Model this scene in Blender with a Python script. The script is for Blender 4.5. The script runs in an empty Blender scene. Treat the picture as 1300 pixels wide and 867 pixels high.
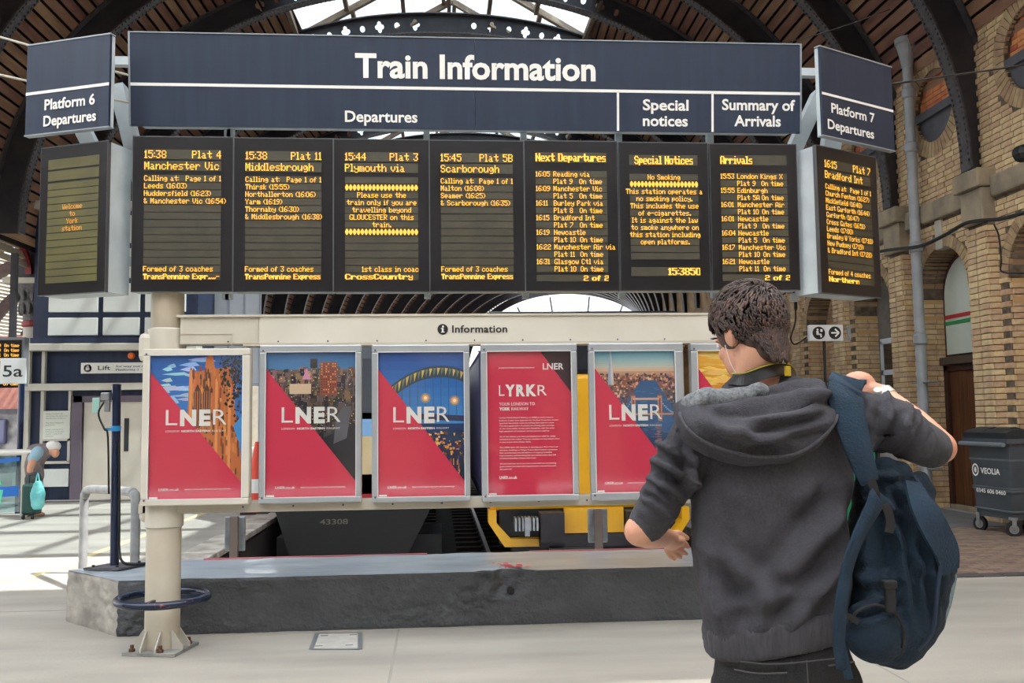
import bpy, bmesh, math, random
import numpy as np
from mathutils import Vector, Matrix, noise
random.seed(7)
SC = bpy.context.scene
COL = SC.collection
rad = math.radians

# ------------------------------------------------------------------ camera
F, CX, CY, H = 1200.0, 650.0, 433.5, 1.5
YAW, PITCH, ROLL = rad(4.5), rad(4.6), rad(0.72)
_f = Vector((math.sin(YAW)*math.cos(PITCH), math.cos(YAW)*math.cos(PITCH), math.sin(PITCH)))
_r0 = Vector((math.cos(YAW), -math.sin(YAW), 0))
_u0 = _r0.cross(_f)
_r = _r0*math.cos(ROLL) - _u0*math.sin(ROLL)
_u = _u0*math.cos(ROLL) + _r0*math.sin(ROLL)
cam_data = bpy.data.cameras.new('camera')
cam_data.sensor_width = 36.0
cam_data.lens = F/1300.0*36.0
cam_data.clip_start = 0.05
cam_data.clip_end = 500
cam = bpy.data.objects.new('camera', cam_data)
COL.objects.link(cam)
cam.matrix_world = Matrix(((_r.x, _u.x, -_f.x, 0), (_r.y, _u.y, -_f.y, 0), (_r.z, _u.z, -_f.z, H), (0, 0, 0, 1)))
SC.camera = cam

# ------------------------------------------------------------------ world, sun, exposure
w = bpy.data.worlds.new('sky')
SC.world = w
w.use_nodes = True
bgn = w.node_tree.nodes['Background']
bgn.inputs[0].default_value = (0.90, 0.95, 1.0, 1)
bgn.inputs[1].default_value = 2.6
sun_data = bpy.data.lights.new('sun', 'SUN')
sun_data.energy = 9.0
sun_data.angle = rad(0.6)
sun_data.color = (1.0, 0.96, 0.90)
sun = bpy.data.objects.new('sun', sun_data)
COL.objects.link(sun)
sun.rotation_euler = Vector((-0.62, 0.10, -1.0)).to_track_quat('-Z', 'Y').to_euler()
SC.view_settings.view_transform = 'Standard'
SC.view_settings.look = 'None'
SC.view_settings.gamma = 1
SC.view_settings.exposure = 0.35
SC.view_settings.use_curve_mapping = False

# ------------------------------------------------------------------ pixel -> world point on a real plane (1300x867 frame)
def at(px, py, X=None, Y=None, Z=None):
    d = _f + _r*((px-CX)/F) - _u*((py-CY)/F)
    if X is not None: t = X/d.x
    elif Y is not None: t = Y/d.y
    else: t = (Z-H)/d.z
    return Vector((0, 0, H)) + d*t

# ------------------------------------------------------------------ materials
def srgb(c):
    def f(v):
        v = v/255.0
        return v/12.92 if v <= 0.04045 else ((v+0.055)/1.055)**2.4
    return (f(c[0]), f(c[1]), f(c[2]), 1)

MATS = {}
def mat(name, c, rough=0.6, metal=0.0, c2=None, scale=6.0, bump=0.0, bscale=40.0, rnd=0.0, stretch=None,
        detail=6, contrast=(0.35, 0.65), coat=0.0, spec=0.5):
    """procedural surface: base colour c mixed with c2 by noise, optional fine bump and per-piece variation"""
    if name in MATS: return MATS[name]
    m = bpy.data.materials.new(name); MATS[name] = m
    m.use_nodes = True
    nt = m.node_tree; N = nt.nodes; L = nt.links
    b = N['Principled BSDF']
    b.inputs['Roughness'].default_value = rough
    b.inputs['Metallic'].default_value = metal
    b.inputs['Specular IOR Level'].default_value = spec
    if coat: b.inputs['Coat Weight'].default_value = coat; b.inputs['Coat Roughness'].default_value = 0.08
    tc = N.new('ShaderNodeTexCoord')
    mp = N.new('ShaderNodeMapping'); L.new(tc.outputs['Object'], mp.inputs[0])
    if stretch: mp.inputs['Scale'].default_value = stretch
    col = srgb(c); out = None
    if c2 is not None:
        n = N.new('ShaderNodeTexNoise'); n.inputs['Scale'].default_value = scale; n.inputs['Detail'].default_value = detail
        L.new(mp.outputs[0], n.inputs['Vector'])
        r = N.new('ShaderNodeValToRGB'); r.color_ramp.elements[0].position = contrast[0]; r.color_ramp.elements[1].position = contrast[1]
        r.color_ramp.elements[0].color = col; r.color_ramp.elements[1].color = srgb(c2)
        L.new(n.outputs['Fac'], r.inputs[0]); out = r.outputs[0]
    if rnd > 0:
        oi = N.new('ShaderNodeObjectInfo'); gi = N.new('ShaderNodeNewGeometry')
        ad = N.new('ShaderNodeMath'); ad.operation = 'ADD'
        L.new(oi.outputs['Random'], ad.inputs[0]); L.new(gi.outputs['Random Per Island'], ad.inputs[1])
        fr = N.new('ShaderNodeMath'); fr.operation = 'FRACT'; L.new(ad.outputs[0], fr.inputs[0])
        mr = N.new('ShaderNodeMapRange'); L.new(fr.outputs[0], mr.inputs[0])
        mr.inputs['To Min'].default_value = 1-rnd; mr.inputs['To Max'].default_value = 1+rnd
        hs = N.new('ShaderNodeHueSaturation')
        if out is not None: L.new(out, hs.inputs['Color'])
        else: hs.inputs['Color'].default_value = col
        L.new(mr.outputs[0], hs.inputs['Value'])
        m2 = N.new('ShaderNodeMapRange'); L.new(fr.outputs[0], m2.inputs[0])
        m2.inputs['To Min'].default_value = 0.5-0.03*rnd/0.25; m2.inputs['To Max'].default_value = 0.5+0.012
        L.new(m2.outputs[0], hs.inputs['Hue'])
        out = hs.outputs[0]
    if out is not None: L.new(out, b.inputs['Base Color'])
    else: b.inputs['Base Color'].default_value = col
    if bump > 0:
        n = N.new('ShaderNodeTexNoise'); n.inputs['Scale'].default_value = bscale; n.inputs['Detail'].default_value = 8
        L.new(mp.outputs[0], n.inputs['Vector'])
        bp = N.new('ShaderNodeBump'); bp.inputs['Strength'].default_value = bump; bp.inputs['Distance'].default_value = 0.02
        L.new(n.outputs['Fac'], bp.inputs['Height']); L.new(bp.outputs[0], b.inputs['Normal'])
    return m

def emis(name, c, s):
    if name in MATS: return MATS[name]
    m = bpy.data.materials.new(name); MATS[name] = m; m.use_nodes = True
    b = m.node_tree.nodes['Principled BSDF']
    b.inputs['Base Color'].default_value = (0.02, 0.01, 0, 1)
    b.inputs['Emission Color'].default_value = srgb(c); b.inputs['Emission Strength'].default_value = s
    return m

def glass(name, tint=(235, 242, 245), clear=0.85, rough=0.03):
    if name in MATS: return MATS[name]
    m = bpy.data.materials.new(name); MATS[name] = m; m.use_nodes = True
    N = m.node_tree.nodes; L = m.node_tree.links
    N.remove(N['Principled BSDF'])
    t = N.new('ShaderNodeBsdfTransparent'); t.inputs[0].default_value = srgb(tint)
    g = N.new('ShaderNodeBsdfGlossy'); g.inputs['Roughness'].default_value = rough
    fr = N.new('ShaderNodeLayerWeight'); fr.inputs[0].default_value = 0.5
    pw = N.new('ShaderNodeMath'); pw.operation = 'POWER'; L.new(fr.outputs['Facing'], pw.inputs[0]); pw.inputs[1].default_value = 5.0
    ml = N.new('ShaderNodeMath'); ml.operation = 'MULTIPLY'; L.new(pw.outputs[0], ml.inputs[0]); ml.inputs[1].default_value = 0.6
    ad = N.new('ShaderNodeMath'); ad.operation = 'ADD'; L.new(ml.outputs[0], ad.inputs[0]); ad.inputs[1].default_value = 1-clear
    x = N.new('ShaderNodeMixShader'); L.new(ad.outputs[0], x.inputs[0]); L.new(t.outputs[0], x.inputs[1]); L.new(g.outputs[0], x.inputs[2])
    L.new(x.outputs[0], N['Material Output'].inputs[0])
    return m

def vcol(name, rough=0.5):
    """printed picture: colours stored per face"""
    if name in MATS: return MATS[name]
    m = bpy.data.materials.new(name); MATS[name] = m; m.use_nodes = True
    N = m.node_tree.nodes; L = m.node_tree.links
    a = N.new('ShaderNodeAttribute'); a.attribute_name = 'print'
    L.new(a.outputs['Color'], N['Principled BSDF'].inputs['Base Color'])
    N['Principled BSDF'].inputs['Roughness'].default_value = rough
    return m

# ------------------------------------------------------------------ mesh builder
class MB:
    def __init__(s): s.v = []; s.f = []; s.smooth = False; s.fc = None
    def add(s, vs, fs):
        o = len(s.v); s.v += [tuple(p) for p in vs]; s.f += [tuple(i+o for i in f) for f in fs]
        return s
    def box(s, c, d, R=None):
        x, y, z = d[0]/2, d[1]/2, d[2]/2
        vs = [Vector((a*x, b*y, e*z)) for a in (-1, 1) for b in (-1, 1) for e in (-1, 1)]
        if R is not None: vs = [R @ v for v in vs]
        c = Vector(c)
        return s.add([v+c for v in vs], [(0, 1, 3, 2), (4, 6, 7, 5), (0, 4, 5, 1), (2, 3, 7, 6), (0, 2, 6, 4), (1, 5, 7, 3)])
    def b2(s, a, b):
        return s.box([(a[i]+b[i])/2 for i in range(3)], [abs(a[i]-b[i]) for i in range(3)])
    def bev(s, a, b, r=0.01):
        """box with chamfered edges between corners a and b"""
        bm = bmesh.new(); bmesh.ops.create_cube(bm, size=1)
        c = Vector([(a[i]+b[i])/2 for i in range(3)]); d = [abs(a[i]-b[i]) for i in range(3)]
        for v in bm.verts: v.co = Vector((v.co.x*d[0], v.co.y*d[1], v.co.z*d[2])) + c
        r = min(r, min(d)*0.45)
        bmesh.ops.bevel(bm, geom=bm.edges[:], offset=r, segments=2, affect='EDGES', profile=0.5)
        bm.verts.index_update()
        s.add([v.co for v in bm.verts], [[v.index for v in f.verts] for f in bm.faces]); bm.free()
        return s
    def slab(s, quad, n, t):
        """quad (4 points) extruded by thickness t along -n"""
        n = Vector(n).normalized(); q = [Vector(p) for p in quad]; k = len(q)
        vs = q + [p-n*t for p in q]
        fs = [tuple(range(k)), tuple(range(2*k-1, k-1, -1))] + [(i, i+k, (i+1) % k+k, (i+1) % k) for i in range(k)]
        return s.add(vs, fs)
    def bar(s, p, q, w_, h_, up=(0, 0, 1)):
        p = Vector(p); q = Vector(q); d = (q-p); l = d.length; d.normalize()
        up = Vector(up)
        if abs(d.dot(up)) > 0.98: up = Vector((0, 1, 0))
        x = d.cross(up).normalized(); z = x.cross(d)
        R = Matrix((x, d, z)).transposed()
        return s.box((p+q)/2, (w_, l, h_), R)
    def tube(s, pts, r, n=10, caps=True):
        pts = [Vector(p) for p in pts]; m = len(pts)
        rs = r if isinstance(r, (list, tuple)) else [r]*m
        o = len(s.v); prev = None
        for i, p in enumerate(pts):
            d = (pts[min(i+1, m-1)]-pts[max(i-1, 0)]).normalized()
            if prev is None:
                a = Vector((0, 0, 1)) if abs(d.z) < 0.9 else Vector((1, 0, 0))
                x = d.cross(a).normalized()
            else:
                x = (prev - d*prev.dot(d)).normalized()
            prev = x; y = d.cross(x)
            for k in range(n):
                a = 2*math.pi*k/n
                s.v.append(tuple(p + (x*math.cos(a)+y*math.sin(a))*rs[i]))
        for i in range(m-1):
            for k in range(n):
                s.f.append((o+i*n+k, o+i*n+(k+1) % n, o+(i+1)*n+(k+1) % n, o+(i+1)*n+k))
        if caps:
            s.f.append(tuple(o+k for k in range(n-1, -1, -1))); s.f.append(tuple(o+(m-1)*n+k for k in range(n)))
        return s
    def lathe(s, c, prof, n=20, axis='z'):
        c = Vector(c); o = len(s.v); m = len(prof)
        for (r, h) in prof:
            for k in range(n):
                a = 2*math.pi*k/n
                v = Vector((r*math.cos(a), r*math.sin(a), h))
                if axis == 'x': v = Vector((v.z, v.x, v.y))
                if axis == 'y': v = Vector((v.y, v.z, v.x))
                s.v.append(tuple(c+v))
        for i in range(m-1):
            for k in range(n):
                s.f.append((o+i*n+k, o+i*n+(k+1) % n, o+(i+1)*n+(k+1) % n, o+(i+1)*n+k))
        s.f.append(tuple(o+k for k in range(n-1, -1, -1))); s.f.append(tuple(o+(m-1)*n+k for k in range(n)))
        return s
    def ell(s, c, r, n=14, m=9, R=None):
        c = Vector(c); o = len(s.v)
        for i in range(m+1):
            t = math.pi*i/m
            for k in range(n):
                a = 2*math.pi*k/n
                v = Vector((r[0]*math.sin(t)*math.cos(a), r[1]*math.sin(t)*math.sin(a), r[2]*math.cos(t)))
                if R is not None: v = R @ v
                s.v.append(tuple(c+v))
        for i in range(m):
            for k in range(n):
                s.f.append((o+i*n+k, o+(i+1)*n+k, o+(i+1)*n+(k+1) % n, o+i*n+(k+1) % n))
        return s
    def loft(s, rings, caps=True):
        o = len(s.v); n = len(rings[0])
        for r in rings: s.v += [tuple(p) for p in r]
        for i in range(len(rings)-1):
            for k in range(n):
                s.f.append((o+i*n+k, o+i*n+(k+1) % n, o+(i+1)*n+(k+1) % n, o+(i+1)*n+k))
        if caps:
            s.f.append(tuple(o+k for k in range(n-1, -1, -1))); s.f.append(tuple(o+(len(rings)-1)*n+k for k in range(n)))
        return s
    def mesh(s, name, m, smooth=False):
        me = bpy.data.meshes.new(name); me.from_pydata(s.v, [], s.f)
        if m is not None:
            for x in (m if isinstance(m, (list, tuple)) else [m]): me.materials.append(x)
        if smooth: me.shade_smooth()
        me.update()
        return me
    def each(s, name, m, parent=None, smooth=False, label=None):
        """one object per connected piece"""
        n = len(s.v); par = list(range(n))
        def fd(i):
            while par[i] != i: par[i] = par[par[i]]; i = par[i]
            return i
        for f in s.f:
            r = fd(f[0])
            for i in f[1:]: par[fd(i)] = r
        grp = {}
        for f in s.f: grp.setdefault(fd(f[0]), []).append(f)
        out = None
        for fs in grp.values():
            ids = sorted(set(i for f in fs for i in f)); mp = {g: k for k, g in enumerate(ids)}
            q = MB(); q.v = [s.v[i] for i in ids]; q.f = [tuple(mp[i] for i in f) for f in fs]
            out = q.build(name, m, parent, smooth, label)
        return out
    def build(s, name, m, parent=None, smooth=False, label=None, fix=True):
        me = s.mesh(name, m, smooth)
        if fix:
            bm = bmesh.new(); bm.from_mesh(me); bmesh.ops.recalc_face_normals(bm, faces=bm.faces[:]); bm.to_mesh(me); bm.free()
        o = bpy.data.objects.new(name, me)
        return put(o, parent, label)

def put(o, parent=None, label=None):
    COL.objects.link(o)
    if parent is not None:
        o.parent = parent
        o.matrix_parent_inverse = wm(parent).inverted()
    if label: o['label'] = label
    return o

def wm(o):
    m = o.matrix_basis.copy()
    if o.parent is not None: m = wm(o.parent) @ o.matrix_parent_inverse @ m
    return m

def thing(name, label, cat, loc=(0, 0, 0), group=None):
    o = bpy.data.objects.new(name, None); COL.objects.link(o)
    o.empty_display_size = 0.1
    o.location = loc; o['label'] = label; o['category'] = cat
    if group: o['group'] = group
    return o

def tag(o, label=None, cat=None, group=None, kind=None):
    if label: o['label'] = label
    if cat: o['category'] = cat
    if group: o['group'] = group
    if kind: o['kind'] = kind
    return o

def structure(name, label=None, cat=None):
    o = bpy.data.objects.new(name, None); COL.objects.link(o)
    o['kind'] = 'structure'
    if label: o['label'] = label
    if cat: o['category'] = cat
    return o

def smooth_angle(o, deg=35):
    me = o.data
    me.shade_smooth()
    try: me.set_sharp_from_angle(angle=rad(deg))
    except Exception: pass
    return o

# ------------------------------------------------------------------ flat panel with pixel lookup, lettering
class Panel:
    """a flat rectangle: o = top-left corner, ex = unit vector along it, w = width, ez = unit up, h = height, n = facing normal"""
    def __init__(s, o, right, w_, h_, up=(0, 0, 1)):
        s.o = Vector(o); s.ex = Vector(right).normalized(); s.ez = Vector(up).normalized(); s.w = w_; s.h = h_
        s.n = s.ex.cross(s.ez).normalized()
        if s.n.y > 0: s.n = -s.n
    def P(s, u, v, off=0.0): return s.o + s.ex*(u*s.w) - s.ez*(v*s.h) + s.n*off
    def uv(s, px, py):
        d = _f + _r*((px-CX)/F) - _u*((py-CY)/F); c = Vector((0, 0, H))
        t = (s.o-c).dot(s.n)/d.dot(s.n); p = c+d*t-s.o
        return p.dot(s.ex)/s.w, -p.dot(s.ez)/s.h
    def quad(s, u0, v0, u1, v1, off=0.0): return [s.P(u0, v0, off), s.P(u1, v0, off), s.P(u1, v1, off), s.P(u0, v1, off)]

def text_mesh(string, bold=0.0, spacing=1.0):
    cu = bpy.data.curves.new('t', 'FONT'); cu.body = string; cu.size = 1.0; cu.offset = bold; cu.space_character = spacing
    cu.resolution_u = 3
    o = bpy.data.objects.new('t', cu); COL.objects.link(o)
    me = bpy.data.meshes.new_from_object(o)
    COL.objects.unlink(o); bpy.data.objects.remove(o)
    return me

def lettering(string, pan, u0, v_base, capf, m, parent, bold=0.0, u1=None, align='L', off=0.004, name='lettering', spacing=1.0, shear=0.0, label=None):
    """text on a Panel: baseline at v_base, cap height capf (fraction of the panel height); u1 stretches it to a right edge"""
    me = text_mesh(string, bold, spacing)
    co = np.empty(len(me.vertices)*3); me.vertices.foreach_get('co', co); co = co.reshape(-1, 3)
    if len(co) == 0: return None
    x0, x1 = co[:, 0].min(), co[:, 0].max()
    s = capf*pan.h/0.73
    wd = (x1-x0)*s
    sx = s
    if u1 is not None: sx = (u1-u0)*pan.w/(x1-x0); wd = (x1-x0)*sx
    left = u0*pan.w
    if align == 'C' and u1 is None: left -= wd/2
    if align == 'R' and u1 is None: left -= wd
    base = pan.o + pan.ex*left - pan.ez*(v_base*pan.h) + pan.n*off
    out = [base + pan.ex*((c[0]-x0)*sx) + pan.ez*(c[1]*s) for c in co]
    me.vertices.foreach_set('co', np.array([tuple(p) for p in out]).ravel())
    me.materials.clear(); me.materials.append(m); me.name = name
    o = bpy.data.objects.new(name, me); put(o, parent, label)
    return o

def ptext(string, pan, pxl, pxr, pyb, cap_px, m, parent, bold=0.0, **k):
    """text given by its left and right edge, baseline and cap height in photograph pixels"""
    pyb2 = k.pop('pyb2', pyb)
    u0, v0 = pan.uv(pxl, pyb); u1, v1 = pan.uv(pxr, pyb2)
    _, vt = pan.uv(pxl, pyb-cap_px)
    return lettering(string, pan, u0, (v0+v1)/2, v0-vt, m, parent, bold, u1=u1, **k)

FONT = ("0000000000 00005F0000 0007000700 147F147F14 242A7F2A12 2313086462 3649562050 0008070300 001C224100 0041221C00 2A1C7F1C2A 08083E0808 0080703000 0808080808 0000606000 2010080402 "
 "3E4141413E 00427F4000 7249494946 2141494D33 1814127F10 2745454539 3C4A494931 4121110907 3649494936 464949291E 0000240000 0040340000 0008142241 1414141414 0041221408 0201590906 3E415D594E "
 "7E1111117E 7F49494936 3E41414122 7F4141413E 7F49494941 7F09090901 3E41415173 7F0808087F 00417F4100 2040413F01 7F08142241 7F40404040 7F021C027F 7F0408107F 3E4141413E 7F09090906 3E4151215E 7F09192946 2649494932 03017F0103 3F4040403F 1F2040201F 3F4038403F 6314081463 0304780403 6159494D43 "
 "007F414141 0204081020 004141417F 0402010204 4040404040 0003070800 2054547840 7F28444438 3844444428 384444287F 3854545418 00087E0902 18A4A49C78 7F08040478 00447D4000 2040403D00 7F10284400 00417F4000 7C04780478 7C08040478 3844444438 FC18242418 18242418FC 7C08040408 4854545424 04043F4424 3C4040207C 1C2040201C 3C4030403C 4428102844 4C9090907C 4464544C44 0008364100 0000770000 0041360800 4020404020").split()
def glyph(ch):
    h = FONT[ord(ch)-32]; cols = [int(h[i:i+2], 16) for i in range(0, 10, 2)]
    if ch == ' ': return [0, 0, 0]
    while cols and cols[0] == 0: cols = cols[1:]
    while cols and cols[-1] == 0: cols = cols[:-1]
    return cols
def dots(string):
    out = []
    for ch in string: out += glyph(ch)+[0]
    return out[:-1]
def led_text(string, pan, u0, u1, v_top, hfrac, m, parent, align='L', bold=False, width=None):
    """dot-matrix line: 7 dots high inside height hfrac of the panel"""
    cols = dots(string); n = len(cols)
    if bold: cols = [cols[min(i, n-1)] | cols[max(i-1, 0)] for i in range(n)]
    dz = hfrac/7.0; du = dz*pan.h/pan.w*0.80
    if width: du = width/n
    if align == 'C': u0 = (u0+u1)/2 - n*du/2
    if align == 'R': u0 = u1 - n*du
    b = MB()
    for i, c in enumerate(cols):
        r = 0
        while r < 8:
            if c >> r & 1:
                e = r
                while e < 8 and c >> e & 1: e += 1
                b.add(pan.quad(u0+i*du, v_top+r*dz+dz*0.1, u0+(i+(1.12 if not bold else 1.0))*du, v_top+e*dz-dz*0.1, 0.006), [(0, 1, 2, 3)])
                r = e
            else: r += 1
    if b.v: b.build('lettering', m, parent, fix=False)

# ------------------------------------------------------------------ organic bodies
def capsule(b, p, q, r0, r1, n=14):
    p = Vector(p); q = Vector(q); d = (q-p); L_ = d.length; d = d.normalized()
    rings = []; rr = []
    for i in range(5):
        a = math.pi/2*(1-i/4.0); rings.append(p - d*(r0*math.sin(a))); rr.append(max(r0*math.cos(a), 0.0005))
    for i in range(5):
        a = math.pi/2*(i/4.0); rings.append(q + d*(r1*math.sin(a))); rr.append(max(r1*math.cos(a), 0.0005))
    b.tube(rings, rr, n)
def chain(b, pts, rs, n=14):
    for i in range(len(pts)-1): capsule(b, pts[i], pts[i+1], rs[i], rs[i+1], n)

def organic(name, b, m, parent, voxel=0.008, smooth=6, post=None, label=None):
    """closed overlapping shapes in b fused to ONE continuous skin (voxel remesh), relaxed, then displaced by post(co, no)"""
    me = b.mesh('tmp', None)
    bm = bmesh.new(); bm.from_mesh(me); bmesh.ops.recalc_face_normals(bm, faces=bm.faces[:]); bm.to_mesh(me); bm.free()
    o = bpy.data.objects.new('tmp', me); COL.objects.link(o)
    r = o.modifiers.new('r', 'REMESH'); r.mode = 'VOXEL'; r.voxel_size = voxel
    if smooth:
        s = o.modifiers.new('s', 'SMOOTH'); s.iterations = smooth; s.factor = 0.6
    dg = bpy.context.evaluated_depsgraph_get(); dg.update()
    out = bpy.data.meshes.new_from_object(o.evaluated_get(dg), depsgraph=dg)
    bpy.data.objects.remove(o); out.name = name
    if post is not None:
        n = len(out.vertices)
        co = np.empty(n*3); out.vertices.foreach_get('co', co); co = co.reshape(-1, 3)
        no = np.empty(n*3); out.vertices.foreach_get('normal', no); no = no.reshape(-1, 3)
        co = post(co, no); out.vertices.foreach_set('co', co.ravel())
    out.materials.clear(); out.materials.append(m); out.shade_smooth(); out.update()
    ob = bpy.data.objects.new(name, out)
    return put(ob, parent, label)

def ribbon(pts, ws, t=0.004, side=None, nrm=None):
    """strap along pts: side vectors across, thickness t"""
    b = MB(); rings = []
    pts = [Vector(p) for p in pts]; k = len(pts)
    for i, p in enumerate(pts):
        d = (pts[min(i+1, k-1)]-pts[max(i-1, 0)]).normalized()
        n_ = Vector(nrm[i] if isinstance(nrm, list) else nrm)
        sx = d.cross(n_).normalized(); n2 = sx.cross(d).normalized()
        w_ = ws[i] if isinstance(ws, list) else ws
        rings.append([p-sx*w_/2-n2*t/2, p+sx*w_/2-n2*t/2, p+sx*w_/2+n2*t/2, p-sx*w_/2+n2*t/2])
    b.loft(rings)
    return b
def spline(pts, n=6):
    """Catmull-Rom through points"""
    P = [Vector(p) for p in pts]; P = [P[0]*2-P[1]] + P + [P[-1]*2-P[-2]]; out = []
    for i in range(1, len(P)-2):
        for j in range(n):
            t = j/n; a, b_, c, d = P[i-1], P[i], P[i+1], P[i+2]
            out.append(0.5*((2*b_)+(c-a)*t+(2*a-5*b_+4*c-d)*t*t+(3*b_-a-3*c+d)*t**3))
    out.append(P[-2]); return out

# ------------------------------------------------------------------ palette
M_floor = mat('concrete_floor', (168, 163, 154), 0.6, c2=(140, 136, 128), scale=1.6, bump=0.3, bscale=90, contrast=(0.3, 0.75), stretch=(0.35, 1.6, 1), detail=12)
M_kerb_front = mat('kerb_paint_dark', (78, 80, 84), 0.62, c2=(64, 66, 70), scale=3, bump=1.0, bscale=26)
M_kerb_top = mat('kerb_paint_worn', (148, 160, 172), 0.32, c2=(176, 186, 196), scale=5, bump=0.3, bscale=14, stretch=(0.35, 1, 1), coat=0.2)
M_bare = mat('bare_concrete', (172, 167, 158), 0.8, c2=(130, 126, 120), scale=4, bump=0.5, bscale=15)
M_coping = mat('coping_paint', (205, 200, 192), 0.75, c2=(150, 142, 132), scale=3.5, bump=0.3, bscale=20)
M_pit = mat('track_bed', (34, 32, 30), 0.95, c2=(52, 48, 44), scale=9, bump=1.0, bscale=22)
M_rail = mat('rail_steel', (120, 105, 92), 0.35, 1.0)
M_cream = mat('cream_paint', (206, 201, 189), 0.42, c2=(196, 190, 177), scale=2)
M_creamd = mat('cream_paint_aged', (190, 184, 170), 0.5, c2=(178, 170, 154), scale=3)
M_alu = mat('brushed_aluminium', (178, 182, 186), 0.38, 0.55, c2=(168, 172, 177), scale=4)
M_lgrey = mat('light_grey_paint', (188, 196, 198), 0.45, c2=(172, 180, 184), scale=5)
M_navy = mat('navy_sign', (22, 36, 58), 0.5, c2=(30, 44, 66), scale=2.5, stretch=(6, 1, 0.4))
M_white = mat('white_vinyl', (232, 230, 224), 0.5)
M_black = mat('black_plastic', (20, 20, 24), 0.22, coat=0.2)
M_bezel = mat('display_bezel', (19, 18, 22), 0.3, c2=(27, 27, 32), scale=2)
M_row = mat('unlit_led_rows', (70, 66, 52), 0.45, c2=(60, 57, 46), scale=8)
M_rowy = mat('unlit_led_rows_olive', (92, 87, 46), 0.5, c2=(80, 76, 44), scale=4)
M_led = emis('led_amber', (255, 184, 66), 1.45)
M_led2 = emis('led_amber_dim', (255, 172, 60), 0.85)
M_red = mat('poster_red', (210, 48, 78), 0.55)
M_blackink = mat('black_ink', (22, 22, 24), 0.5)
M_steel = mat('galvanised', (165, 168, 170), 0.35, 0.6, c2=(140, 143, 146), scale=10)
M_darkblue = mat('dark_blue_gloss', (22, 34, 62), 0.25, c2=(28, 40, 68), scale=6)
M_iron = mat('roof_iron', (40, 38, 44), 0.55, c2=(54, 50, 54), scale=4, bump=0.2, bscale=30)
M_plank = mat('roof_boards', (152, 116, 90), 0.8, c2=(120, 90, 70), scale=6, rnd=0.22, stretch=(1, 0.2, 1))
M_under = mat('roof_dark', (40, 30, 28), 0.9)
M_brick = mat('buff_brick', (216, 188, 148), 0.9, c2=(196, 164, 124), scale=8, rnd=0.13, bump=0.3, bscale=35)
M_brick2 = mat('sunlit_brick', (214, 140, 92), 0.9, c2=(196, 118, 76), scale=8, rnd=0.2)
M_mortar = mat('mortar', (124, 108, 90), 0.95, c2=(84, 72, 60), scale=9)
M_stone = mat('sandstone', (168, 150, 124), 0.9, c2=(132, 120, 104), scale=3, bump=0.4, bscale=18)
M_glass = glass('clear_glass')
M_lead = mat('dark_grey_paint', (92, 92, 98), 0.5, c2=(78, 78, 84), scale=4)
# ================================================================== THE SETTING
def bend(Y):
    """the train shed curves to the right in the distance"""
    return max(0.0, Y-14.0)**2/(2*162.0)

floor = structure('floor')
b = MB()
b.b2((-30, -7, -0.25), (8.4, 7.93, 0))                     # concourse
b.b2((-30, 7.93, -0.25), (-2.90, 90, 0))                   # platform on the left
b.each('concourse_slab', M_floor, floor)
b = MB(); b.b2((3.42, 7.93, -0.25), (20, 75, 0)); b.build('platform_slab', M_floor, floor)
b = MB()
b.b2((-2.95, 7.9, -1.1), (3.5, 80, -0.95))
b.build('track_bed', M_pit, floor)
b = MB(); b.b2((-2.62, 7.9, -1.0), (-2.52, 80, -0.06)); b.b2((3.34, 7.9, -1.0), (3.44, 80, -0.06))
b.each('platform_edge_wall', mat('pit_wall', (58, 52, 48), 0.95, c2=(40, 36, 34), scale=3), floor)
cp = MB()
y = 8.2; k = 0
while y < 60:
    l = 1.5
    cp = MB(); cp.bev((-2.92, y, -0.10), (-2.52, y+l-0.012, 0.012), 0.012)
    cp.build('coping_stone', M_coping, floor)
    if y > 8.6:
        cp = MB(); cp.bev((3.32, y, -0.10), (3.62, y+l-0.012, 0.012), 0.012); cp.build('coping_stone', mat('coping_grey', (150, 148, 142), 0.8, c2=(118, 114, 108), scale=4), floor)
    y += l; k += 1
for x in (-2.05, -0.62, 0.85, 2.28):
    b = MB(); b.b2((x-0.035, 8.2, -0.95), (x+0.035, 80, -0.80)); b.b2((x-0.07, 8.2, -0.95), (x+0.07, 80, -0.93)); b.build('rail', M_rail, floor)
sl = MB().b2((-1.25, -0.12, -0.06), (1.25, 0.12, 0.05)).mesh('sleeper', mat('sleeper_wood', (70, 60, 50), 0.9, c2=(48, 42, 38), scale=6))
for t in range(60):
    for x in (-1.33, 1.57):
        o = bpy.data.objects.new('sleeper', sl); o.location = (x, 8.7+t*0.7, -0.93); put(o, floor)
# joints and yellow line in the concourse floor
b = MB()
b.b2((-0.30, 3.6, 0), (-0.285, 6.95, 0.0022))
b.b2((-4.5, 5.0, 0), (7.5, 5.012, 0.0018)); b.b2((-9, 8.0, 0), (-2.95, 8.015, 0.002))
b.b2((2.6, 0.5, 0), (2.612, 6.9, 0.002))
b.each('floor_joint', mat('joint', (150, 146, 138), 0.9), floor)
b = MB(); b.slab([(-4.10, 7.4, 0.0025), (-4.0, 7.4, 0.0025), (-3.72, 19, 0.0025), (-3.82, 19, 0.0025)], (0, 0, 1), 0.0025)
b.build('yellow_line', mat('yellow_line', (214, 196, 140), 0.7, c2=(198, 186, 150), scale=12), floor)
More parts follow.
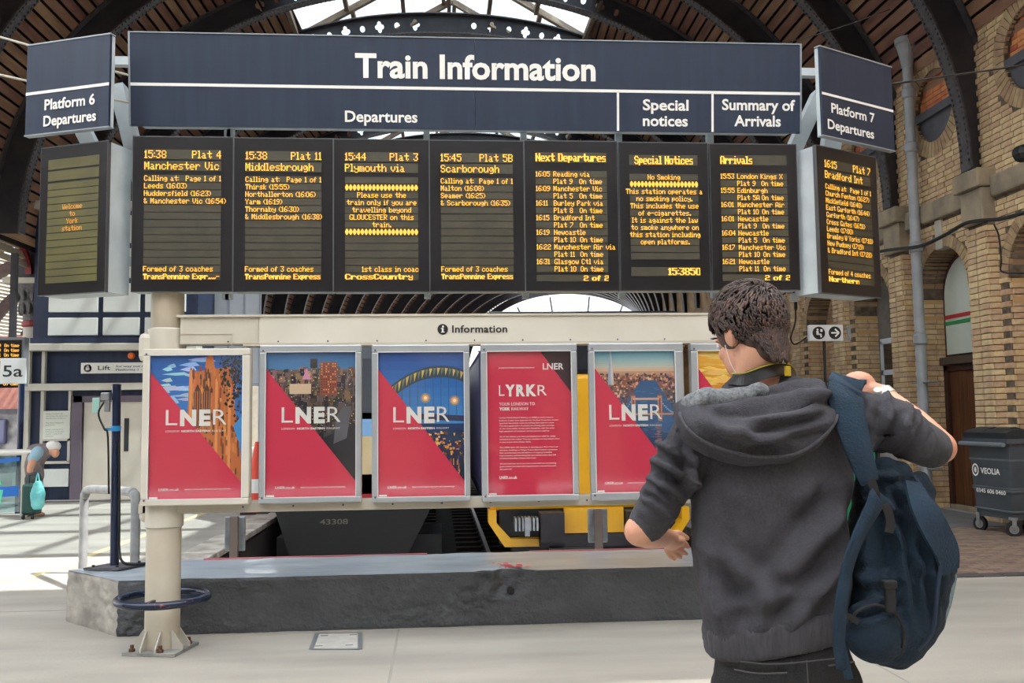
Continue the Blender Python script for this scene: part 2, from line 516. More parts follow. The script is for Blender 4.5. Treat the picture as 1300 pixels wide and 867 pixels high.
# inspection cover
ic = MB(); f0 = [(-0.84, 6.42), (-0.52, 6.38), (-0.56, 6.86), (-0.86, 6.88)]
ic.slab([(x, y, 0.004) for x, y in f0], (0, 0, 1), 0.004)
ico = ic.build('inspection_cover', mat('cover_concrete', (186, 183, 176), 0.6, c2=(168, 165, 160), scale=9), floor)
b = MB()
for i in range(4):
    p, q = Vector((*f0[i], 0.004)), Vector((*f0[(i+1) % 4], 0.004)); b.bar(p, q, 0.018 if i % 2 == 0 else 0.03, 0.006)
for (x, y) in ((-0.80, 6.5), (-0.60, 6.5), (-0.80, 6.8), (-0.60, 6.8)): b.box((x, y, 0.005), (0.05, 0.012, 0.004))
b.each('cover_frame', mat('cover_steel', (128, 132, 136), 0.5, 0.4), floor)
# block paving along the brick building, dark border band
M_sett = mat('brown_setts', (134, 114, 98), 0.8, c2=(112, 96, 84), scale=9, rnd=0.22)
sett = MB(); sett.bev((-0.098, -0.048, -0.01), (0.098, 0.048, 0.006), 0.006)
sett_me = sett.mesh('paver', M_sett)
b = MB(); b.b2((3.75, 8.55, 0), (8.3, 11.9, 0.004)); b.build('paving_bed', mat('paving_bed', (82, 74, 66), 0.9), floor)
n = 0; stuff = MB()
for j in range(33):
    for i in range(23):
        x = 3.9+i*0.2+(0.1 if j % 2 else 0); yy = 8.62+j*0.1
        px = 650+1200*math.tan(math.atan2(x, yy)-YAW)
        if x > 8.2: continue
        if px > 1150 and n < 300:
            o = bpy.data.objects.new('paver', sett_me); o.location = (x, yy, 0.004+random.uniform(-.0015, .0015)); put(o, floor); n += 1
        else: stuff.b2((x-0.097, yy-0.047, 0), (x+0.097, yy+0.047, 0.010))
tag(stuff.build('paver_field', M_sett, floor), kind='stuff')
b = MB()
for i in range(24): b.bev((3.75+i*0.2, 8.38, 0), (3.94+i*0.2, 8.54, 0.010), 0.004)
tag(b.build('border_setts', mat('dark_setts', (72, 68, 70), 0.75, rnd=0.12), floor), kind='stuff')
b = MB()
for i in range(26):
    for j in range(4): b.bev((6.6+j*0.30, 11.95+i*0.45, 0), (6.89+j*0.30, 12.39+i*0.45, 0.009), 0.004)
tag(b.build('flagstone_strip', mat('grey_flags', (104, 102, 104), 0.7, rnd=0.12), floor), kind='stuff')

# ---------------------------------------------------------------- roof of the train shed
roof = structure('ceiling')
A_, ZS, BB, NN = 7.50, 4.80, 5.95, 2.15
def arch(phi, Y, off=0.0):
    c, s_ = math.cos(phi), math.sin(phi)
    x = A_*math.copysign(abs(c)**(2/NN), c); z = ZS + BB*abs(s_)**(2/NN)
    e = 1e-3
    c2, s2 = math.cos(phi+e), math.sin(phi+e)
    dx = A_*math.copysign(abs(c2)**(2/NN), c2)-x; dz = ZS+BB*abs(s2)**(2/NN)-z
    l = math.hypot(dx, dz) or 1; nx, nz = dz/l, -dx/l          # outward
    if nx*x + nz*(z-ZS) < 0: nx, nz = -nx, -nz
    return Vector((x+nx*off+bend(Y), Y, z+nz*off))
PH = [math.pi*(0.004+0.992*i/60) for i in range(61)]
RIBS = [10.2+2.4*k for k in range(26)]
M_iron2 = mat('rib_flange', (62, 58, 62), 0.55, c2=(84, 78, 78), scale=12, bump=0.4, bscale=40)
def hole_cell(b, P, u0, u1, v0, v1, cu, cv, ru, rv, kind):
    """web cell between u0..u1, v0..v1 with a round or four-leafed hole; P(u,v) maps to space"""
    K = 16; o = len(b.v)
    for i in range(K):
        a = 2*math.pi*i/K; ca, sa = math.cos(a), math.sin(a)
        m_ = max(abs(ca), abs(sa)); b.v.append(tuple(P((u0+u1)/2+(u1-u0)/2*ca/m_, (v0+v1)/2+(v1-v0)/2*sa/m_)))
    for i in range(K):
        a = 2*math.pi*i/K; r = 1.0 if kind == 0 else 0.72+0.42*abs(math.cos(2*a))
        b.v.append(tuple(P(cu+ru*r*math.cos(a), cv+rv*r*math.sin(a))))
    for i in range(K): b.f.append((o+i, o+(i+1) % K, o+K+(i+1) % K, o+K+i))
for ri, Y in enumerate(RIBS):
    rib = bpy.data.objects.new('roof_rib', None); put(rib, roof); rib.location = (bend(Y), Y, ZS); 
    web = MB(); D = 0.46
    for i in range(60):
        p0, p1 = PH[i], PH[i+1]
        crown = 20 <= i < 40 and ri < 9
        if crown:
            Pf = lambda u, v, Y=Y: arch(u, Y, v*D)
            k_ = i % 2
            if i in (29, 30):
                for yy in (0,): web.add([arch(p0, Y, 0), arch(p1, Y, 0), arch(p1, Y, D), arch(p0, Y, D)], [(0, 1, 2, 3)])
            else:
                hw = 0.135 if k_ else 0.085
                hole_cell(web, Pf, p0, p1, 0, 1, (p0+p1)/2, 0.5, hw/11.0, hw/D, k_)
        else:
            web.add([arch(p0, Y, 0), arch(p1, Y, 0), arch(p1, Y, D), arch(p0, Y, D)], [(0, 1, 2, 3)])
    wb = web.build('rib_web', M_iron, rib)
    so = wb.modifiers.new('s', 'SOLIDIFY'); so.thickness = 0.025; so.offset = 0
    fl = MB()
    def ring(p, lo, hi, hw): return [arch(p, Y, lo)+Vector((0, -hw, 0)), arch(p, Y, lo)+Vector((0, hw, 0)), arch(p, Y, hi)+Vector((0, hw, 0)), arch(p, Y, hi)+Vector((0, -hw, 0))]
    fl.loft([ring(p, -0.03, 0.0, 0.13) for p in PH]); fl.loft([ring(p, D, D+0.03, 0.13) for p in PH])
    fl.build('rib_flange', M_iron2, rib)
    if ri < 8:                                             # rivets along the bottom flange
        rv = MB()
        for i in range(0, 240):
            p = math.pi*(0.01+0.98*i/240)
            for sy in (-0.09, 0.09):
                c = arch(p, Y, -0.035)+Vector((0, sy, 0)); rv.box(c, (0.03, 0.03, 0.03))
            c = arch(p, Y, 0.05)+Vector((0, -0.016, 0)); rv.box(c, (0.022, 0.02, 0.022))
        tag(rv.build('rivets', M_iron2, rib), kind='stuff')
Y = 72.0; ea = MB()
ea.loft([[arch(p, Y, -1.55)+Vector((0, -0.15, 0)), arch(p, Y, -1.55)+Vector((0, 0.15, 0)), arch(p, Y, -1.15)+Vector((0, 0.15, 0)), arch(p, Y, -1.15)+Vector((0, -0.15, 0))] for p in PH])
ea.build('end_arch', M_iron, roof)
ea = MB()
for i in range(6, 56, 7): ea.bar(arch(PH[i], Y, -1.2), arch(PH[i], Y, 0.1), 0.12, 0.12, up=(0, 1, 0))
ea.each('end_strut', M_iron, roof)
# board lining between the ribs; the middle strip is glazed
PL = 0.50; GH = 3.45
def arch_x(xn, Y, off):
    """point of the vault over x offset xn"""
    c = min(abs(xn)/A_, 1); z = ZS+BB*(1-c**NN)**(1/NN)
    return z+off
# arc-length table of the vault
phs = np.linspace(0.002, math.pi-0.002, 2400)
ptsx = np.array([[arch(p, 0, PL)[0], arch(p, 0, PL)[2]] for p in phs])
sl_ = np.concatenate([[0], np.cumsum(np.hypot(*(ptsx[1:]-ptsx[:-1]).T))])
def on_arc(s): 
    return (np.interp(s, sl_, ptsx[:, 0]), np.interp(s, sl_, ptsx[:, 1]))
TOT = sl_[-1]
planks = []
Pw = 0.21
ns = int(TOT/Pw)
for bi in range(-1, len(RIBS)-1):
    Y0 = RIBS[bi] if bi >= 0 else RIBS[0]-2.4; Y1 = Y0+2.4
    for k in range(ns):
        s0 = (k+0.12)*Pw; s1 = (k+0.88)*Pw
        (xa, za), (xb, zb) = on_arc(s0), on_arc(s1)
        xm = (xa+xb)/2
        if abs(xm) < GH: continue
        planks.append((bi, Y0, Y1, xa, za, xb, zb))
cand = [p for p in planks if p[0] in (1, 2, 3, 4, 5) and p[3] < 99]
cand.sort(key=lambda p: (abs(p[0]-2.5), ))
single = set(id(p) for p in cand[:300])
stuff = MB()
def plank_vs(p):
    bi, Y0, Y1, xa, za, xb, zb = p
    o0, o1 = bend(Y0), bend(Y1)
    dx, dz = xb-xa, zb-za; l = math.hypot(dx, dz); nx, nz = -dz/l*0.035, dx/l*0.035
    if nz < 0: nx, nz = -nx, -nz
    y0, y1 = Y0+0.05, Y1-0.05
    return [(xa+o0, y0, za), (xb+o0, y0, zb), (xb+o1, y1, zb), (xa+o1, y1, za), (xa+nx+o0, y0, za+nz), (xb+nx+o0, y0, zb+nz), (xb+nx+o1, y1, zb+nz), (xa+nx+o1, y1, za+nz)]
PF = [(0, 1, 2, 3), (7, 6, 5, 4), (0, 4, 5, 1), (1, 5, 6, 2), (2, 6, 7, 3), (3, 7, 4, 0)]
for p in planks:
    if id(p) in single: MB().add(plank_vs(p), PF).build('roof_plank', M_plank, roof, fix=False)
    else: stuff.add(plank_vs(p), PF)
tag(stuff.build('roof_boarding', M_plank, roof), kind='stuff')
# dark skin above the boards
b = MB()
for bi in range(-1, len(RIBS)-1):
    Y0 = RIBS[bi] if bi >= 0 else RIBS[0]-2.4; Y1 = Y0+2.4
    ks = np.linspace(0, TOT, 41)
    for i in range(40):
        (xa, za), (xb, zb) = on_arc(ks[i]), on_arc(ks[i+1])
        if abs((xa+xb)/2) < GH: continue
        nx, nz = xa*0.01, 0.07
        q = [(xa*1.01+bend(Y0), Y0, za+nz), (xb*1.01+bend(Y0), Y0, zb+nz), (xb*1.01+bend(Y1), Y1, zb+nz), (xa*1.01+bend(Y1), Y1, za+nz)]
        b.slab(q, (0, 0, -1), 0.06)
b.build('roof_skin', M_under, roof)
# glazed lantern over the middle
M_wood = mat('lantern_wood', (132, 112, 92), 0.7, c2=(108, 92, 78), scale=5)
zl0 = float(np.interp(0, [0], [0])); ZL = ZS+BB*(1-(GH/A_)**NN)**(1/NN)+PL
ZR = ZL+2.0
for bi in range(0, 12):
    Y0 = RIBS[bi]; Y1 = Y0+2.4; ox = bend(Y0+1.2)
    la = bpy.data.objects.new('roof_lantern', None); put(la, roof); la.location = (ox, Y0+1.2, ZL)
    for s in (-1, 1):
        fr = MB()
        for t in (0.0, 0.34, 0.68, 0.98):
            x = s*GH*(1-t); z = ZL+(ZR-ZL)*t
            fr.b2((x+ox-0.05, Y0, z-0.12), (x+ox+0.05, Y1, z+0.02))
        for yy in (Y0+0.06,):
            fr.bar((s*GH+ox, yy, ZL-0.02), (ox, yy, ZR-0.02), 0.14, 0.14)
        fr.build('lantern_rafter', M_wood, la)
        for t0, t1 in ((0.0, 0.34), (0.34, 0.68), (0.68, 1.0)):
            for ya, yb in ((Y0+0.02, Y0+1.19), (Y0+1.21, Y1-0.02)):
                q = [(s*GH*(1-t0)+ox, ya, ZL+(ZR-ZL)*t0), (s*GH*(1-t1)+ox, ya, ZL+(ZR-ZL)*t1), (s*GH*(1-t1)+ox, yb, ZL+(ZR-ZL)*t1), (s*GH*(1-t0)+ox, yb, ZL+(ZR-ZL)*t0)]
                MB().slab(q, (0, 0, 1), 0.008).build('glass_pane', M_glass, la)
# unseen concourse roof, added to block direct sun and spread it as soft light
M_frost = bpy.data.materials.new('added_diffuser_glazing'); M_frost.use_nodes = True
_n = M_frost.node_tree.nodes; _l = M_frost.node_tree.links; _n.remove(_n['Principled BSDF'])
_t = _n.new('ShaderNodeBsdfTranslucent'); _t.inputs[0].default_value = (0.86, 0.87, 0.88, 1); _l.new(_t.outputs[0], _n['Material Output'].inputs[0])
for i in range(6):
    for j in range(5):
        b = MB(); b.b2((-14.9+i*4, -8+j*3.15, 9.66), (-11.1+i*4, -5.05+j*3.15, 9.67)); b.build('added_diffuser_pane', M_frost, roof)
b = MB()
for i in range(7): b.b2((-15.1+i*4, -8.2, 9.5), (-14.9+i*4, 7.75, 9.8))
for j in range(6): b.b2((-15, -8.15+j*3.15, 9.5), (9, -8.0+j*3.15, 9.8))
b.build('concourse_roof_beam', M_iron, roof)
# unseen buildings behind the camera, added to cut sky reflections in posters and signs
wb_ = structure('wall_back')
b = MB(); b.b2((-15, -8.6, 0), (9, -8.2, 9.6)); b.build('unseen_back_wall', mat('back_wall_stone', (140, 126, 108), 0.9, c2=(110, 98, 84), scale=1.2), wb_)
wlf = structure('wall_left_unseen')  # unseen side wall, added to darken what the left end screen reflects
b = MB(); b.b2((-15.4, -8.2, 0), (-15.0, 8.0, 8.5)); b.build('unseen_side_wall', mat('back_wall_stone', (140, 126, 108)), wlf)
b = MB(); b.b2((-15.0, -4, 0), (-14.94, 5, 2.8)); b.build('shop_window', mat('shop_glass', (46, 48, 52), 0.15), wlf)
for i in range(5):
    b = MB(); b.b2((-13.5+i*4.4, -8.19, 0.0), (-11.1+i*4.4, -8.12, 2.6)); b.build('shop_window', mat('shop_glass', (46, 48, 52), 0.15), wb_)
    b = MB(); b.b2((-13.6+i*4.4, -8.17, 2.65), (-11.0+i*4.4, -8.05, 3.1)); b.build('shop_fascia', mat('fascia', (176, 174, 168), 0.5), wb_)
b = MB(); b.b2((-15, 7.6, 8.3), (9, 7.8, 12.2)); b.build('concourse_gable', M_under, roof)

# ---------------------------------------------------------------- left aisle: columns and second vault
colm = []
M_iron3 = mat('column_cream', (190, 186, 176), 0.6, c2=(168, 162, 150), scale=3)
M_cap = mat('capital_grey', (112, 108, 106), 0.7, c2=(78, 76, 76), scale=14, bump=0.8, bscale=16)
M_cred = mat('oxblood', (128, 34, 38), 0.5)
for k, Y in enumerate((19.9, 27.1, 34.3, 44.0)):
    X = -8.32+bend(Y)
    c = thing('iron_column', ['cream iron column with leafy grey capital behind the lift housing', 'second cream iron column along the left arcade', 'third cream iron column along the left arcade', 'farthest cream iron column of the left arcade'][k], 'column', (X, Y, 0), 'columns of the left arcade')
    b = MB(); b.lathe((X, Y, 0), [(0.32, 0), (0.32, 0.5), (0.25, 0.55), (0.21, 0.8), (0.20, 3.45)], 20); smooth_angle(b.build('shaft', M_iron3, c))
    b = MB(); b.lathe((X, Y, 0), [(0.215, 3.45), (0.235, 3.48), (0.235, 3.56), (0.215, 3.58)], 20); b.each('red_band', M_cred, c, label='oxblood red band')
    b = MB(); b.lathe((X, Y, 0), [(0.21, 3.58), (0.23, 3.8), (0.30, 4.05), (0.40, 4.25), (0.44, 4.3)], 20)
    for a in range(12):
        for lv, (rr, zz) in enumerate(((0.26, 3.82), (0.34, 4.08))):
            t = 2*math.pi*(a+0.5*lv)/12; b.ell((X+rr*math.cos(t), Y+rr*math.sin(t), zz), (0.055, 0.055, 0.13), 6, 5)
    b.build('capital', M_cap, c)
    b = MB(); b.bev((X-0.46, Y-0.46, 4.3), (X+0.46, Y+0.46, 4.42), 0.02); b.build('abacus', M_creamd, c)
    b = MB(); b.bev((X-0.30, Y-0.30, 4.42), (X+0.36, Y+0.30, 5.1), 0.02); b.build('impost', M_iron, c)
# longitudinal ornamental girder above the columns
gr = structure('trim_1')
b = MB()
for Y in range(10, 60, 2): b.bar((-8.15+bend(Y), Y, 5.35), (-8.15+bend(Y+2), Y+2, 5.35), 0.25, 0.5)
b.each('arcade_girder', M_iron, gr)
b = MB()
for Yc in (19.9, 27.1, 34.3):
    for sgn in (-1, 1):
        pts = [(-8.3+bend(Yc), Yc+sgn*(0.35+2.2*(1-math.cos(t))), 4.5+0.9*math.sin(t)) for t in np.linspace(0, 1.4, 9)]
        for p, q in zip(pts[:-1], pts[1:]): b.bar(p, q, 0.12, 0.1)
b.each('red_spandrel', M_cred, gr)
b = MB()
rnd_ = random.Random(3)
for k in range(26):
    Y = 17.3+0.09*k; z = 4.75+rnd_.uniform(0, .5)
    b.ell((-8.33, Y, z), (0.05, 0.06, 0.10), 6, 4)
b.build('spandrel_foliage', mat('spandrel_paint', (112, 124, 108), 0.6, c2=(150, 120, 110), scale=20), gr)
aisle = structure('trim_2')
def arch2(phi, Y, off=0.0):
    a, bb = 7.6, 4.6
    return Vector((-16.4+(a+off)*math.cos(phi)+bend(Y), Y, 4.6+(bb+off)*math.sin(phi)))
P2 = [math.pi*i/40 for i in range(41)]
for k in range(16):
    Y = 12.0+2.8*k; b = MB()
    b.loft([[arch2(p, Y, 0)+Vector((0, -0.12, 0)), arch2(p, Y, 0)+Vector((0, 0.12, 0)), arch2(p, Y, 0.5)+Vector((0, 0.12, 0)), arch2(p, Y, 0.5)+Vector((0, -0.12, 0))] for p in P2])
    b.build('aisle_rib', mat('aisle_rib_brown', (84, 66, 62), 0.7, c2=(66, 52, 52), scale=4), aisle)
b = MB()
for k in range(0, 96):
    p = math.pi*(k+0.5)/96
    for Ya in range(12, 52, 4):
        b.bar(arch2(p, Ya, 0.5), arch2(p, Ya+4, 0.5), 0.13, 0.03, up=(math.cos(p), 0, math.sin(p)))
tag(b.build('aisle_slats', mat('aisle_slat', (196, 184, 160), 0.7, rnd=0.1), aisle), kind='stuff')
b = MB(); b.b2((-30, 56, 0), (-6, 56.3, 4)); b.build('end_screen', M_creamd, aisle)

# ---------------------------------------------------------------- brick building on the right (wall_right)
wallr = structure('wall_right')
BAY = 2.4; C0 = 13.75
XW = 7.70
def bay_off(Yc): return bend(Yc)
brick_me = MB().bev((-0.03, -0.108, -0.036), (0.03, 0.108, 0.036), 0.004).mesh('brick', M_brick)
bricks = []   # (x, y, z, length, orientation) orientation 0: wall face (long along Y), 1: jamb (long along X)
def inside_opening(dy, z, r=0.72, spring=3.30, top=True, oc=True):
    if abs(dy) < r and z < spring: return True
    if z >= spring and dy*dy+(z-spring)**2 < r*r: return True
    if oc and dy*dy+(z-6.24)**2 < 0.56**2: return True
    return False
BX = []
for bay in range(-2, 5):
    Yc = C0+BAY*bay; ox = bay_off(Yc); dd = 99 if bay < 5 else 0
    zc = 0
    nz = int(8.9/0.083)
    for j in range(nz):
        z = 0.0415+j*0.083
        y = -BAY/2 + (0.06 if j % 2 else 0.0)
        while y < BAY/2:
            L_ = 0.225
            yc = y+L_/2
            if abs(abs(yc)-BAY/2) < 0.0: pass
            rr = 0.72+0.17 if z >= 3.30 else 0.72
            skip = False
            if z < 3.30 and abs(yc) < 0.72+L_/2-0.02: skip = True
            if z >= 3.30 and yc*yc+(z-3.3)**2 < (0.90)**2: skip = True
            if yc*yc+(z-6.24)**2 < 0.80**2: skip = True
            if 4.42 < z < 4.76: skip = True
            if not skip: BX.append((XW+ox, Yc+yc, z, 0))
            y += L_+0.010
    # voussoirs: arch ring and oculus ring
    vs = MB()
    for (cz, r0, r1, a0, a1, n_) in ((3.30, 0.72, 0.90, 0, math.pi, 26), (6.24, 0.56, 0.80, 0, 2*math.pi, 44)):
        for k in range(n_):
            t0 = a0+(a1-a0)*(k+0.06)/n_; t1 = a0+(a1-a0)*(k+0.94)/n_
            q = [(XW+ox-0.035, Yc+r*math.cos(t), cz+r*math.sin(t)) for r, t in ((r0, t0), (r1, t0), (r1, t1), (r0, t1))]
            vs.slab(q, (-1, 0, 0), 0.06)
    tag(vs.build('arch_ring', mat('rubbed_brick', (184, 156, 120), 0.9, c2=(160, 132, 100), scale=7, rnd=0.10), wallr), kind='stuff')
    # mortar face with the openings cut out
    mb = MB(); N_ = 48
    for k in range(N_):
        d0 = -BAY/2+BAY*k/N_; d1 = d0+BAY/N_; dm = (d0+d1)/2
        segs = [0.0, 8.9]
        if abs(dm) < 0.74: segs = [3.30+math.sqrt(max(0, 0.72**2-dm*dm)), 8.9]
        cuts = [(segs[0], segs[1])]
        if abs(dm) < 0.56:
            h_ = math.sqrt(0.56**2-dm*dm); cuts = [(segs[0], 6.24-h_), (6.24+h_, 8.9)]
        for z0, z1 in cuts: mb.b2((XW+ox-0.018, Yc+d0, z0), (XW+ox+0.40, Yc+d1, z1))
    mb.build('mortar_face', M_mortar, wallr)
    # pilaster between the bays
    Yp = Yc-BAY/2
    mb = MB(); mb.b2((XW+ox-0.13, Yp-0.24, 0), (XW+ox+0.3, Yp+0.24, 4.12)); mb.build('pilaster_core', M_mortar, wallr)
    for j in range(int(4.1/0.083)):
        z = 0.0415+j*0.083
        for q in (-0.118, 0.118): BX.append((XW+ox-0.145, Yp+q+(0.0), z, 0))
        if z > 0.0: BX.append((XW+ox-0.06+(0.02 if j % 2 else 0), Yp-0.245, z, 1))
    st = MB(); st.bev((XW+ox-0.22, Yp-0.27, 4.12), (XW+ox+0.2, Yp+0.27, 4.60), 0.02); st.build('corbel_block', M_stone, wallr)
    st = MB(); st.bev((XW+ox-0.30, Yp-0.32, 4.60), (XW+ox+0.2, Yp+0.32, 4.86), 0.025); st.build('corbel_cap', M_stone, wallr)
    st = MB(); st.bev((XW+ox-0.12, Yc-BAY/2+0.30, 4.44), (XW+ox+0.1, Yc+BAY/2-0.30, 4.74), 0.03); st.build('string_course', M_stone, wallr)
    st = MB(); st.bev((XW+ox-0.06, Yc-0.09, 3.98), (XW+ox+0.1, Yc+0.09, 4.44), 0.02); st.build('keystone', M_creamd, wallr)
    # jambs and far reveal of the opening, built course by course
    for j in range(int(3.30/0.083)):
        z = 0.0415+j*0.083
        for q in (0, 1): BX.append((XW+ox+0.11+q*0.225+(0.03 if j % 2 else 0), Yc+0.735, z, 1))
    # soffit of the arch
    so = MB(); K = 14
    for k in range(K):
        t0 = math.pi*(k+0.04)/K; t1 = math.pi*(k+0.96)/K
        for q in (0, 1):
            x0 = XW+ox+0.02+q*0.22; x1 = x0+0.21
            so.slab([(x0, Yc+0.72*math.cos(t0), 3.3+0.72*math.sin(t0)), (x1, Yc+0.72*math.cos(t0), 3.3+0.72*math.sin(t0)), (x1, Yc+0.72*math.cos(t1), 3.3+0.72*math.sin(t1)), (x0, Yc+0.72*math.cos(t1), 3.3+0.72*math.sin(t1))], (0, -math.cos((t0+t1)/2), -math.sin((t0+t1)/2)), 0.04)
    tag(so.build('arch_soffit', mat('soffit_brick', (176, 146, 112), 0.9, rnd=0.14), wallr), kind='stuff')
    # impost bands on the pier
    st = MB()
    for z in (2.96, 3.22): st.b2((XW+ox+0.02, Yc+0.700, z), (XW+ox+0.46, Yc+0.74, z+0.07))
    st.each('impost_band', mat('impost_brick', (198, 160, 110), 0.9), wallr)
    # back of the recess
    bk = MB(); bk.b2((XW+ox+0.46, Yc-0.9, 0), (XW+ox+0.6, Yc+0.9, 4.2)); bk.build('recess_back', M_mortar, wallr)
    if bay in (-2, -1, 2, 3, 4):
        for j in range(int(4.0/0.083)):
            z = 0.0415+j*0.083
            for q in range(-3, 4): BX.append((XW+ox+0.45, Yc+q*0.235+(0.06 if j % 2 else 0), z, 0))
    # round window: dark lower pane, sunlit brick beyond put into the upper half's orange colour
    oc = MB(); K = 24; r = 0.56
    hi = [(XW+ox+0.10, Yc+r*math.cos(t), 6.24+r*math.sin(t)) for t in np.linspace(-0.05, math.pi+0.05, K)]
    bk2 = MB(); bk2.b2((XW+ox+0.11, Yc-r, 5.62), (XW+ox+0.2, Yc+r, 6.85)); bk2.build('oculus_backing', mat('sunlit_mortar', (160, 96, 64), 0.9), wallr)
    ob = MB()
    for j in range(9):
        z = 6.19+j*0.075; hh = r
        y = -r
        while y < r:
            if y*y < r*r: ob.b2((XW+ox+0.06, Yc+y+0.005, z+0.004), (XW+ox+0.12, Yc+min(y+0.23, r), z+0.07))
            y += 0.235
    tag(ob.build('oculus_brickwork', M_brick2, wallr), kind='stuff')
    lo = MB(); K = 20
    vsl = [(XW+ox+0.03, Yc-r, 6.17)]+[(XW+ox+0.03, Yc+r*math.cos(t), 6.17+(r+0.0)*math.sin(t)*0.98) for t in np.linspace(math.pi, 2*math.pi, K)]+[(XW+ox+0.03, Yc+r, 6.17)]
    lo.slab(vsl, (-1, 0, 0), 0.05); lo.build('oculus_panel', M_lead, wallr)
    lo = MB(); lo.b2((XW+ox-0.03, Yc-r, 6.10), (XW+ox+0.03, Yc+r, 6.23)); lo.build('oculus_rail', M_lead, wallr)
# single bricks as parts: the nearest few hundred in view; the rest joined
def vis(b_):
    x, y, z, o_ = b_; c = Vector((x, y, z-H)); k = c.dot(_f)
    return 650+1200*c.dot(_r)/k, 433-1200*c.dot(_u)/k
keep = []
for b_ in BX:
    if b_[1] < 11.6: continue
    px, py = vis(b_)
    if 1225 < px < 1298 and 10 < py < 640: keep.append((b_[1], b_))
keep.sort(key=lambda t: t[0]); keepset = set(t[1] for t in keep[:300])
stf = MB()
bm_v = [tuple(v.co) for v in brick_me.vertices]; bm_f = [tuple(p.vertices) for p in brick_me.polygons]
cube_v = [(x, y, z) for x in (-0.03, 0.03) for y in (-0.108, 0.108) for z in (-0.036, 0.036)]
cube_f = [(0, 1, 3, 2), (4, 6, 7, 5), (0, 4, 5, 1), (2, 3, 7, 6), (0, 2, 6, 4), (1, 5, 7, 3)]
rb = random.Random(5)
for b_ in BX:
    x, y, z, o_ = b_; jx = rb.uniform(-0.004, 0.004)
    if b_ in keepset:
        o = bpy.data.objects.new('brick', brick_me); o.location = (x+jx if not o_ else x, y if not o_ else y+jx, z)
        if o_: o.rotation_euler = (0, 0, math.pi/2)
        put(o, wallr)
    else:
        vs_ = [(x+v[0]+jx, y+v[1], z+v[2]) for v in cube_v] if not o_ else [(x+v[1], y+v[0]+jx, z+v[2]) for v in cube_v]
        stf.add(vs_, cube_f)
tag(stf.build('brickwork', M_brick, wallr, fix=False), kind='stuff')
# far stretch of the same wall, following the curve of the shed
M_brickfar = mat('buff_brick_far', (182, 150, 112), 0.9, c2=(140, 112, 84), scale=2.5)
for k in range(5, 24):
    Yc = C0+BAY*k; ox = bend(Yc); X = XW+ox
    b = MB()
    for kk in range(12):
        d0 = -BAY/2+BAY*kk/12; dm = d0+BAY/24
        z0 = 3.3+math.sqrt(0.72**2-dm*dm) if abs(dm) < 0.72 else 0
        b.b2((X, Yc+d0, z0), (X+0.4, Yc+d0+BAY/12, 8.9))
    b.b2((X-0.15, Yc-BAY/2-0.24, 0), (X, Yc-BAY/2+0.24, 4.2)); b.b2((X+0.4, Yc-1.2, 0), (X+0.5, Yc+1.2, 4))
    b.build('far_bay', M_brickfar, wallr)
    b = MB(); b.b2((X-0.12, Yc-1.2, 4.44), (X+0.1, Yc+1.2, 4.74)); b.build('string_course', M_stone, wallr)
b = MB(); b.b2((XW, -7, 0), (XW+0.4, C0-2.5*BAY, 8.9)); b.build('near_wall', M_brickfar, wallr)
b = MB()
for y in range(-8, 76, 4): b.b2((XW+0.6+bend(y), y, 0), (XW+0.9+bend(y+4), y+4, 9.6))
b.build('wall_core', M_mortar, wallr)

# door and fanlight in the first arch
dY = C0; ox = bay_off(dY); xb = XW+ox+0.42
door = structure('door_1')
M_dwood = mat('door_wood', (112, 66, 36), 0.45, c2=(78, 44, 26), scale=3, stretch=(3, 6, 0.4))
for k in range(5):
    b = MB(); b.bev((xb-0.06, dY-0.60+k*0.24, 0.06), (xb-0.02, dY-0.365+k*0.24, 2.14), 0.008); b.build('door_board', M_dwood, door)
b = MB(); b.b2((xb-0.10, dY-0.72, 0), (xb, dY-0.60, 2.22)); b.b2((xb-0.10, dY+0.60, 0), (xb, dY+0.72, 2.22)); b.b2((xb-0.10, dY-0.72, 2.14), (xb, dY+0.72, 2.24))
b.each('door_frame', mat('door_frame_brown', (62, 36, 28), 0.5), door)
b = MB(); b.bev((xb-0.16, dY-0.72, 2.24), (xb+0.02, dY+0.72, 2.36), 0.01); b.build('door_lintel', mat('lintel_brown', (88, 70, 58), 0.8), door)
b = MB(); b.bev((xb-0.12, dY-0.66, 0.0), (xb+0.02, dY+0.66, 0.07), 0.01); b.build('door_step', M_stone, door)
b = MB(); b.lathe((xb-0.09, dY-0.48, 1.05), [(0.008, 0), (0.008, 0.04), (0.028, 0.05), (0.03, 0.07), (0.015, 0.09)], 12, 'x'); b.build('door_handle', M_steel, door)
win = structure('window_1')
def halfpanel(x, r, z0, zs, name, m, th=0.03, parent=win, yc=dY):
    vs = [(x, yc-r, z0)]+[(x, yc-r*math.cos(t), zs+r*math.sin(t)) for t in np.linspace(0, math.pi, 20)]+[(x, yc+r, z0)]
    return MB().slab(vs, (-1, 0, 0), th).build(name, m, parent)
halfpanel(xb-0.05, 0.71, 2.36, 3.30, 'window_frame', mat('window_frame_brown', (76, 46, 38), 0.5))
halfpanel(xb-0.085, 0.60, 2.40, 3.30, 'blind_panel', mat('cream_blind', (208, 214, 200), 0.5, c2=(200, 206, 190), scale=2))
b = MB(); b.b2((xb-0.093, dY-0.60, 2.96), (xb-0.084, dY+0.60, 3.02)); b.build('red_stripe', mat('stripe_red', (190, 44, 44), 0.5), win)
b = MB(); b.b2((xb-0.093, dY-0.60, 2.86), (xb-0.084, dY+0.60, 2.92)); b.build('green_stripe', mat('stripe_green', (36, 140, 78), 0.5), win)
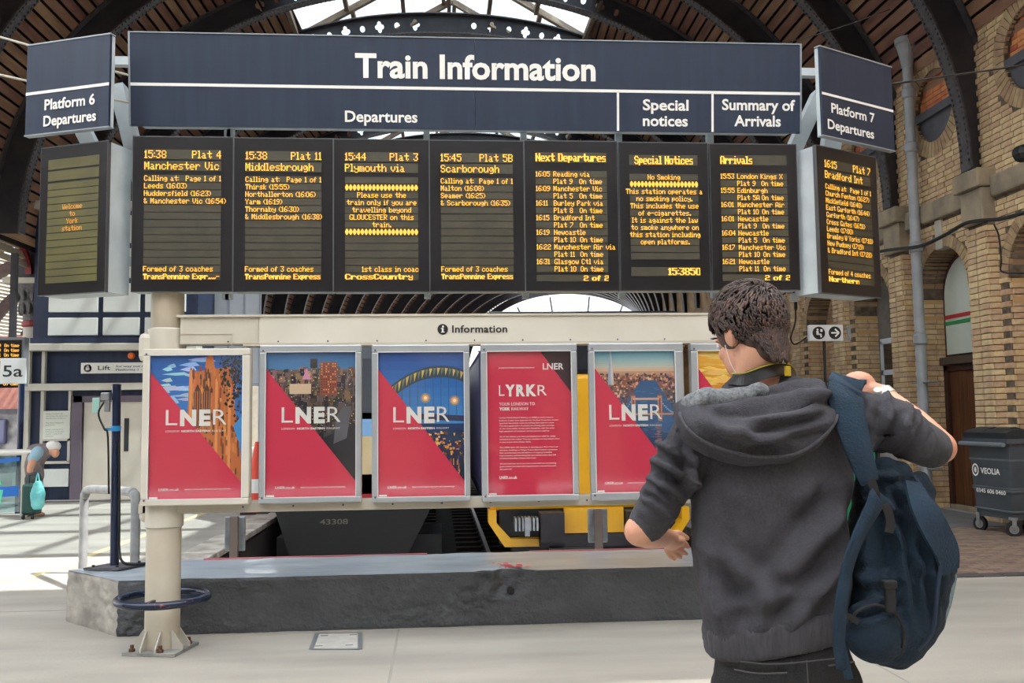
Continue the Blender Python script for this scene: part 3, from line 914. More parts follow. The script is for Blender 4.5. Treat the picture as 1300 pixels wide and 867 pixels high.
# louvre and white window in the second arch
w2 = structure('window_2'); yc = C0+BAY; ox = bay_off(yc); xb = XW+ox+0.42
b = MB(); b.b2((xb, yc-0.72, 2.0), (xb+0.05, yc+0.72, 4.0)); b.build('window_surround', mat('grey_render', (128, 122, 112), 0.9, c2=(112, 106, 98), scale=5), w2)
for k in range(14):
    b = MB(); b.box((xb-0.03, yc-0.06, 2.98+k*0.055), (0.05, 0.42, 0.012), Matrix.Rotation(rad(35), 3, 'Y')); b.build('louvre_slat', mat('louvre_dark', (52, 56, 60), 0.5), w2)
b = MB(); b.b2((xb-0.02, yc-0.30, 2.94), (xb+0.0, yc+0.18, 3.76)); b.build('louvre_back', M_black, w2)
b = MB()
for (y0, y1, z0, z1) in ((-0.30, -0.24, .9, 2.80), (0.44, 0.52, .9, 2.80), (-0.30, 0.52, 2.74, 2.84), (-0.30, 0.52, 2.18, 2.27), (-0.30, 0.52, 1.62, 1.68), (-0.30, 0.52, .86, .94)):
    b.b2((xb-0.07, yc+y0, z0), (xb-0.01, yc+y1, z1))
b.each('window_frame', mat('white_frame', (214, 220, 224), 0.4), w2)
for z0, z1 in ((0.94, 1.62), (1.68, 2.18), (2.27, 2.74)):
    b = MB(); b.b2((xb-0.045, yc-0.24, z0), (xb-0.035, yc+0.44, z1)); b.build('window_pane', mat('dark_pane', (52, 42, 38), 0.08), w2)
# pinkish building and train on the far left side of the station
wl = structure('wall_left')
b = MB(); b.b2((-27, 30, 1.85), (-12, 30.3, 4.2)); b.build('brick_face', mat('pink_brick', (214, 150, 138), 0.9, c2=(196, 134, 122), scale=5), wl)
b = MB(); b.b2((-27, 30.05, 0), (-12, 30.3, 1.85)); b.build('lower_wall', mat('pale_wall', (196, 194, 196), 0.7, c2=(120, 118, 124), scale=3), wl)
b = MB()
for k in range(8): b.bev((-26+k*1.7, 29.9, 0.9), (-25+k*1.7, 30.1, 1.65), 0.05)
b.build('carriage_window', mat('purple_glass', (112, 112, 150), 0.15), wl)
b = MB(); b.b2((-27, 29.8, 1.82), (-12, 30.0, 1.95)); b.build('canopy_edge', M_lead, wl)
# ================================================================== LIFT HOUSING
YL = 19.0
lift = thing('lift_housing', 'dark blue lift housing with pale panels and cream beams on the left platform', 'lift', (-6.3, YL, 0))
M_nv = mat('lift_navy', (26, 38, 66), 0.4, c2=(36, 48, 76), scale=3, stretch=(6, 1, 0.3))
b = MB(); b.b2((-7.9, YL+0.10, 0), (-4.75, YL+2.6, 5.7)); b.build('lift_body', M_nv, lift)
M_pan = mat('lift_panel', (226, 228, 222), 0.5, c2=(216, 219, 214), scale=2)
xs = [-7.62, -6.72, -5.84, -4.95]; zs_ = [3.16, 3.62, 4.30, 5.0, 5.66]
for i in range(3):
    for j in range(4):
        x0, x1 = (-7.60, -6.66) if i == 0 else ((-6.56, -5.86) if i == 1 else (-5.76, -4.98))
        b = MB(); b.bev((x0, YL+0.04, zs_[j]+0.05), (x1, YL+0.12, zs_[j+1]-0.06), 0.012); b.build('wall_panel', M_pan, lift)
b = MB(); b.bev((-8.0, YL-0.15, 2.90), (-4.7, YL+0.3, 3.04), 0.015); b.build('cream_beam', M_cream, lift, label='upper cream beam')
b = MB(); b.bev((-8.0, YL-0.08, 2.13), (-4.7, YL+0.3, 2.27), 0.015); b.build('cream_beam', M_cream, lift, label='lower cream beam')
b = MB(); b.bev((-8.0, YL-0.1, 5.70), (-4.7, YL+0.3, 5.86), 0.015); b.build('cream_beam', M_cream, lift, label='top cream beam')
b = MB(); b.b2((-7.9, YL-0.02, 3.04), (-4.75, YL+0.1, 3.16)); b.build('navy_rail', M_nv, lift)
b = MB()
b.b2((-7.68, YL-0.0, 0.0), (-7.62, YL+0.12, 2.9)); b.b2((-7.16, YL, 0.75), (-7.11, YL+0.12, 2.13))
b.b2((-7.95, YL+0.0, 0.0), (-7.90, YL+0.12, 2.9))
b.b2((-7.62, YL, 0.72), (-7.11, YL+0.12, 0.77)); b.b2((-7.62, YL, 1.16), (-7.11, YL+0.12, 1.21))
b.each('cream_trim', M_cream, lift)
b = MB(); b.b2((-7.6, YL+0.02, 0.28), (-7.13, YL+0.12, 0.62)); b.build('vent_panel', M_pan, lift)
M_ste = mat('lift_door_steel', (214, 206, 190), 0.5, 0.1, c2=(202, 194, 180), scale=2)
for k, (x0, x1) in enumerate(((-6.86, -6.22), (-6.20, -5.50), (-5.48, -4.9))):
    b = MB(); b.b2((x0, YL+0.0, 0.02), (x1, YL+0.09, 1.90)); d = b.build('lift_door', M_ste, lift)
    if k == 1:
        for xx in (-6.05, -5.72):
            b = MB(); b.b2((xx-0.045, YL-0.006, 0.94), (xx+0.045, YL+0.01, 1.58)); b.build('door_window', mat('door_glass', (60, 62, 64), 0.1), d)
b = MB(); b.b2((-7.05, YL-0.05, 1.90), (-4.8, YL+0.1, 2.02)); b.b2((-7.08, YL-0.05, 0), (-6.88, YL+0.1, 2.02))
b.each('door_surround', mat('mauve_steel', (104, 92, 104), 0.5, 0.2), lift)
b = MB(); b.b2((-7.5, YL-0.25, -0.0), (-4.8, YL+0.0, 0.03)); b.build('threshold', mat('threshold', (112, 108, 104), 0.7), lift)
# boards fixed to the housing
pn = Panel((-6.95, YL+0.06, 2.67), (1, 0, 0), 1.62, 0.21)
ls = thing('lift_sign', 'white sign reading Lift for way out above the steel lift doors', 'sign', (-6.14, YL+0.05, 2.46))
MB().slab(pn.quad(0, 0, 1, 1, 0.03), (0, -1, 0), 0.03).build('sign_plate', M_white, ls)
lettering('Lift', pn, 0.20, 0.68, 0.42, M_blackink, ls, 0.01, u1=0.345, off=0.034)
lettering('for way out &', pn, 0.41, 0.44, 0.2, M_blackink, ls, 0.01, u1=0.75, off=0.034)
lettering('Platforms 1 - 4, 10 & 11', pn, 0.41, 0.76, 0.2, M_blackink, ls, 0.01, u1=0.98, off=0.034)
b = MB(); b.lathe(pn.P(0.08, 0.5, 0.03), [(0.075, 0), (0.075, 0.004)], 20, 'y'); o = b.build('lift_symbol', M_blackink, ls)
b = MB(); c0 = pn.P(0.08, 0.5, 0.036); b.b2((c0.x-0.035, c0.y-0.003, c0.z-0.04), (c0.x+0.035, c0.y, c0.z+0.015)); b.box((c0.x, c0.y-0.001, c0.z+0.04), (0.05, 0.003, 0.02)); b.build('lift_symbol_figure', M_white, ls)
pn = Panel((-7.62, YL+0.02, 1.74), (1, 0, 0), 0.50, 0.54)
nb = thing('notice_board', 'white printed notice on the blue wall left of the lift doors', 'notice', (-7.37, YL, 1.2))
MB().slab(pn.quad(0, 0, 1, 1, 0.03), (0, -1, 0), 0.03).build('notice_plate', mat('notice_white', (216, 218, 206), 0.5), nb)
rn = ["Passengers are reminded to take", "care at the edge of the platform and to", "stand well back from the yellow line.", "", "Please keep your belongings with", "you at all times.", "", "Passengers needing help with the", "lift should press the call button", "and speak to a member of staff", "at the platform."]
for i, s in enumerate(rn):
    if s: lettering(s, pn, 0.10, 0.12+i*0.08, 0.036, M_blackink, nb, 0.0, off=0.033, u1=0.10+0.8*len(s)/39)
for (x, c, nm, lb) in ((-6.0, (226, 110, 40), 'beacon', 'round orange beacon lamp on the blue wall over the lift sign'), (-5.72, (226, 214, 206), 'sounder', 'small pale alarm sounder right of the orange beacon')):
    b = MB(); z = 2.80
    if nm == 'beacon': b.lathe((x, YL+0.07, z), [(0.05, -0.09), (0.065, -0.05), (0.065, 0)], 16, 'y')
    else: b.bev((x-0.07, YL, z-0.08), (x+0.07, YL+0.09, z+0.02), 0.02)
    tag(b.build(nm, mat(nm, c, 0.4), None), lb, 'alarm')
# glazed screen right of the housing; daylight on it put into the white
sc = thing('glazed_screen', 'bright white glazed screen between the lift housing and the curving roof', 'screen', (-4.4, 20.5, 0))
for k in range(3):
    b = MB(); b.b2((-4.78+k*0.33, 20.5, 2.3), (-4.48+k*0.33, 20.53, 4.6)); b.build('screen_pane', mat('daylit_white_glass', (232, 238, 246), 0.35), sc)
b = MB()
for k in range(4): b.b2((-4.80+k*0.33, 20.46, 0), (-4.765+k*0.33, 20.55, 4.65))
b.b2((-4.8, 20.46, 4.6), (-3.78, 20.55, 4.66)); b.b2((-4.8, 20.46, 2.24), (-3.78, 20.55, 2.3)); b.each('screen_frame', mat('screen_frame', (186, 192, 204), 0.5), sc)

# ================================================================== LEFT PLATFORM THINGS
# departures screen at the far left and the 5a sign
od = thing('departures_screen', 'distant black departures screen with rows of orange text at the far left edge', 'screen', (-8.0, 17.65, 2.2))
pn = Panel((-8.847, 17.59, 3.004), (1, 0, 0), 1.38, 0.86)
b = MB(); b.b2((-8.927, 17.6, 2.174), (-7.427, 17.8, 3.054)); b.build('screen_case', mat('grey_case', (112, 114, 118), 0.5), od)
MB().slab(pn.quad(0, 0, 1, 1, 0.002), (0, -1, 0), 0.01).build('screen_face', M_black, od)
for k in range(9):
    led_text(random.choice(['London Kings X', 'Newcastle', 'Leeds', 'Edinburgh', 'Hull', 'Scarborough']), pn, 0.25, 0.8, 0.08+k*0.1, 0.07, M_led, od)
    led_text(random.choice(['3', '5', '9', '11']) + '  ' + 'On time', pn, 0.66, 0.97, 0.08+k*0.1, 0.07, M_led, od, align='R')
b = MB(); b.b2((-7.727, 17.65, 3.054), (-7.627, 17.75, 4.6)); b.build('hanger', M_iron, od)
pl = thing('platform_number_sign', 'square white sign reading 5a on a dark pole', 'sign', (-7.156, 16.6, 0))
pn = Panel((-7.368, 16.55, 2.606), (1, 0, 0), 0.424, 0.431)
b = MB(); b.bev((-7.368, 16.55, 2.175), (-6.944, 16.6, 2.606), 0.008); b.build('sign_plate', mat('sign_pale', (206, 210, 210), 0.5), pl)
lettering('5a', pn, 0.12, 0.72, 0.46, M_blackink, pl, 0.01, u1=0.88)
b = MB(); b.tube([(-7.054, 16.66, 0), (-7.054, 16.66, 2.325)], 0.05, 12); b.build('pole', M_darkblue, pl)
# glass balustrade
bal = thing('glass_balustrade', 'glass balustrade with blue stripes and green figures at the left edge', 'balustrade', (-8, 16.0, 0))
for k in range(3):
    x1 = -6.75-k*1.2
    b = MB(); b.b2((x1-1.12, 16.0, 0.08), (x1, 16.012, 0.98)); g = b.build('glass_pane', glass('balustrade_glass', (206, 232, 236), 0.80), bal)
    b = MB()
    b.slab([(x1-1.1, 15.996, 0.86), (x1-0.02, 15.996, 0.96), (x1-0.02, 15.996, 0.90), (x1-1.1, 15.996, 0.80)], (0, -1, 0), 0.003)
    b.slab([(x1-1.1, 15.996, 0.46), (x1-0.02, 15.996, 0.50), (x1-0.02, 15.996, 0.34), (x1-1.1, 15.996, 0.28)], (0, -1, 0), 0.003)
    b.each('blue_stripe', mat('stripe_blue', (36, 108, 196), 0.4), g)
    b = MB()
    b.slab([(x1-0.50, 15.994, 0.82), (x1-0.42, 15.994, 0.82), (x1-0.28, 15.994, 0.52), (x1-0.62, 15.994, 0.52)], (0, -1, 0), 0.003)
    b.slab([(x1-0.60, 15.994, 0.44), (x1-0.26, 15.994, 0.44), (x1-0.30, 15.994, 0.2), (x1-0.52, 15.994, 0.12)], (0, -1, 0), 0.003)
    b.each('green_figure', mat('mint_green', (96, 206, 172), 0.4), g)
b = MB(); b.tube([(-10.4, 15.98, 1.04), (-6.56, 15.98, 1.04)], 0.05, 12); b.build('handrail', mat('rail_pale', (214, 212, 204), 0.35, 0.2), bal)
b = MB()
for k in range(4): b.bev((-6.72-k*1.2, 15.94, 0), (-6.60-k*1.2, 16.03, 1.02), 0.01)
b.each('post', mat('post_steel', (196, 192, 180), 0.4, 0.3), bal)

# people on the far bench
def seated(x, y, top, leg, lab, flip=1):
    p = thing('person', lab, 'person', (x, y, 0), 'people waiting on the far bench')
    b = MB(); chain(b, [(x, y, 0.52), (x+0.03*flip, y-0.02, 0.78), (x+0.04*flip, y-0.04, 1.0), (x+0.06*flip, y-0.08, 1.12)], [0.15, 0.15, 0.16, 0.07])
    for s in (-0.17, 0.17): chain(b, [(x+s, y-0.03, 0.98), (x+s*1.1, y-0.18, 0.74), (x+s*0.5, y-0.40, 0.68)], [0.06, 0.05, 0.04], 8)
    organic('top', b, top, p, 0.03, 3)
    b = MB()
    for s in (-0.10, 0.10): chain(b, [(x+s, y, 0.50), (x+s+0.02, y-0.42, 0.50), (x+s+0.03, y-0.45, 0.10)], [0.10, 0.075, 0.05], 8)
    organic('trousers', b, leg, p, 0.03, 3)
    b = MB(); b.ell((x+0.07*flip, y-0.11, 1.27), (0.085, 0.10, 0.12)); b.ell((x+0.07*flip, y-0.21, 1.26), (0.02, 0.025, 0.03), 6, 4)
    organic('head', b, M_skin, p, 0.02, 2)
    b = MB(); b.ell((x+0.07*flip, y-0.09, 1.31), (0.092, 0.105, 0.105)); b.build('hair', M_hair, p, True)
    b = MB()
    for s in (-0.10, 0.10): b.ell((x+s+0.03, y-0.50, 0.05), (0.05, 0.13, 0.05), 8, 6)
    b.build('shoe', M_blackink, p, True)
M_skin = mat('skin', (214, 160, 132), 0.5, c2=(202, 144, 118), scale=9, bump=0.1, bscale=200)
M_hair = mat('hair_brown', (66, 48, 40), 0.55, c2=(92, 70, 58), scale=60, stretch=(1, 1, 0.3))
be = thing('platform_bench', 'dark bench on the far platform beyond the 5a pole', 'bench', (-13.2, 26, 0))
b = MB(); b.bev((-15.2, 25.8, 0.42), (-12.0, 26.3, 0.47), 0.01); b.build('seat', M_iron, be)
b = MB(); b.bev((-15.2, 26.28, 0.5), (-12.0, 26.33, 0.9), 0.01); b.build('backrest', M_iron, be)
for k in range(3):
    b = MB(); b.b2((-15.0+k*1.4, 25.85, 0), (-14.95+k*1.4, 26.25, 0.42)); b.build('leg', M_iron, be)
seated(-13.35, 26.0, mat('top_purple', (150, 96, 150), 0.8), mat('jeans_blue', (60, 84, 130), 0.8), 'seated person in a purple top left of the 5a pole on the far bench')
seated(-12.75, 26.0, mat('top_pale', (222, 212, 204), 0.8), mat('jeans_blue', (60, 84, 130), 0.8), 'seated person in a pale top and jeans, right on the far bench', -1)
seated(-14.3, 26.0, mat('top_dark', (52, 56, 70), 0.8), mat('trousers_dark', (44, 44, 50), 0.8), 'seated person in dark clothes at the left of the far bench')

# grey hoop barrier
hp = thing('hoop_barrier', 'grey tubular hoop barrier left of the sign post', 'barrier', (-3.2, 9.5, 0))
pts = [(-3.57, 9.95, 0), (-3.57, 9.95, 0.70), (-3.54, 9.90, 0.78), (-3.46, 9.80, 0.84)]
pts += [(-2.82, 8.95, 0.87), (-2.75, 8.86, 0.85), (-2.71, 8.80, 0.77), (-2.71, 8.80, 0.0)]
smooth_angle(MB().tube(spline(pts, 5), 0.042, 14).build('tube', mat('hoop_grey', (150, 152, 154), 0.45, c2=(130, 132, 134), scale=10), hp))
b = MB(); b.lathe((-3.57, 9.95, 0), [(0.09, 0), (0.09, 0.012)], 16); b.lathe((-2.71, 8.80, 0), [(0.09, 0), (0.09, 0.012)], 16); b.each('foot_flange', M_steel, hp)

# traffic cone seen between the first two posters
cn = thing('traffic_cone', 'red and white traffic cone seen between the first two posters', 'cone', (-2.95, 15.8, 0))
X_ = at(329, 650, Z=0).x
b = MB(); b.lathe((X_, 15.8, 0.04), [(0.24, 0), (0.19, 0.30)], 20); b.lathe((X_, 15.8, 0.56), [(0.142, 0), (0.03, 0.60)], 20); b.each('cone_body', mat('cone_red', (222, 70, 50), 0.5), cn)
b = MB(); b.lathe((X_, 15.8, 0.34), [(0.19, 0), (0.145, 0.22)], 20); b.build('reflective_band', mat('cone_white', (224, 224, 222), 0.4), cn)
b = MB(); b.bev((X_-0.22, 15.58, 0), (X_+0.22, 16.02, 0.04), 0.01); b.build('cone_base', M_blackink, cn)

# ================================================================== TRAINS
def car_section(w_, z0, z1, zr, k=16):
    """closed outline (x, z) of a carriage end"""
    out = [(-w_/2+0.15, z0), (-w_/2, z0+0.4), (-w_/2, z1)]
    for i in range(1, k): 
        a = math.pi*(1-i/k); out.append((w_/2*math.cos(a), z1+(zr-z1)*math.sin(a)))
    return out+[(w_/2, z1), (w_/2, z0+0.4), (w_/2-0.15, z0)]
T1X = -1.16
t1 = thing('train', 'left train with a windscreen coloured as a blue reflection, cream nose and black valance numbered 43308', 'train', (T1X, 14, -0.8))
def rings_at(X, spec):
    """spec: (y, half width, z low, z side top, z roof)"""
    return [[(X+x, y, z) for x, z in car_section(2*hw, zl, zt, zr)] for y, hw, zl, zt, zr in spec]
M_dk = mat('train_dark_grey', (52, 54, 60), 0.4)
M_nose = mat('train_cream', (226, 206, 164), 0.35, c2=(212, 190, 146), scale=2)
b = MB(); b.loft(rings_at(T1X, [(14.05, 1.15, 0.38, 1.20, 1.25), (14.6, 1.27, 0.34, 1.26, 1.30)])); b.build('nose_lower', M_nose, t1)
b = MB(); b.loft(rings_at(T1X, [(14.02, 1.17, 0.30, 0.42, 0.44), (14.7, 1.30, 0.26, 0.42, 0.44)])); b.build('red_stripe', mat('train_red', (176, 26, 40), 0.35), t1)
b = MB(); b.slab([(T1X-1.0, 14.12, 1.25), (T1X+1.0, 14.12, 1.25), (T1X+0.9, 14.75, 1.95), (T1X-0.9, 14.75, 1.95)], (0, -1, 0.9), 0.08); b.build('windscreen', mat('windscreen_blue_reflection', (104, 150, 196), 0.12, coat=0.5), t1)  # blue reflection put into the windscreen colour
b = MB(); b.loft(rings_at(T1X, [(14.35, 1.26, 1.2, 1.4, 1.5), (14.9, 1.33, 0.3, 2.0, 2.45), (15.6, 1.36, 0.2, 2.1, 2.85), (33, 1.36, 0.2, 2.1, 2.85)])); b.build('body_shell', M_dk, t1)
vl = [(T1X-1.22, 13.96, 0.31), (T1X+1.10, 13.96, 0.31), (T1X+0.62, 13.90, -0.62), (T1X-0.92, 13.90, -0.62)]
MB().slab(vl, (0, -1, 0), 0.5).build('valance', mat('valance_black', (9, 9, 11), 0.5, c2=(14, 14, 16), scale=6), t1)
vp = Panel((T1X-1.22, 13.95, 0.31), (1, 0, 0), 2.32, 0.93)
ptext('43308', vp, 406, 442, 665.5, 7, mat('worn_grey_letter', (104, 100, 92), 0.7), t1, 0.02, off=0.01)
b = MB(); b.tube([(T1X-1.0, 13.8, -0.5), (T1X+0.6, 13.8, -0.5)], 0.05); b.b2((T1X-1.2, 14.2, -0.8), (T1X+1.2, 15.6, -0.2)); b.each('undergear', M_blackink, t1)

T2X = 1.93
t2 = thing('train', 'right train with a yellow front behind the information board', 'train', (T2X, 12.3, -0.8))
M_yel = mat('train_yellow', (238, 178, 22), 0.35, c2=(224, 164, 16), scale=2)
b = MB(); b.bev((T2X-1.28, 12.3, 0.30), (T2X+1.28, 12.6, 2.06), 0.06); b.build('front_panel', M_yel, t2)
b = MB(); b.bev((T2X-1.30, 12.34, 2.06), (T2X+1.30, 12.7, 2.9), 0.06); b.build('cab_window_band', mat('cab_dark', (42, 44, 50), 0.15), t2)
b = MB(); b.loft(rings_at(T2X, [(12.7, 1.30, 0.2, 2.3, 2.86), (13.2, 1.36, 0.15, 2.35, 2.92), (33, 1.36, 0.15, 2.35, 2.92)])); b.build('body_shell', mat('train_purple', (58, 52, 96), 0.35), t2)
def arcband(cx, z0, w0, w1, h_, th, y0, y1):
    """rounded yellow skirt frame: outer w0 at top, w1 at bottom"""
    r = MB()
    out = [(-w0, 0), (-w0, -h_*0.35), (-w1, -h_), (w1, -h_), (w0, -h_*0.35), (w0, 0)]
    inn = [(-w0+th, 0), (-w0+th, -h_*0.35), (-w1+th*0.8, -h_+th), (w1-th*0.8, -h_+th), (w0-th, -h_*0.35), (w0-th, 0)]
    for i in range(5):
        q = [(cx+out[i][0], y0, z0+out[i][1]), (cx+out[i+1][0], y0, z0+out[i+1][1]), (cx+inn[i+1][0], y0, z0+inn[i+1][1]), (cx+inn[i][0], y0, z0+inn[i][1])]
        r.slab(q, (0, -1, 0), y1-y0)
    return r
arcband(T2X, 0.32, 1.30, 1.10, 0.46, 0.10, 12.15, 12.45).build('skirt', M_yel, t2)
b = MB(); b.b2((T2X-1.15, 12.3, -0.12), (T2X+1.15, 12.5, 0.32)); b.build('skirt_recess', M_blackink, t2)
b = MB(); b.b2((T2X-0.66, 11.9, -0.06), (T2X-0.36, 12.2, 0.30)); b.b2((T2X+0.44, 11.9, -0.06), (T2X+0.74, 12.2, 0.30)); b.b2((T2X-0.66, 12.0, -0.14), (T2X+0.74, 12.2, 0.02)); b.each('coupler_frame', M_iron, t2)
b = MB(); b.b2((T2X-0.34, 12.05, 0.03), (T2X+0.42, 12.15, 0.34)); b.build('coupler_cover', M_yel, t2)
b = MB()
for k in range(7): b.b2((T2X-0.98+k*0.045, 11.95, 0.08), (T2X-0.955+k*0.045, 12.2, 0.24))
b.b2((T2X-0.86, 11.9, 0.02), (T2X-0.80, 11.96, 0.25)); b.each('coupler_fins', M_steel, t2)
b = MB(); b.b2((T2X-1.0, 12.2, -0.42), (T2X+1.0, 12.5, -0.14)); b.tube([(T2X-0.55, 12.0, -0.17), (T2X+0.1, 12.0, -0.17)], 0.05); b.each('undergear', M_blackink, t2)
# low buffer plates on posts behind the kerb
for (px, lab) in ((297, 'small grey plate on a short post behind the kerb, left of the trains'), (760, 'small grey plate on a short post in front of the yellow train')):
    p = at(px, 672, Y=9.0); x = p.x
    s = thing('marker_post', lab, 'post', (x, 9.0, 0), 'low marker posts behind the kerb')
    b = MB(); b.b2((x-0.035, 8.98, -0.9), (x+0.035, 9.04, 0.62)); b.each('post', mat('post_rust', (110, 96, 88), 0.7), s)
    b = MB(); b.bev((x-0.095, 9.04, 0.30), (x+0.095, 9.07, 0.62), 0.012); b.build('plate', M_steel, s)

# ================================================================== KERB BLOCK
kb = thing('concrete_kerb', 'long dark grey painted concrete kerb block under the information board', 'kerb', (1.2, 7.4, 0))
HK = 0.385
fp = [(-2.83, 7.57), (-2.26, 6.98), (3.0, 6.98), (3.0, 7.95), (-2.40, 7.95)]
def prism(pts, z0, z1, b):
    n = len(pts)
    b.add([(x, y, z0) for x, y in pts]+[(x, y, z1) for x, y in pts], [tuple(range(n-1, -1, -1)), tuple(range(n, 2*n))]+[(i, (i+1) % n, (i+1) % n+n, i+n) for i in range(n)])
# front skin: a fine grid, chipped and dented where the paint has broken away
def skin(p, q, z0, z1, nx, nz, m, name, chip=None):
    b = MB(); p = Vector(p); q = Vector(q); d = (q-p).normalized(); nn = Vector((d.y, -d.x, 0))
    for j in range(nz+1):
        for i in range(nx+1):
            u, v = i/nx, j/nz; c = p+(q-p)*u; z = z0+(z1-z0)*v
            x = (q-p).length*u
            e = 0.012*noise.fractal(Vector((c.x*3.1, c.y*3.1, z*4)), 0.8, 2.0, 5)
            e += 0.030*max(0, noise.noise(Vector((c.x*1.7, 7, z*3)))+.15)*noise.fractal(Vector((c.x*16, 3, z*18)), 0.7, 2.0, 4)
            if v > 0.97: e -= 0.012
            if v < 0.03: e -= 0.004
            if chip:
                dx = (c.x-chip[0])/0.24; dz = (z-chip[1])/0.18
                r2 = dx*dx+dz*dz
                if r2 < 1: e -= 0.10*(1-r2)*(0.8+0.5*noise.noise(Vector((c.x*14, 0, z*14))))
            b.v.append(tuple(Vector((c.x, c.y, z))+nn*e))
    for j in range(nz):
        for i in range(nx):
            a = j*(nx+1)+i; b.f.append((a, a+1, a+nx+2, a+nx+1))
    o = b.build(name, m, kb, True, fix=False); return o
chip = at(643, 738, Y=6.98)
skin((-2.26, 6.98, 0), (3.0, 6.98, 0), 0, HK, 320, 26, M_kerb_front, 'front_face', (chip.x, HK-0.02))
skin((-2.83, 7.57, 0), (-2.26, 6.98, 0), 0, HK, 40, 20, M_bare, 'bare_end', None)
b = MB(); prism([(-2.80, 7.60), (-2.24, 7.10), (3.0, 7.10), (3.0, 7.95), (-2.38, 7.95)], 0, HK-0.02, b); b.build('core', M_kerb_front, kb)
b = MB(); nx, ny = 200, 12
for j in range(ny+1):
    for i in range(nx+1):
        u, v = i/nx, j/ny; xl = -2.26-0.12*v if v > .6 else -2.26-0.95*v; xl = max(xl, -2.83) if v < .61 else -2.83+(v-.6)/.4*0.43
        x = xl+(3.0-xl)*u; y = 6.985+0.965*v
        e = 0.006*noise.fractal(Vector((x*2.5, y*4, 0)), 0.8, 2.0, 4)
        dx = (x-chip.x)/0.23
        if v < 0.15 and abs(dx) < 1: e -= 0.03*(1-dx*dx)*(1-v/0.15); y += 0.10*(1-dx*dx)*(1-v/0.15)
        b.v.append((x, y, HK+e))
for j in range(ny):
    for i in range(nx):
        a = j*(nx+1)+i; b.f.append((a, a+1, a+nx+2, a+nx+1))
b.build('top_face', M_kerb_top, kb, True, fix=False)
b = MB(); b.b2((-1.9, 7.93, HK-0.02), (-0.1, 7.96, HK+0.008)); b.b2((0.75, 7.93, HK-0.02), (3.0, 7.96, HK+0.008)); b.each('red_edge_line', mat('edge_red', (200, 110, 116), 0.6), kb)
rm = bpy.data.materials.new('spray_red'); rm.use_nodes = True
b = MB(); c_ = chip
rs = random.Random(2)
for k in range(26):
    a, r = rs.uniform(0, 6.3), rs.gauss(0, 0.05); x = c_.x+0.03+r*math.cos(a)*1.3; y = 7.18+r*math.sin(a)*1.8; r_ = rs.uniform(0.006, 0.026)
    if y > 7.06: b.lathe((x, y, HK+0.006), [(r_, 0), (r_*0.8, 0.003)], 8)
b.build('paint_spatter', mat('spray_red2', (226, 96, 108), 0.6), kb)
b = MB(); b.lathe((chip.x+0.03, 6.99, HK-0.14), [(0.028, -0.015), (0.028, 0.08)], 14, 'y'); b.build('pipe_stub', M_blackink, kb)
# dark pole with wires standing on the kerb end
po = thing('camera_pole', 'dark blue pole with cables and blue tape on the left end of the kerb', 'pole', (-2.49, 7.62, HK))
p0 = Vector((-2.49, 7.60, HK)); top = at(148, 490, Y=7.60)
b = MB(); b.tube([p0, (top.x, 7.60, top.z)], 0.034, 12); smooth_angle(b.build('pole', M_darkblue, po))
b = MB(); b.lathe((top.x, 7.6, top.z), [(0.036, 0), (0.036, 0.012), (0.02, 0.016)], 12); b.build('pole_cap', M_darkblue, po)
b = MB(); b.slab([(-2.68, 7.48, HK+0.024), (-2.40, 7.42, HK+0.024), (-2.26, 7.70, HK+0.024), (-2.54, 7.76, HK+0.024)], (0, 0, 1), 0.016); b.build('base_plate', M_lead, po)
b = MB()
for x, y in ((-2.62, 7.52), (-2.43, 7.48), (-2.33, 7.68), (-2.53, 7.72)): b.lathe((x, y, HK+0.024), [(0.012, 0), (0.012, 0.014)], 6)
b.each('bolt', M_blackink, po)
tz = at(147, 544, Y=7.57).z
b = MB(); xt = -2.49+(top.x+2.49)*(tz-HK)/(top.z-HK); b.lathe((xt, 7.60, tz), [(0.037, -0.02), (0.037, 0.02)], 12); b.box((xt-0.045, 7.58, tz-0.005), (0.07, 0.02, 0.022)); b.each('tape', mat('blue_tape', (40, 140, 200), 0.5), po, label='bright blue tape')
cz = at(140, 508, Y=7.57).z
b = MB(); b.bev((top.x-0.10, 7.54, cz-0.0), (top.x-0.035, 7.60, cz+0.06), 0.008); b.bev((top.x-0.075, 7.55, cz-0.09), (top.x-0.035, 7.58, cz-0.004), .004); b.each('clamp', M_steel, po)
b = MB(); b.bev((top.x-0.165, 7.55, cz-0.10), (top.x-0.11, 7.57, cz+0.02), 0.004); b.build('tag_plate', mat('mint_plate', (158, 200, 190), 0.4), po)
b = MB(); xp = top.x; b.tube(spline([(xp-0.07, 7.56, cz), (xp-0.115, 7.55, cz-0.10), (xp-0.07, 7.55, cz-0.22), (xp-0.045, 7.56, tz-0.06), (-2.53, 7.56, tz-0.5)]), 0.008, 6)
b.tube(spline([(-2.465, 7.57, tz-0.1), (-2.45, 7.565, 0.75), (-2.445, 7.56, 0.55), (-2.41, 7.52, 0.45), (-2.34, 7.55, HK+0.03), (-2.2, 7.75, HK+0.015), (-2.1, 7.85, HK+0.012)]), 0.010, 8)
b.build('cable', M_blackink, po)

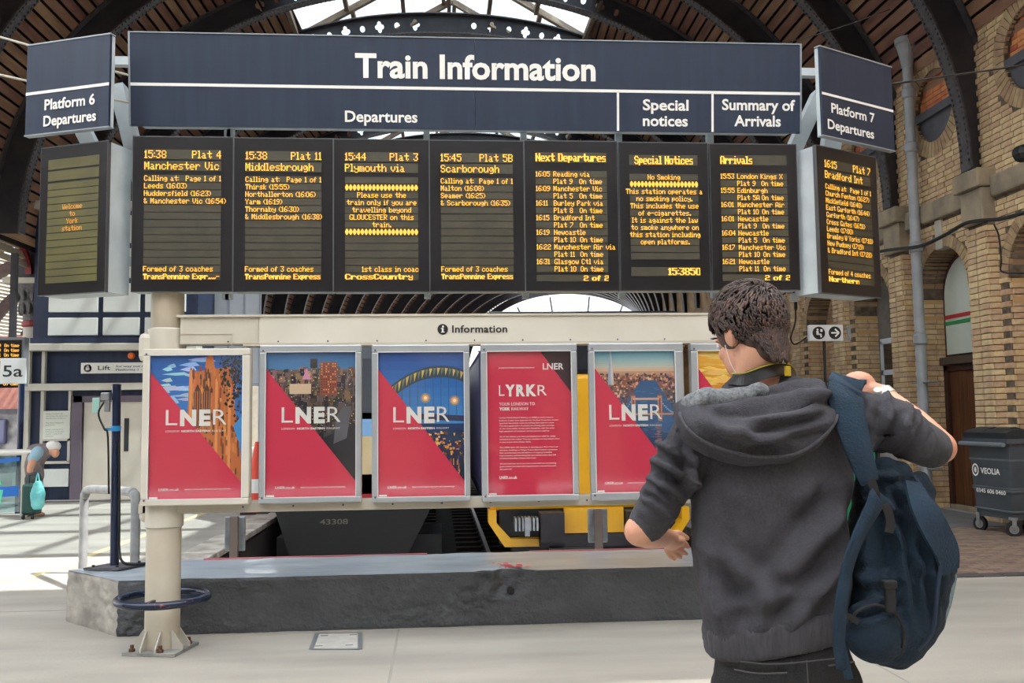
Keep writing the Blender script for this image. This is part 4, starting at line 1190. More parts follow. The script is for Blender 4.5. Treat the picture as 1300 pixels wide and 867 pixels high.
# ================================================================== INFORMATION BOARD FRAME
YB = 6.48
fr = thing('information_board', 'cream post and beam frame headed Information carrying the posters', 'frame', (-1.83, YB, 0))
b = MB(); PXc, PYc = -1.83, 6.55
b.lathe((PXc, PYc, 0), [(0.112, 0.02), (0.112, 0.85)], 32); smooth_angle(b.each('post', mat('post_cream', (196, 190, 174), 0.42, c2=(184, 174, 156), scale=3), fr))
b = MB(); b.lathe((PXc, PYc, 0), [(0.108, 2.1), (0.108, 3.34)], 32); smooth_angle(b.build('upper_post', mat('post_upper', (178, 166, 146), 0.42, c2=(160, 150, 132), scale=3), fr))
b = MB(); b.lathe((PXc, PYc, 0), [(0.114, 0.80), (0.125, 0.81), (0.125, 0.97), (0.114, 0.98)], 32); b.lathe((PXc, PYc, 0), [(0.114, 1.90), (0.125, 1.92), (0.125, 2.12), (0.112, 2.13)], 32); smooth_angle(b.each('collar', M_cream, fr))
b = MB(); b.lathe((PXc, PYc, 0), [(0.110, 0.95), (0.110, 1.95)], 32); smooth_angle(b.build('middle_post', M_cream, fr))
# base plate, gussets, bolts
ang = rad(-12); R_ = Matrix.Rotation(ang, 3, 'Z')
b = MB(); b.box((PXc, PYc-0.02, 0.012), (0.36, 0.34, 0.02), R_); b.build('base_plate', mat('base_grey', (150, 150, 146), 0.5, c2=(120, 120, 118), scale=12), fr)
b = MB()
for a in (0, 90, 180, 270):
    for s in (-0.05, 0.05):
        if a in (90, 270) or True:
            Q = Matrix.Rotation(ang+rad(a), 3, 'Z')
            pts = [Q @ Vector(v) for v in ((0.10, s, 0.02), (0.175, s, 0.02), (0.175, s, 0.045), (0.105, s, 0.14), (0.095, s, 0.14))]
            nn = Q @ Vector((0, 1, 0)); c = Vector((PXc, PYc-0.01, 0)); b.slab([p+c for p in pts], nn, 0.01)
b.each('gusset', mat('gusset_cream', (176, 172, 162), 0.5), fr)
for sx, sy in ((-0.13, -0.14), (0.07, -0.15), (0.14, 0.10), (-0.13, 0.13)):
    v = R_ @ Vector((sx, sy, 0)); b = MB(); b.lathe((PXc+v.x, PYc+v.y-0.01, 0.022), [(0.021, 0), (0.021, 0.018), (0.013, 0.019), (0.013, 0.042)], 6); b.each('bolt', mat('rusty_bolt', (92, 60, 48), 0.7), fr)
# beams
b = MB(); b.bev((-1.72, YB-0.03, 2.015), (-1.20, YB+0.14, 2.205), 0.006); b.b2((-1.72, YB-0.035, 2.082), (-1.38, YB-0.03, 2.084)); b.b2((-1.38, YB-0.036, 2.0), (-1.376, YB-0.03, 2.084)); b.build('beam_box', M_creamd, fr)
b = MB(); b.bev((-1.20, YB-0.04, 2.012), (2.46, YB+0.14, 2.205), 0.006); b.build('header_beam', M_cream, fr)
b = MB(); b.b2((-1.74, YB-0.05, 2.197), (2.46, YB+0.15, 2.212)); b.b2((-1.3, YB-0.045, 2.0), (2.46, YB+0.12, 2.014)); b.each('beam_edge', M_creamd, fr)
b = MB(); b.bev((-1.98, YB+0.0, 0.893), (2.46, YB+0.12, 0.965), 0.008); b.build('bottom_beam', M_creamd, fr)
b = MB(); b.bev((-1.80, YB-0.02, 1.90), (-2.0, YB+0.16, 2.10), 0.04); b.bev((-1.80, YB-0.0, 0.84), (-1.98, YB+0.12, 1.0), 0.03); b.each('end_bracket', M_cream, fr)
b = MB()
for x in np.arange(-1.4, 2.4, 0.33): b.lathe((x, YB-0.041, 2.03), [(0.006, -0.004), (0.006, 0.004)], 8, 'y'); b.lathe((x+0.1, YB-0.001, 0.93), [(0.007, -0.004), (0.007, 0.004)], 8, 'y')
b.each('screw', M_lead, fr)
b = MB(); b.bev((2.33, YB+0.02, 0), (2.42, YB+0.14, 3.36), 0.01); b.build('right_post', mat('right_post_grey', (138, 136, 132), 0.5, c2=(122, 120, 116), scale=4), fr)
hp_ = Panel((-1.20, YB-0.041, 2.205), (1, 0, 0), 3.66, 0.193)
ptext('Information', hp_, 574, 644, 422, 9.5, M_blackink, fr, 0.022, off=0.003, spacing=1.05)
ci = hp_.P(*hp_.uv(562, 418), 0.0)
b = MB(); b.lathe(ci, [(0.036, -0.004), (0.036, 0.002)], 28, 'y'); b.build('info_disc', M_blackink, fr)
b = MB(); q = ci+Vector((0.0, -0.006, 0)); b.b2((q.x-0.006, q.y-0.002, q.z-0.021), (q.x+0.006, q.y, q.z+0.007)); b.b2((q.x-0.012, q.y-0.002, q.z-0.023), (q.x+0.013, q.y, q.z-0.017)); b.b2((q.x-0.012, q.y-0.002, q.z+0.003), (q.x, q.y, q.z+0.008)); b.lathe((q.x+0.002, q.y, q.z+0.018), [(0.007, -0.002), (0.007, 0.0)], 12, 'y'); b.build('info_letter', M_white, fr)
# dark blue ring rail round the post
rg = thing('post_ring', 'dark blue chipped ring rail around the cream post near the floor', 'ring', (PXc, PYc, 0.335))
b = MB(); n1, n2 = 48, 10
for i in range(n1):
    a = 2*math.pi*i/n1
    for k in range(n2):
        t = 2*math.pi*k/n2; r = 0.285+0.026*math.cos(t); b.v.append((PXc+r*math.cos(a), PYc-0.0+r*math.sin(a), 0.335+0.026*math.sin(t)))
for i in range(n1):
    for k in range(n2): b.f.append((i*n2+k, i*n2+(k+1) % n2, ((i+1) % n1)*n2+(k+1) % n2, ((i+1) % n1)*n2+k))
b.build('ring', mat('ring_blue', (24, 34, 58), 0.22, c2=(170, 84, 84), scale=7, contrast=(0.62, 0.66)), rg, True)
b = MB()
for a in (0.3, 2.4, 4.5): b.bar((PXc+0.10*math.cos(a), PYc+0.10*math.sin(a), 0.335), (PXc+0.28*math.cos(a), PYc+0.28*math.sin(a), 0.335), 0.02, 0.02)
b.each('spoke', M_darkblue, rg)

# ================================================================== BIG BLUE SIGN
TL, TR, BR_, BL = at(162, 40, Y=6.40), at(1017, 58, Y=6.40), at(1015, 168, Y=6.46), at(168, 160, Y=6.46)
bs = thing('train_information_sign', 'long dark blue overhead sign reading Train Information', 'sign', (0.27, 6.5, 3.5))
zt = (TL.z+TR.z)/2; zb = (BL.z+BR_.z)/2; up_ = Vector((0, 6.40-6.46, zt-zb)).normalized()
xl, xr = (TL.x+BL.x)/2, (TR.x+BR_.x)/2
SG = Panel((xl, 6.40, zt), (1, 0, 0), xr-xl, (Vector((0, 6.40, zt))-Vector((0, 6.46, zb))).length, up_)
useam, _ = SG.uv(603, 100)
MB().slab(SG.quad(0, 0, useam-0.0003, 1), SG.n, 0.03).build('sign_panel', M_navy, bs)
MB().slab(SG.quad(useam+0.0003, 0, 1, 1), SG.n, 0.03).build('sign_panel', M_navy, bs)
b = MB(); b.slab(SG.quad(-0.001, -0.012, 1.001, 0.0, 0.006), SG.n, 0.06); b.slab(SG.quad(-0.002, -0.012, 0.0005, 1.0, 0.005), SG.n, 0.05); b.slab(SG.quad(0.9995, -0.012, 1.002, 1.0, 0.005), SG.n, 0.05)
b.each('edge_trim', mat('edge_grey', (150, 156, 162), 0.4, 0.3), bs)
b = MB(); b.slab(SG.quad(0.01, 0.02, 0.99, 0.98, -0.03), SG.n, 0.14); b.build('sign_case', M_lgrey, bs)
_, v1 = SG.uv(400, 106.2+ (400-165)*0.0165); 
vl_ = (SG.uv(300, 108.5)[1]+SG.uv(900, 117.5)[1])/2
b = MB(); b.slab(SG.quad(0, vl_-0.016, 1, vl_+0.016, 0.003), SG.n, 0.003)
for px in (784.5, 904.5):
    u_, _ = SG.uv(px, 140); b.slab(SG.quad(u_-0.0017, vl_, u_+0.0017, 1.0, 0.003), SG.n, 0.003)
b.each('white_line', M_white, bs)
ptext('Train Information', SG, 451, 756, 98, 31, M_white, bs, 0.028, pyb2=102, off=0.004)
ptext('Departures', SG, 438, 530, 154, 14.5, M_white, bs, 0.022, pyb2=156, off=0.004)
ptext('Special', SG, 816, 874, 140, 14, M_white, bs, 0.025, pyb2=140, off=0.004)
ptext('notices', SG, 816, 873, 160, 14, M_white, bs, 0.025, pyb2=160, off=0.004)
ptext('Summary of', SG, 916.5, 1009, 139.5, 14, M_white, bs, 0.025, pyb2=140.5, off=0.004)
ptext('Arrivals', SG, 932, 991, 160, 14, M_white, bs, 0.025, pyb2=160.5, off=0.004)

def side_sign(name, lab, TLp, TRp, hpx, YLf, YR, words, side):
    a = at(*TLp, Y=YLf); c = at(*TRp, Y=YR); z1 = (a.z+c.z)/2
    bt = at(TLp[0]+4, TLp[1]+hpx, Y=YLf); z0 = bt.z
    root = thing(name, lab, 'sign', ((a.x+c.x)/2, (YLf+YR)/2, z0))
    d = Vector((c.x-a.x, YR-YLf, 0)); pn = Panel((a.x, YLf, z1), d, d.length, z1-z0)
    MB().slab(pn.quad(0, 0, 1, 1), pn.n, 0.02).build('sign_panel', M_navy, root)
    MB().slab(pn.quad(0.0, 0.003, 1.0, 0.997, -0.02), pn.n, 0.03).build('sign_case', M_lgrey, root)
    b = MB(); b.slab(pn.quad(-0.01, -0.015, 1.01, 0.0, 0.004), pn.n, 0.05); b.slab(pn.quad(-0.01, 1.0, 1.01, 1.012, 0.004), pn.n, 0.05); b.each('edge_trim', mat('edge_grey', (150, 156, 162), 0.4), root)
    return root, pn
s6, pn6 = side_sign('platform_sign', 'angled dark blue sign reading Platform 6 Departures at the left', (35, 60), (140, 42), 112, 6.45, 6.22, None, 1)
v6 = pn6.uv(88, 113)[1]
MB().slab(pn6.quad(0, v6-0.016, 1, v6+0.016, 0.004), pn6.n, 0.004).build('white_line', M_white, s6)
ptext('Platform 6', pn6, 57, 121, 140.5, 13.5, M_white, s6, 0.025, pyb2=131.5, off=0.005)
ptext('Departures', pn6, 55.5, 122.5, 162, 13.5, M_white, s6, 0.025, pyb2=151.5, off=0.005)
s7, pn7 = side_sign('platform_sign', 'angled dark blue sign reading Platform 7 Departures at the right', (1041, 61), (1131, 84), 110, 6.25, 6.62, None, -1)
v7 = pn7.uv(1082, 128)[1]
MB().slab(pn7.quad(0, v7-0.013, 1, v7+0.013, 0.004), pn7.n, 0.004).build('white_line', M_white, s7)
ptext('Platform 7', pn7, 1055, 1110, 144, 12.5, M_white, s7, 0.02, pyb2=155, off=0.005)
ptext('Departures', pn7, 1050.5, 1109, 164.5, 12.5, M_white, s7, 0.02, pyb2=175, off=0.005)
# grey arms holding the side signs
for (pts, lab, loc) in (([(at(150, 110, Y=6.75)), (at(187, 260, Y=6.75))], 'pale grey slanting steel arm between the left end screen and the first front screen', None), ([(at(1003, 200, Y=6.75)), (at(1040, 120, Y=6.75))], 'pale grey slanting steel arm behind the right end of the long sign', None)):
    ar = MB(); p, q = pts
    ar.bar(p, q, 0.12, 0.10); o = ar.build('support_arm', M_lgrey); tag(o, lab, 'bracket', 'steel arms behind the end screens')
o = MB().bar(at(98, 150, Y=6.7), at(118, 190, Y=6.7), 0.11, 0.10).build('support_arm', M_lgrey); tag(o, 'short pale steel arm under the far left angled sign', 'bracket', 'steel arms behind the end screens')
o = MB().bar(at(1060, 150, Y=6.85), at(1052, 200, Y=6.85), 0.13, 0.10).build('support_arm', M_lgrey); tag(o, 'short pale steel arm under the far right angled sign', 'bracket', 'steel arms behind the end screens')
# white gantry bar with hangers
g = thing('display_gantry', 'grey steel gantry behind the big sign and the row of screens', 'gantry', (0.27, 6.68, 2.4))
b = MB()
for z in (2.62, 3.40, 4.05): b.bar((-2.35, 6.72, z), (2.9, 6.72, z), 0.06, 0.06)
b.each('gantry_rail', M_lgrey, g)
for px in (290, 293.5, 542, 665, 785.5, 901.5):
    x = at(px, 250, Y=6.66).x; b = MB(); b.b2((x-0.022, 6.60, 2.34), (x+0.022, 6.66, 3.58)); b.build('hanger', M_lgrey, g)

# ================================================================== SCREENS
def rows_layout():
    r = [(0.088, 0.052), (0.162, 0.052)]
    r += [(0.252+k*0.0488, 0.036) for k in range(14)]
    return r
ROWS = rows_layout()
def display(lab, pn, lines, rowm=None, ledm=None, depth=0.13, casem=None, u0=0.115, u1=0.885):
    rowm = rowm or M_row; ledm = ledm or M_led
    c = pn.P(0.5, 1.0, 0)
    root = thing('departure_screen', lab, 'screen', (c.x, c.y, c.z), 'overhead information screens')
    MB().slab(pn.quad(0, 0, 1, 1, 0), pn.n, 0.03).build('bezel', M_bezel, root)
    MB().slab(pn.quad(0.0, 0.0, 1.0, 1.0, -0.03), pn.n, depth).build('case', casem or M_lgrey, root)
    b = MB(); e = 0.006
    for q in ((-e, -e, 1+e, 0), (-e, 1, 1+e, 1+e*0.7), (-e, 0, 0, 1), (1, 0, 1+e, 1)): b.slab(pn.quad(*q, 0.002), pn.n, 0.03)
    b.each('rim', mat('rim_grey', (96, 98, 102), 0.4, 0.5), root)
    used = {}
    for i, (vt, hh) in enumerate(ROWS):
        MB().slab(pn.quad(u0, vt-hh*0.12, u1, vt+hh*1.10, 0.003), pn.n, 0.003).build('led_row', rowm, root)
    for ln in lines:
        i, kind = ln[0], ln[1]
        vt, hh = ROWS[i]
        if kind == 'LR':
            led_text(ln[2], pn, u0, u1, vt, hh, ledm, root, 'L'); led_text(ln[3], pn, u0, u1, vt, hh, ledm, root, 'R')
        elif kind == 'T':      # time / place
            led_text(ln[2], pn, u0, u1, vt, hh, ledm, root, 'L'); led_text(ln[3], pn, u0+0.19, u1, vt, hh, ledm, root, 'L')
        elif kind == 'P':
            led_text(ln[2], pn, u0+0.19, u1, vt, hh, ledm, root, 'L'); led_text('On time', pn, u0+0.47, u1, vt, hh, ledm, root, 'L')
        elif kind == 'B': led_text(ln[2], pn, u0, u1, vt, hh, ledm, root, ln[3] if len(ln) > 3 else 'L', True, ln[4] if len(ln) > 4 else None)
        elif kind == 'X': led_text('########', pn, u0, u1, vt, hh, ledm, root, 'L', True, (u1-u0))
        elif kind == 'S':
            b = MB(); n = 19
            for k in range(n):
                uu = u0+(k+0.5)*(u1-u0)/n; ww = (u1-u0)/n
                for (dv, fw) in ((0.05, 0.35), (0.22, 0.6), (0.4, 0.9), (0.6, 0.9), (0.78, 0.6), (0.95, 0.35)):
                    b.add(pn.quad(uu-ww*fw/2, vt+hh*(dv-0.1), uu+ww*fw/2, vt+hh*(dv+0.08), 0.006), [(0, 1, 2, 3)])
            b.build('lettering', ledm, root, fix=False)
        else: led_text(ln[2], pn, u0, u1, vt, hh, ledm, root, kind)
    return root
def main_panel(pxl, pxr, top, bot):
    a = at(pxl, top, Y=6.38); c = at(pxr, bot, Y=6.40); d = at(pxl, bot, Y=6.40)
    up = Vector((0, -0.02, a.z-c.z)).normalized()
    xl_ = (a.x+d.x)/2
    return Panel((xl_, 6.38, a.z), (1, 0, 0), c.x-xl_+0.012, a.z-d.z, up)
D1 = [(0, 'LR', '15:38', 'Plat 4'), (1, 'L', 'Manchester Vic'), (2, 'LR', 'Calling at:', 'Page 1 of 1'), (3, 'L', 'Leeds (16:03)'), (4, 'L', 'Huddersfield (16:23)'), (5, 'L', '& Manchester Vic (16:54)'), (14, 'L', 'Formed of 3 coaches'), (15, 'B', 'TransPennine Expr~~-', 'L', 0.76)]
D2 = [(0, 'LR', '15:38', 'Plat 11'), (1, 'L', 'Middlesbrough'), (2, 'LR', 'Calling at:', 'Page 1 of 1'), (3, 'L', 'Thirsk (15:55)'), (4, 'L', 'Northallerton (16:06)'), (5, 'L', 'Yarm (16:19)'), (6, 'L', 'Thornaby (16:30)'), (7, 'L', '& Middlesbrough (16:38)'), (14, 'L', 'Formed of 3 coaches'), (15, 'B', 'TransPennine Express', 'L', 0.76)]
D3 = [(0, 'LR', '15:44', 'Plat 3'), (1, 'L', 'Plymouth via'), (3, 'S'), (4, 'C', 'Please use the'), (5, 'C', 'train only if you are'), (6, 'C', 'travelling beyond'), (7, 'C', 'GLOUCESTER on this'), (8, 'C', 'train.'), (9, 'S'), (14, 'R', '1st class in coac'), (15, 'B', 'CrossCountry', 'L', 0.71)]
D4 = [(0, 'LR', '15:45', 'Plat 5B'), (1, 'L', 'Scarborough'), (2, 'LR', 'Calling at:', 'Page 1 of 1'), (3, 'L', 'Malton (16:08)'), (4, 'L', 'Seamer (16:25)'), (5, 'L', '& Scarborough (16:35)'), (14, 'L', 'Formed of 3 coaches'), (15, 'B', 'TransPennine Express', 'L', 0.76)]
def lst(items):
    out = []; r = 2
    for t, p, pl in items: out += [(r, 'T', t, p), (r+1, 'P', pl)]; r += 2
    return out
ROWN = ROWS
D5 = lst([('16:05', 'Reading via', 'Plat 9'), ('16:09', 'Manchester Vic', 'Plat 5'), ('16:11', 'Burley Park via', 'Plat 8'), ('16:15', 'Bradford Int', 'Plat 7'), ('16:19', 'Newcastle', 'Plat 10'), ('16:22', 'Manchester Air via', 'Plat 11'), ('16:31', 'Glasgow Ctl via', 'Plat 10')])
D7 = lst([('15:53', 'London Kings X', 'Plat 9'), ('15:55', 'Edinburgh', 'Plat 5A'), ('16:01', 'Manchester Air', 'Plat 10'), ('16:01', 'Newcastle', 'Plat 9'), ('16:04', 'Newcastle', 'Plat 5'), ('16:17', 'Manchester Vic', 'Plat 10'), ('16:21', 'Newcastle', 'Plat 11')])
D6 = [(2, 'C', 'No Smoking'), (3, 'S'), (4, 'C', 'This station operates a'), (5, 'C', 'no smoking policy.'), (6, 'C', 'This includes the use'), (7, 'C', 'of e-cigarettes.'), (8, 'C', 'It is against the law'), (9, 'C', 'to smoke anywhere on'), (10, 'C', 'this station including'), (11, 'C', 'open platforms.')]
display('black screen for the 15:38 to Manchester Vic, leftmost of the front row', main_panel(168, 292, 173.5, 370), D1)
display('black screen for the 15:38 to Middlesbrough, Plat 11', main_panel(297, 420, 175.5, 370), D2)
display('black screen for the 15:44 Plymouth via train, Plat 3', main_panel(424, 543, 177, 370), D3)
display('black screen for the 15:45 to Scarborough, Plat 5B', main_panel(546, 664, 178.5, 369.5), D4)
old = ROWS
def shifted(d): return [(0.088, 0.06), (0.162, 0.001)] if False else None
ROWS = [(0.082, 0.056), (0.90, 0.036)] + [(0.204+k*0.0488, 0.036) for k in range(14)]
p5 = main_panel(667, 784, 179, 369); p7 = main_panel(903, 1013.5, 183, 368)
r5 = display('black screen headed Next Departures', p5, [(0, 'B', 'Next Departures', 'L', 0.76), (1, 'B', '2 of 2', 'R', 0.27)] + D5)
r7 = display('black screen headed Arrivals, rightmost of the front row', p7, [(0, 'B', 'Arrivals', 'L', 0.37), (1, 'B', '2 of 2', 'R', 0.29)] + D7)
ROWS = [(0.090, 0.058), (0.85, 0.05)] + [(0.217+k*0.0488, 0.036) for k in range(12)]
p6 = main_panel(787, 900, 181, 368.5)
r6 = display('black screen headed Special Notices', p6, [(0, 'B', 'Special Notices', 'C', 0.66), (1, 'B', '15:3850', 'R', 0.36)] + D6)
ROWS = old
def side_display(lab, TLp, TRp, blp, YLf, YR, lines, rowm, ledm, retn, hid):
    a = at(*TLp, Y=YLf); c = at(*TRp, Y=YR); z1 = (a.z+c.z)/2; z0 = at(*blp, Y=YLf).z
    d = Vector((c.x-a.x, YR-YLf, 0)); pn = Panel((a.x, YLf, z1), d, d.length, z1-z0)
    return display(lab, pn, lines, rowm, ledm, depth=0.20), pn
ROWS = [(0.092, 0.055), (0.172, 0.055)] + [(0.252+k*0.0488, 0.036) for k in range(14)]
side_display('angled screen with olive rows reading Welcome to York station', (53, 190), (137, 178), (57, 375), 6.48, 6.28, [(5, 'C', 'Welcome'), (6, 'C', 'to'), (7, 'C', 'York'), (8, 'C', 'station')], M_rowy, M_led2, 0, 0)
ROWS = old
D9 = [(0, 'LR', '16:15', 'Plat 7'), (1, 'L', 'Bradford Int'), (2, 'LR', 'Calling at:', 'Page 1 of 1'), (3, 'L', 'Church Fenton (16:27)'), (4, 'L', 'Micklefield (16:40)'), (5, 'L', 'East Garforth (16:44)'), (6, 'L', 'Garforth (16:47)'), (7, 'L', 'Cross Gates (16:51)'), (8, 'L', 'Leeds (17:00)'), (9, 'L', 'Bramley W Yorks (17:10)'), (10, 'L', 'New Pudsey (17:19)'), (11, 'L', '& Bradford Int (17:28)'), (14, 'L', 'Formed of 4 coaches'), (15, 'B', 'Northern', 'L', 0.5)]
side_display('angled screen for the 16:15 to Bradford Int at the right end', (1036, 187), (1111, 198), (1028, 371), 6.28, 6.58, D9, M_row, M_led, 0, 0)

# ================================================================== POSTERS
M_print = vcol('print_ink', 0.5)
def rgb(c, j=0, r=random): return tuple(max(0, min(255, v+(r.uniform(-j, j) if j else 0))) for v in c)
def picture(pn, shapes, parent, name='printed_picture', off0=0.002):
    """flat print: list of (polygon in u,v 0..1, colour), later ones on top"""
    vs = []; fs = []; cols = []
    for i, (poly, c) in enumerate(shapes):
        o = len(vs); vs += [tuple(pn.P(u, v, off0+0.000004*i)) for u, v in poly]; fs.append(tuple(range(o, o+len(poly)))); cols.append(srgb(c))
    me = bpy.data.meshes.new(name); me.from_pydata(vs, [], fs)
    a = me.color_attributes.new('print', 'FLOAT_COLOR', 'CORNER'); k = 0
    arr = []
    for f, c in zip(me.polygons, cols): arr += list(c)*len(f.vertices)
    a.data.foreach_set('color', arr); me.materials.append(M_print)
    o = bpy.data.objects.new(name, me); return put(o, parent)
def R4(u0, v0, u1, v1): return [(u0, v0), (u1, v0), (u1, v1), (u0, v1)]
def grad(c0, c1, v0, v1, n=14, u0=0, u1=1):
    out = []
    for i in range(n):
        t = i/(n-1); out.append((R4(u0, v0+(v1-v0)*i/n, u1, v0+(v1-v0)*(i+1)/n+0.002), tuple(c0[k]+(c1[k]-c0[k])*t for k in range(3))))
    return out
def above(u): return 0.12+0.80*u                      # the red edge runs corner to corner
REDP = [(0, 0.115), (1, 0.90), (1, 1), (0, 1)]
def pic_minster(r):
    S = grad((30, 98, 176), (88, 160, 220), 0, 1, 10)
    for k in range(34):
        u, v = r.uniform(0, .6), r.uniform(0.02, .5); w_ = r.uniform(.05, .16); h_ = r.uniform(.006, .016)
        S.append(([(u-w_, v), (u-w_*.3, v-h_), (u+w_*.6, v-h_*1.6), (u+w_, v+h_*.4), (u, v+h_)], rgb((168, 204, 234), 25, r)))
    S.append(([(0.42, 0.12), (0.86, 0.08), (1.0, 0.8), (1, 1), (0.55, 1), (0.40, 0.5)], (196, 112, 58)))
    S.append(([(0.60, 0.02), (0.63, 0.0), (0.67, 0.0), (0.70, 0.12), (0.58, 0.12)], (206, 120, 64)))
    for k in range(260):
        u = r.uniform(0.42, 0.96); v = r.uniform(0.08, 0.98)
        w_ = r.uniform(.006, .014); h_ = r.uniform(.02, .07)
        c = r.choice([(228, 144, 78), (150, 78, 44), (92, 52, 40), (214, 124, 66), (120, 66, 46)])
        S.append(([(u-w_, v+h_), (u-w_, v), (u, v-w_*1.4), (u+w_, v), (u+w_, v+h_)], rgb(c, 12, r)))
    for u0 in (0.47, 0.57):
        S.append(([(u0, 0.46), (u0, 0.26), (u0+.04, 0.20), (u0+.08, 0.26), (u0+.08, 0.46)], (88, 50, 40)))
        for k in range(3): S.append((R4(u0+.012+k*.025, 0.25, u0+.018+k*.025, 0.46), (214, 132, 72)))
    for u0 in (0.42, 0.70, 0.84): S.append((R4(u0, 0.10+(u0-.42)*.3, u0+.03, 0.98), (232, 150, 84)))
    for k in range(220):
        u = 0.74+r.betavariate(2, 1.5)*0.27; v = r.betavariate(1.2, 2.6)*0.5; w_ = r.uniform(.006, .02)
        S.append(([(u, v-w_*.7), (u+w_, v), (u, v+w_*.7), (u-w_, v)], rgb((42, 48, 44), 14, r)))
    S.append(([(0.9, 0.5), (1, 0.42), (1, 0.62), (0.95, 0.6)], (70, 150, 214)))
    return S
def pic_leeds(r):
    S = grad((44, 102, 156), (66, 124, 172), 0, 0.12, 5)+grad((120, 100, 96), (30, 30, 42), 0.12, 1, 8)
    for k in range(420):
        v = 0.10+r.betavariate(1.2, 2.2)*0.6; u = r.uniform(0, 1); w_ = r.uniform(.02, .06); h_ = r.uniform(.02, .06)
        c = r.choice([(140, 118, 104), (92, 78, 80), (176, 142, 112), (60, 56, 70), (118, 90, 78), (52, 48, 60)])
        dk = max(0.25, 1.1-v*1.35); S.append((R4(u, v, u+w_, v+h_), tuple(x*dk for x in rgb(c, 14, r))))
        if r.random() < 0.6: S.append((R4(u+w_*.2, v+h_*.3, u+w_*.5, v+h_*.45), (240, 196, 130)))
    S.append((R4(0.60, 0.07, 0.79, 0.30), (146, 78, 58)))
    for i in range(7):
        for j in range(12): S.append((R4(.612+i*.025, .078+j*.018, .626+i*.025, .086+j*.018), (236, 168, 110) if r.random() < .5 else (86, 46, 40)))
    S.append((R4(0.49, 0.045, 0.57, 0.11), (44, 40, 48))); S.append(([(0.40, 0.19), (0.45, 0.11), (0.50, 0.19)], (220, 150, 176)))
    S.append((R4(0.26, 0.22, 0.5, 0.29), (216, 190, 160)))
    for k in range(60): 
        u, v = r.uniform(.2, 1), r.uniform(.12, .62); S.append((R4(u, v, u+.008, v+.006), r.choice([(255, 214, 140), (236, 130, 190), (140, 190, 240)])))
    S.append(([(0.55, 0.62), (1, 0.5), (1, 1), (0.9, 1)], (28, 30, 38)))
    S.append(([(0.78, 0.45), (0.86, 0.38), (0.95, 0.38), (0.9, 0.6), (0.75, 0.64)], (92, 92, 100)))
    return S
def pic_bridge(r):
    S = grad((28, 84, 160), (70, 142, 204), 0, 0.5, 8)+grad((30, 60, 110), (16, 20, 34), 0.5, 1, 8)
    def arc(u, up): 
        t = (u+0.1)/1.25; return up+0.30*(1-4*(t-0.55)*(1-t+0.0)*1.0)*0.55
    us = [i/22 for i in range(23)]
    f1 = lambda u: 0.095+0.42*(u-0.72)**2; f2 = lambda u: 0.175+0.46*(u-0.72)**2
    for i in range(22):
        S.append(([(us[i], f1(us[i])), (us[i+1], f1(us[i+1])), (us[i+1], f2(us[i+1])), (us[i], f2(us[i]))], (58, 74, 84)))
        S.append(([(us[i]+.006, f1(us[i])+.014), (us[i+1]-.004, f1(us[i+1])+.016), (us[i]+.010, f2(us[i])-.012)], (222, 190, 106) if i % 2 else (120, 130, 100)))
    for i in range(4, 22, 2): S.append((R4(us[i], f2(us[i]), us[i]+.008, .46), (64, 92, 120)))
    S.append(([(0.2, 0.42), (1, 0.445), (1, 0.485), (0.2, 0.46)], (58, 60, 92)))
    for u, v in ((0.55, 0.32), (0.89, 0.34)):
        for rr, c in ((.06, (150, 140, 130)), (.04, (240, 170, 110)), (.02, (255, 236, 200))):
            S.append(([(u+rr*math.cos(a), v+rr*.6*math.sin(a)) for a in np.linspace(0, 6.28, 12)[:-1]], c))
    for k in range(160):
        u = r.uniform(.55, 1); v = r.uniform(.55, .72); S.append((R4(u, v, u+r.uniform(.01, .04), v+r.uniform(.005, .02)), rgb(r.choice([(226, 150, 70), (120, 60, 50), (40, 50, 70), (240, 196, 110), (60, 40, 44)]), 15, r)))
    for u in (0.84, .93): S.append(([(u-.06, .62), (u-.03, .56), (u, .53), (u+.03, .56), (u+.06, .62)], (36, 60, 90)))
    for k in range(90):
        u = r.uniform(.65, 1); v = r.uniform(.72, .98); S.append((R4(u, v, u+.010, v+r.uniform(.02, .06)), rgb(r.choice([(232, 150, 60), (60, 80, 130), (170, 90, 60), (30, 40, 60)]), 15, r)))
    return S
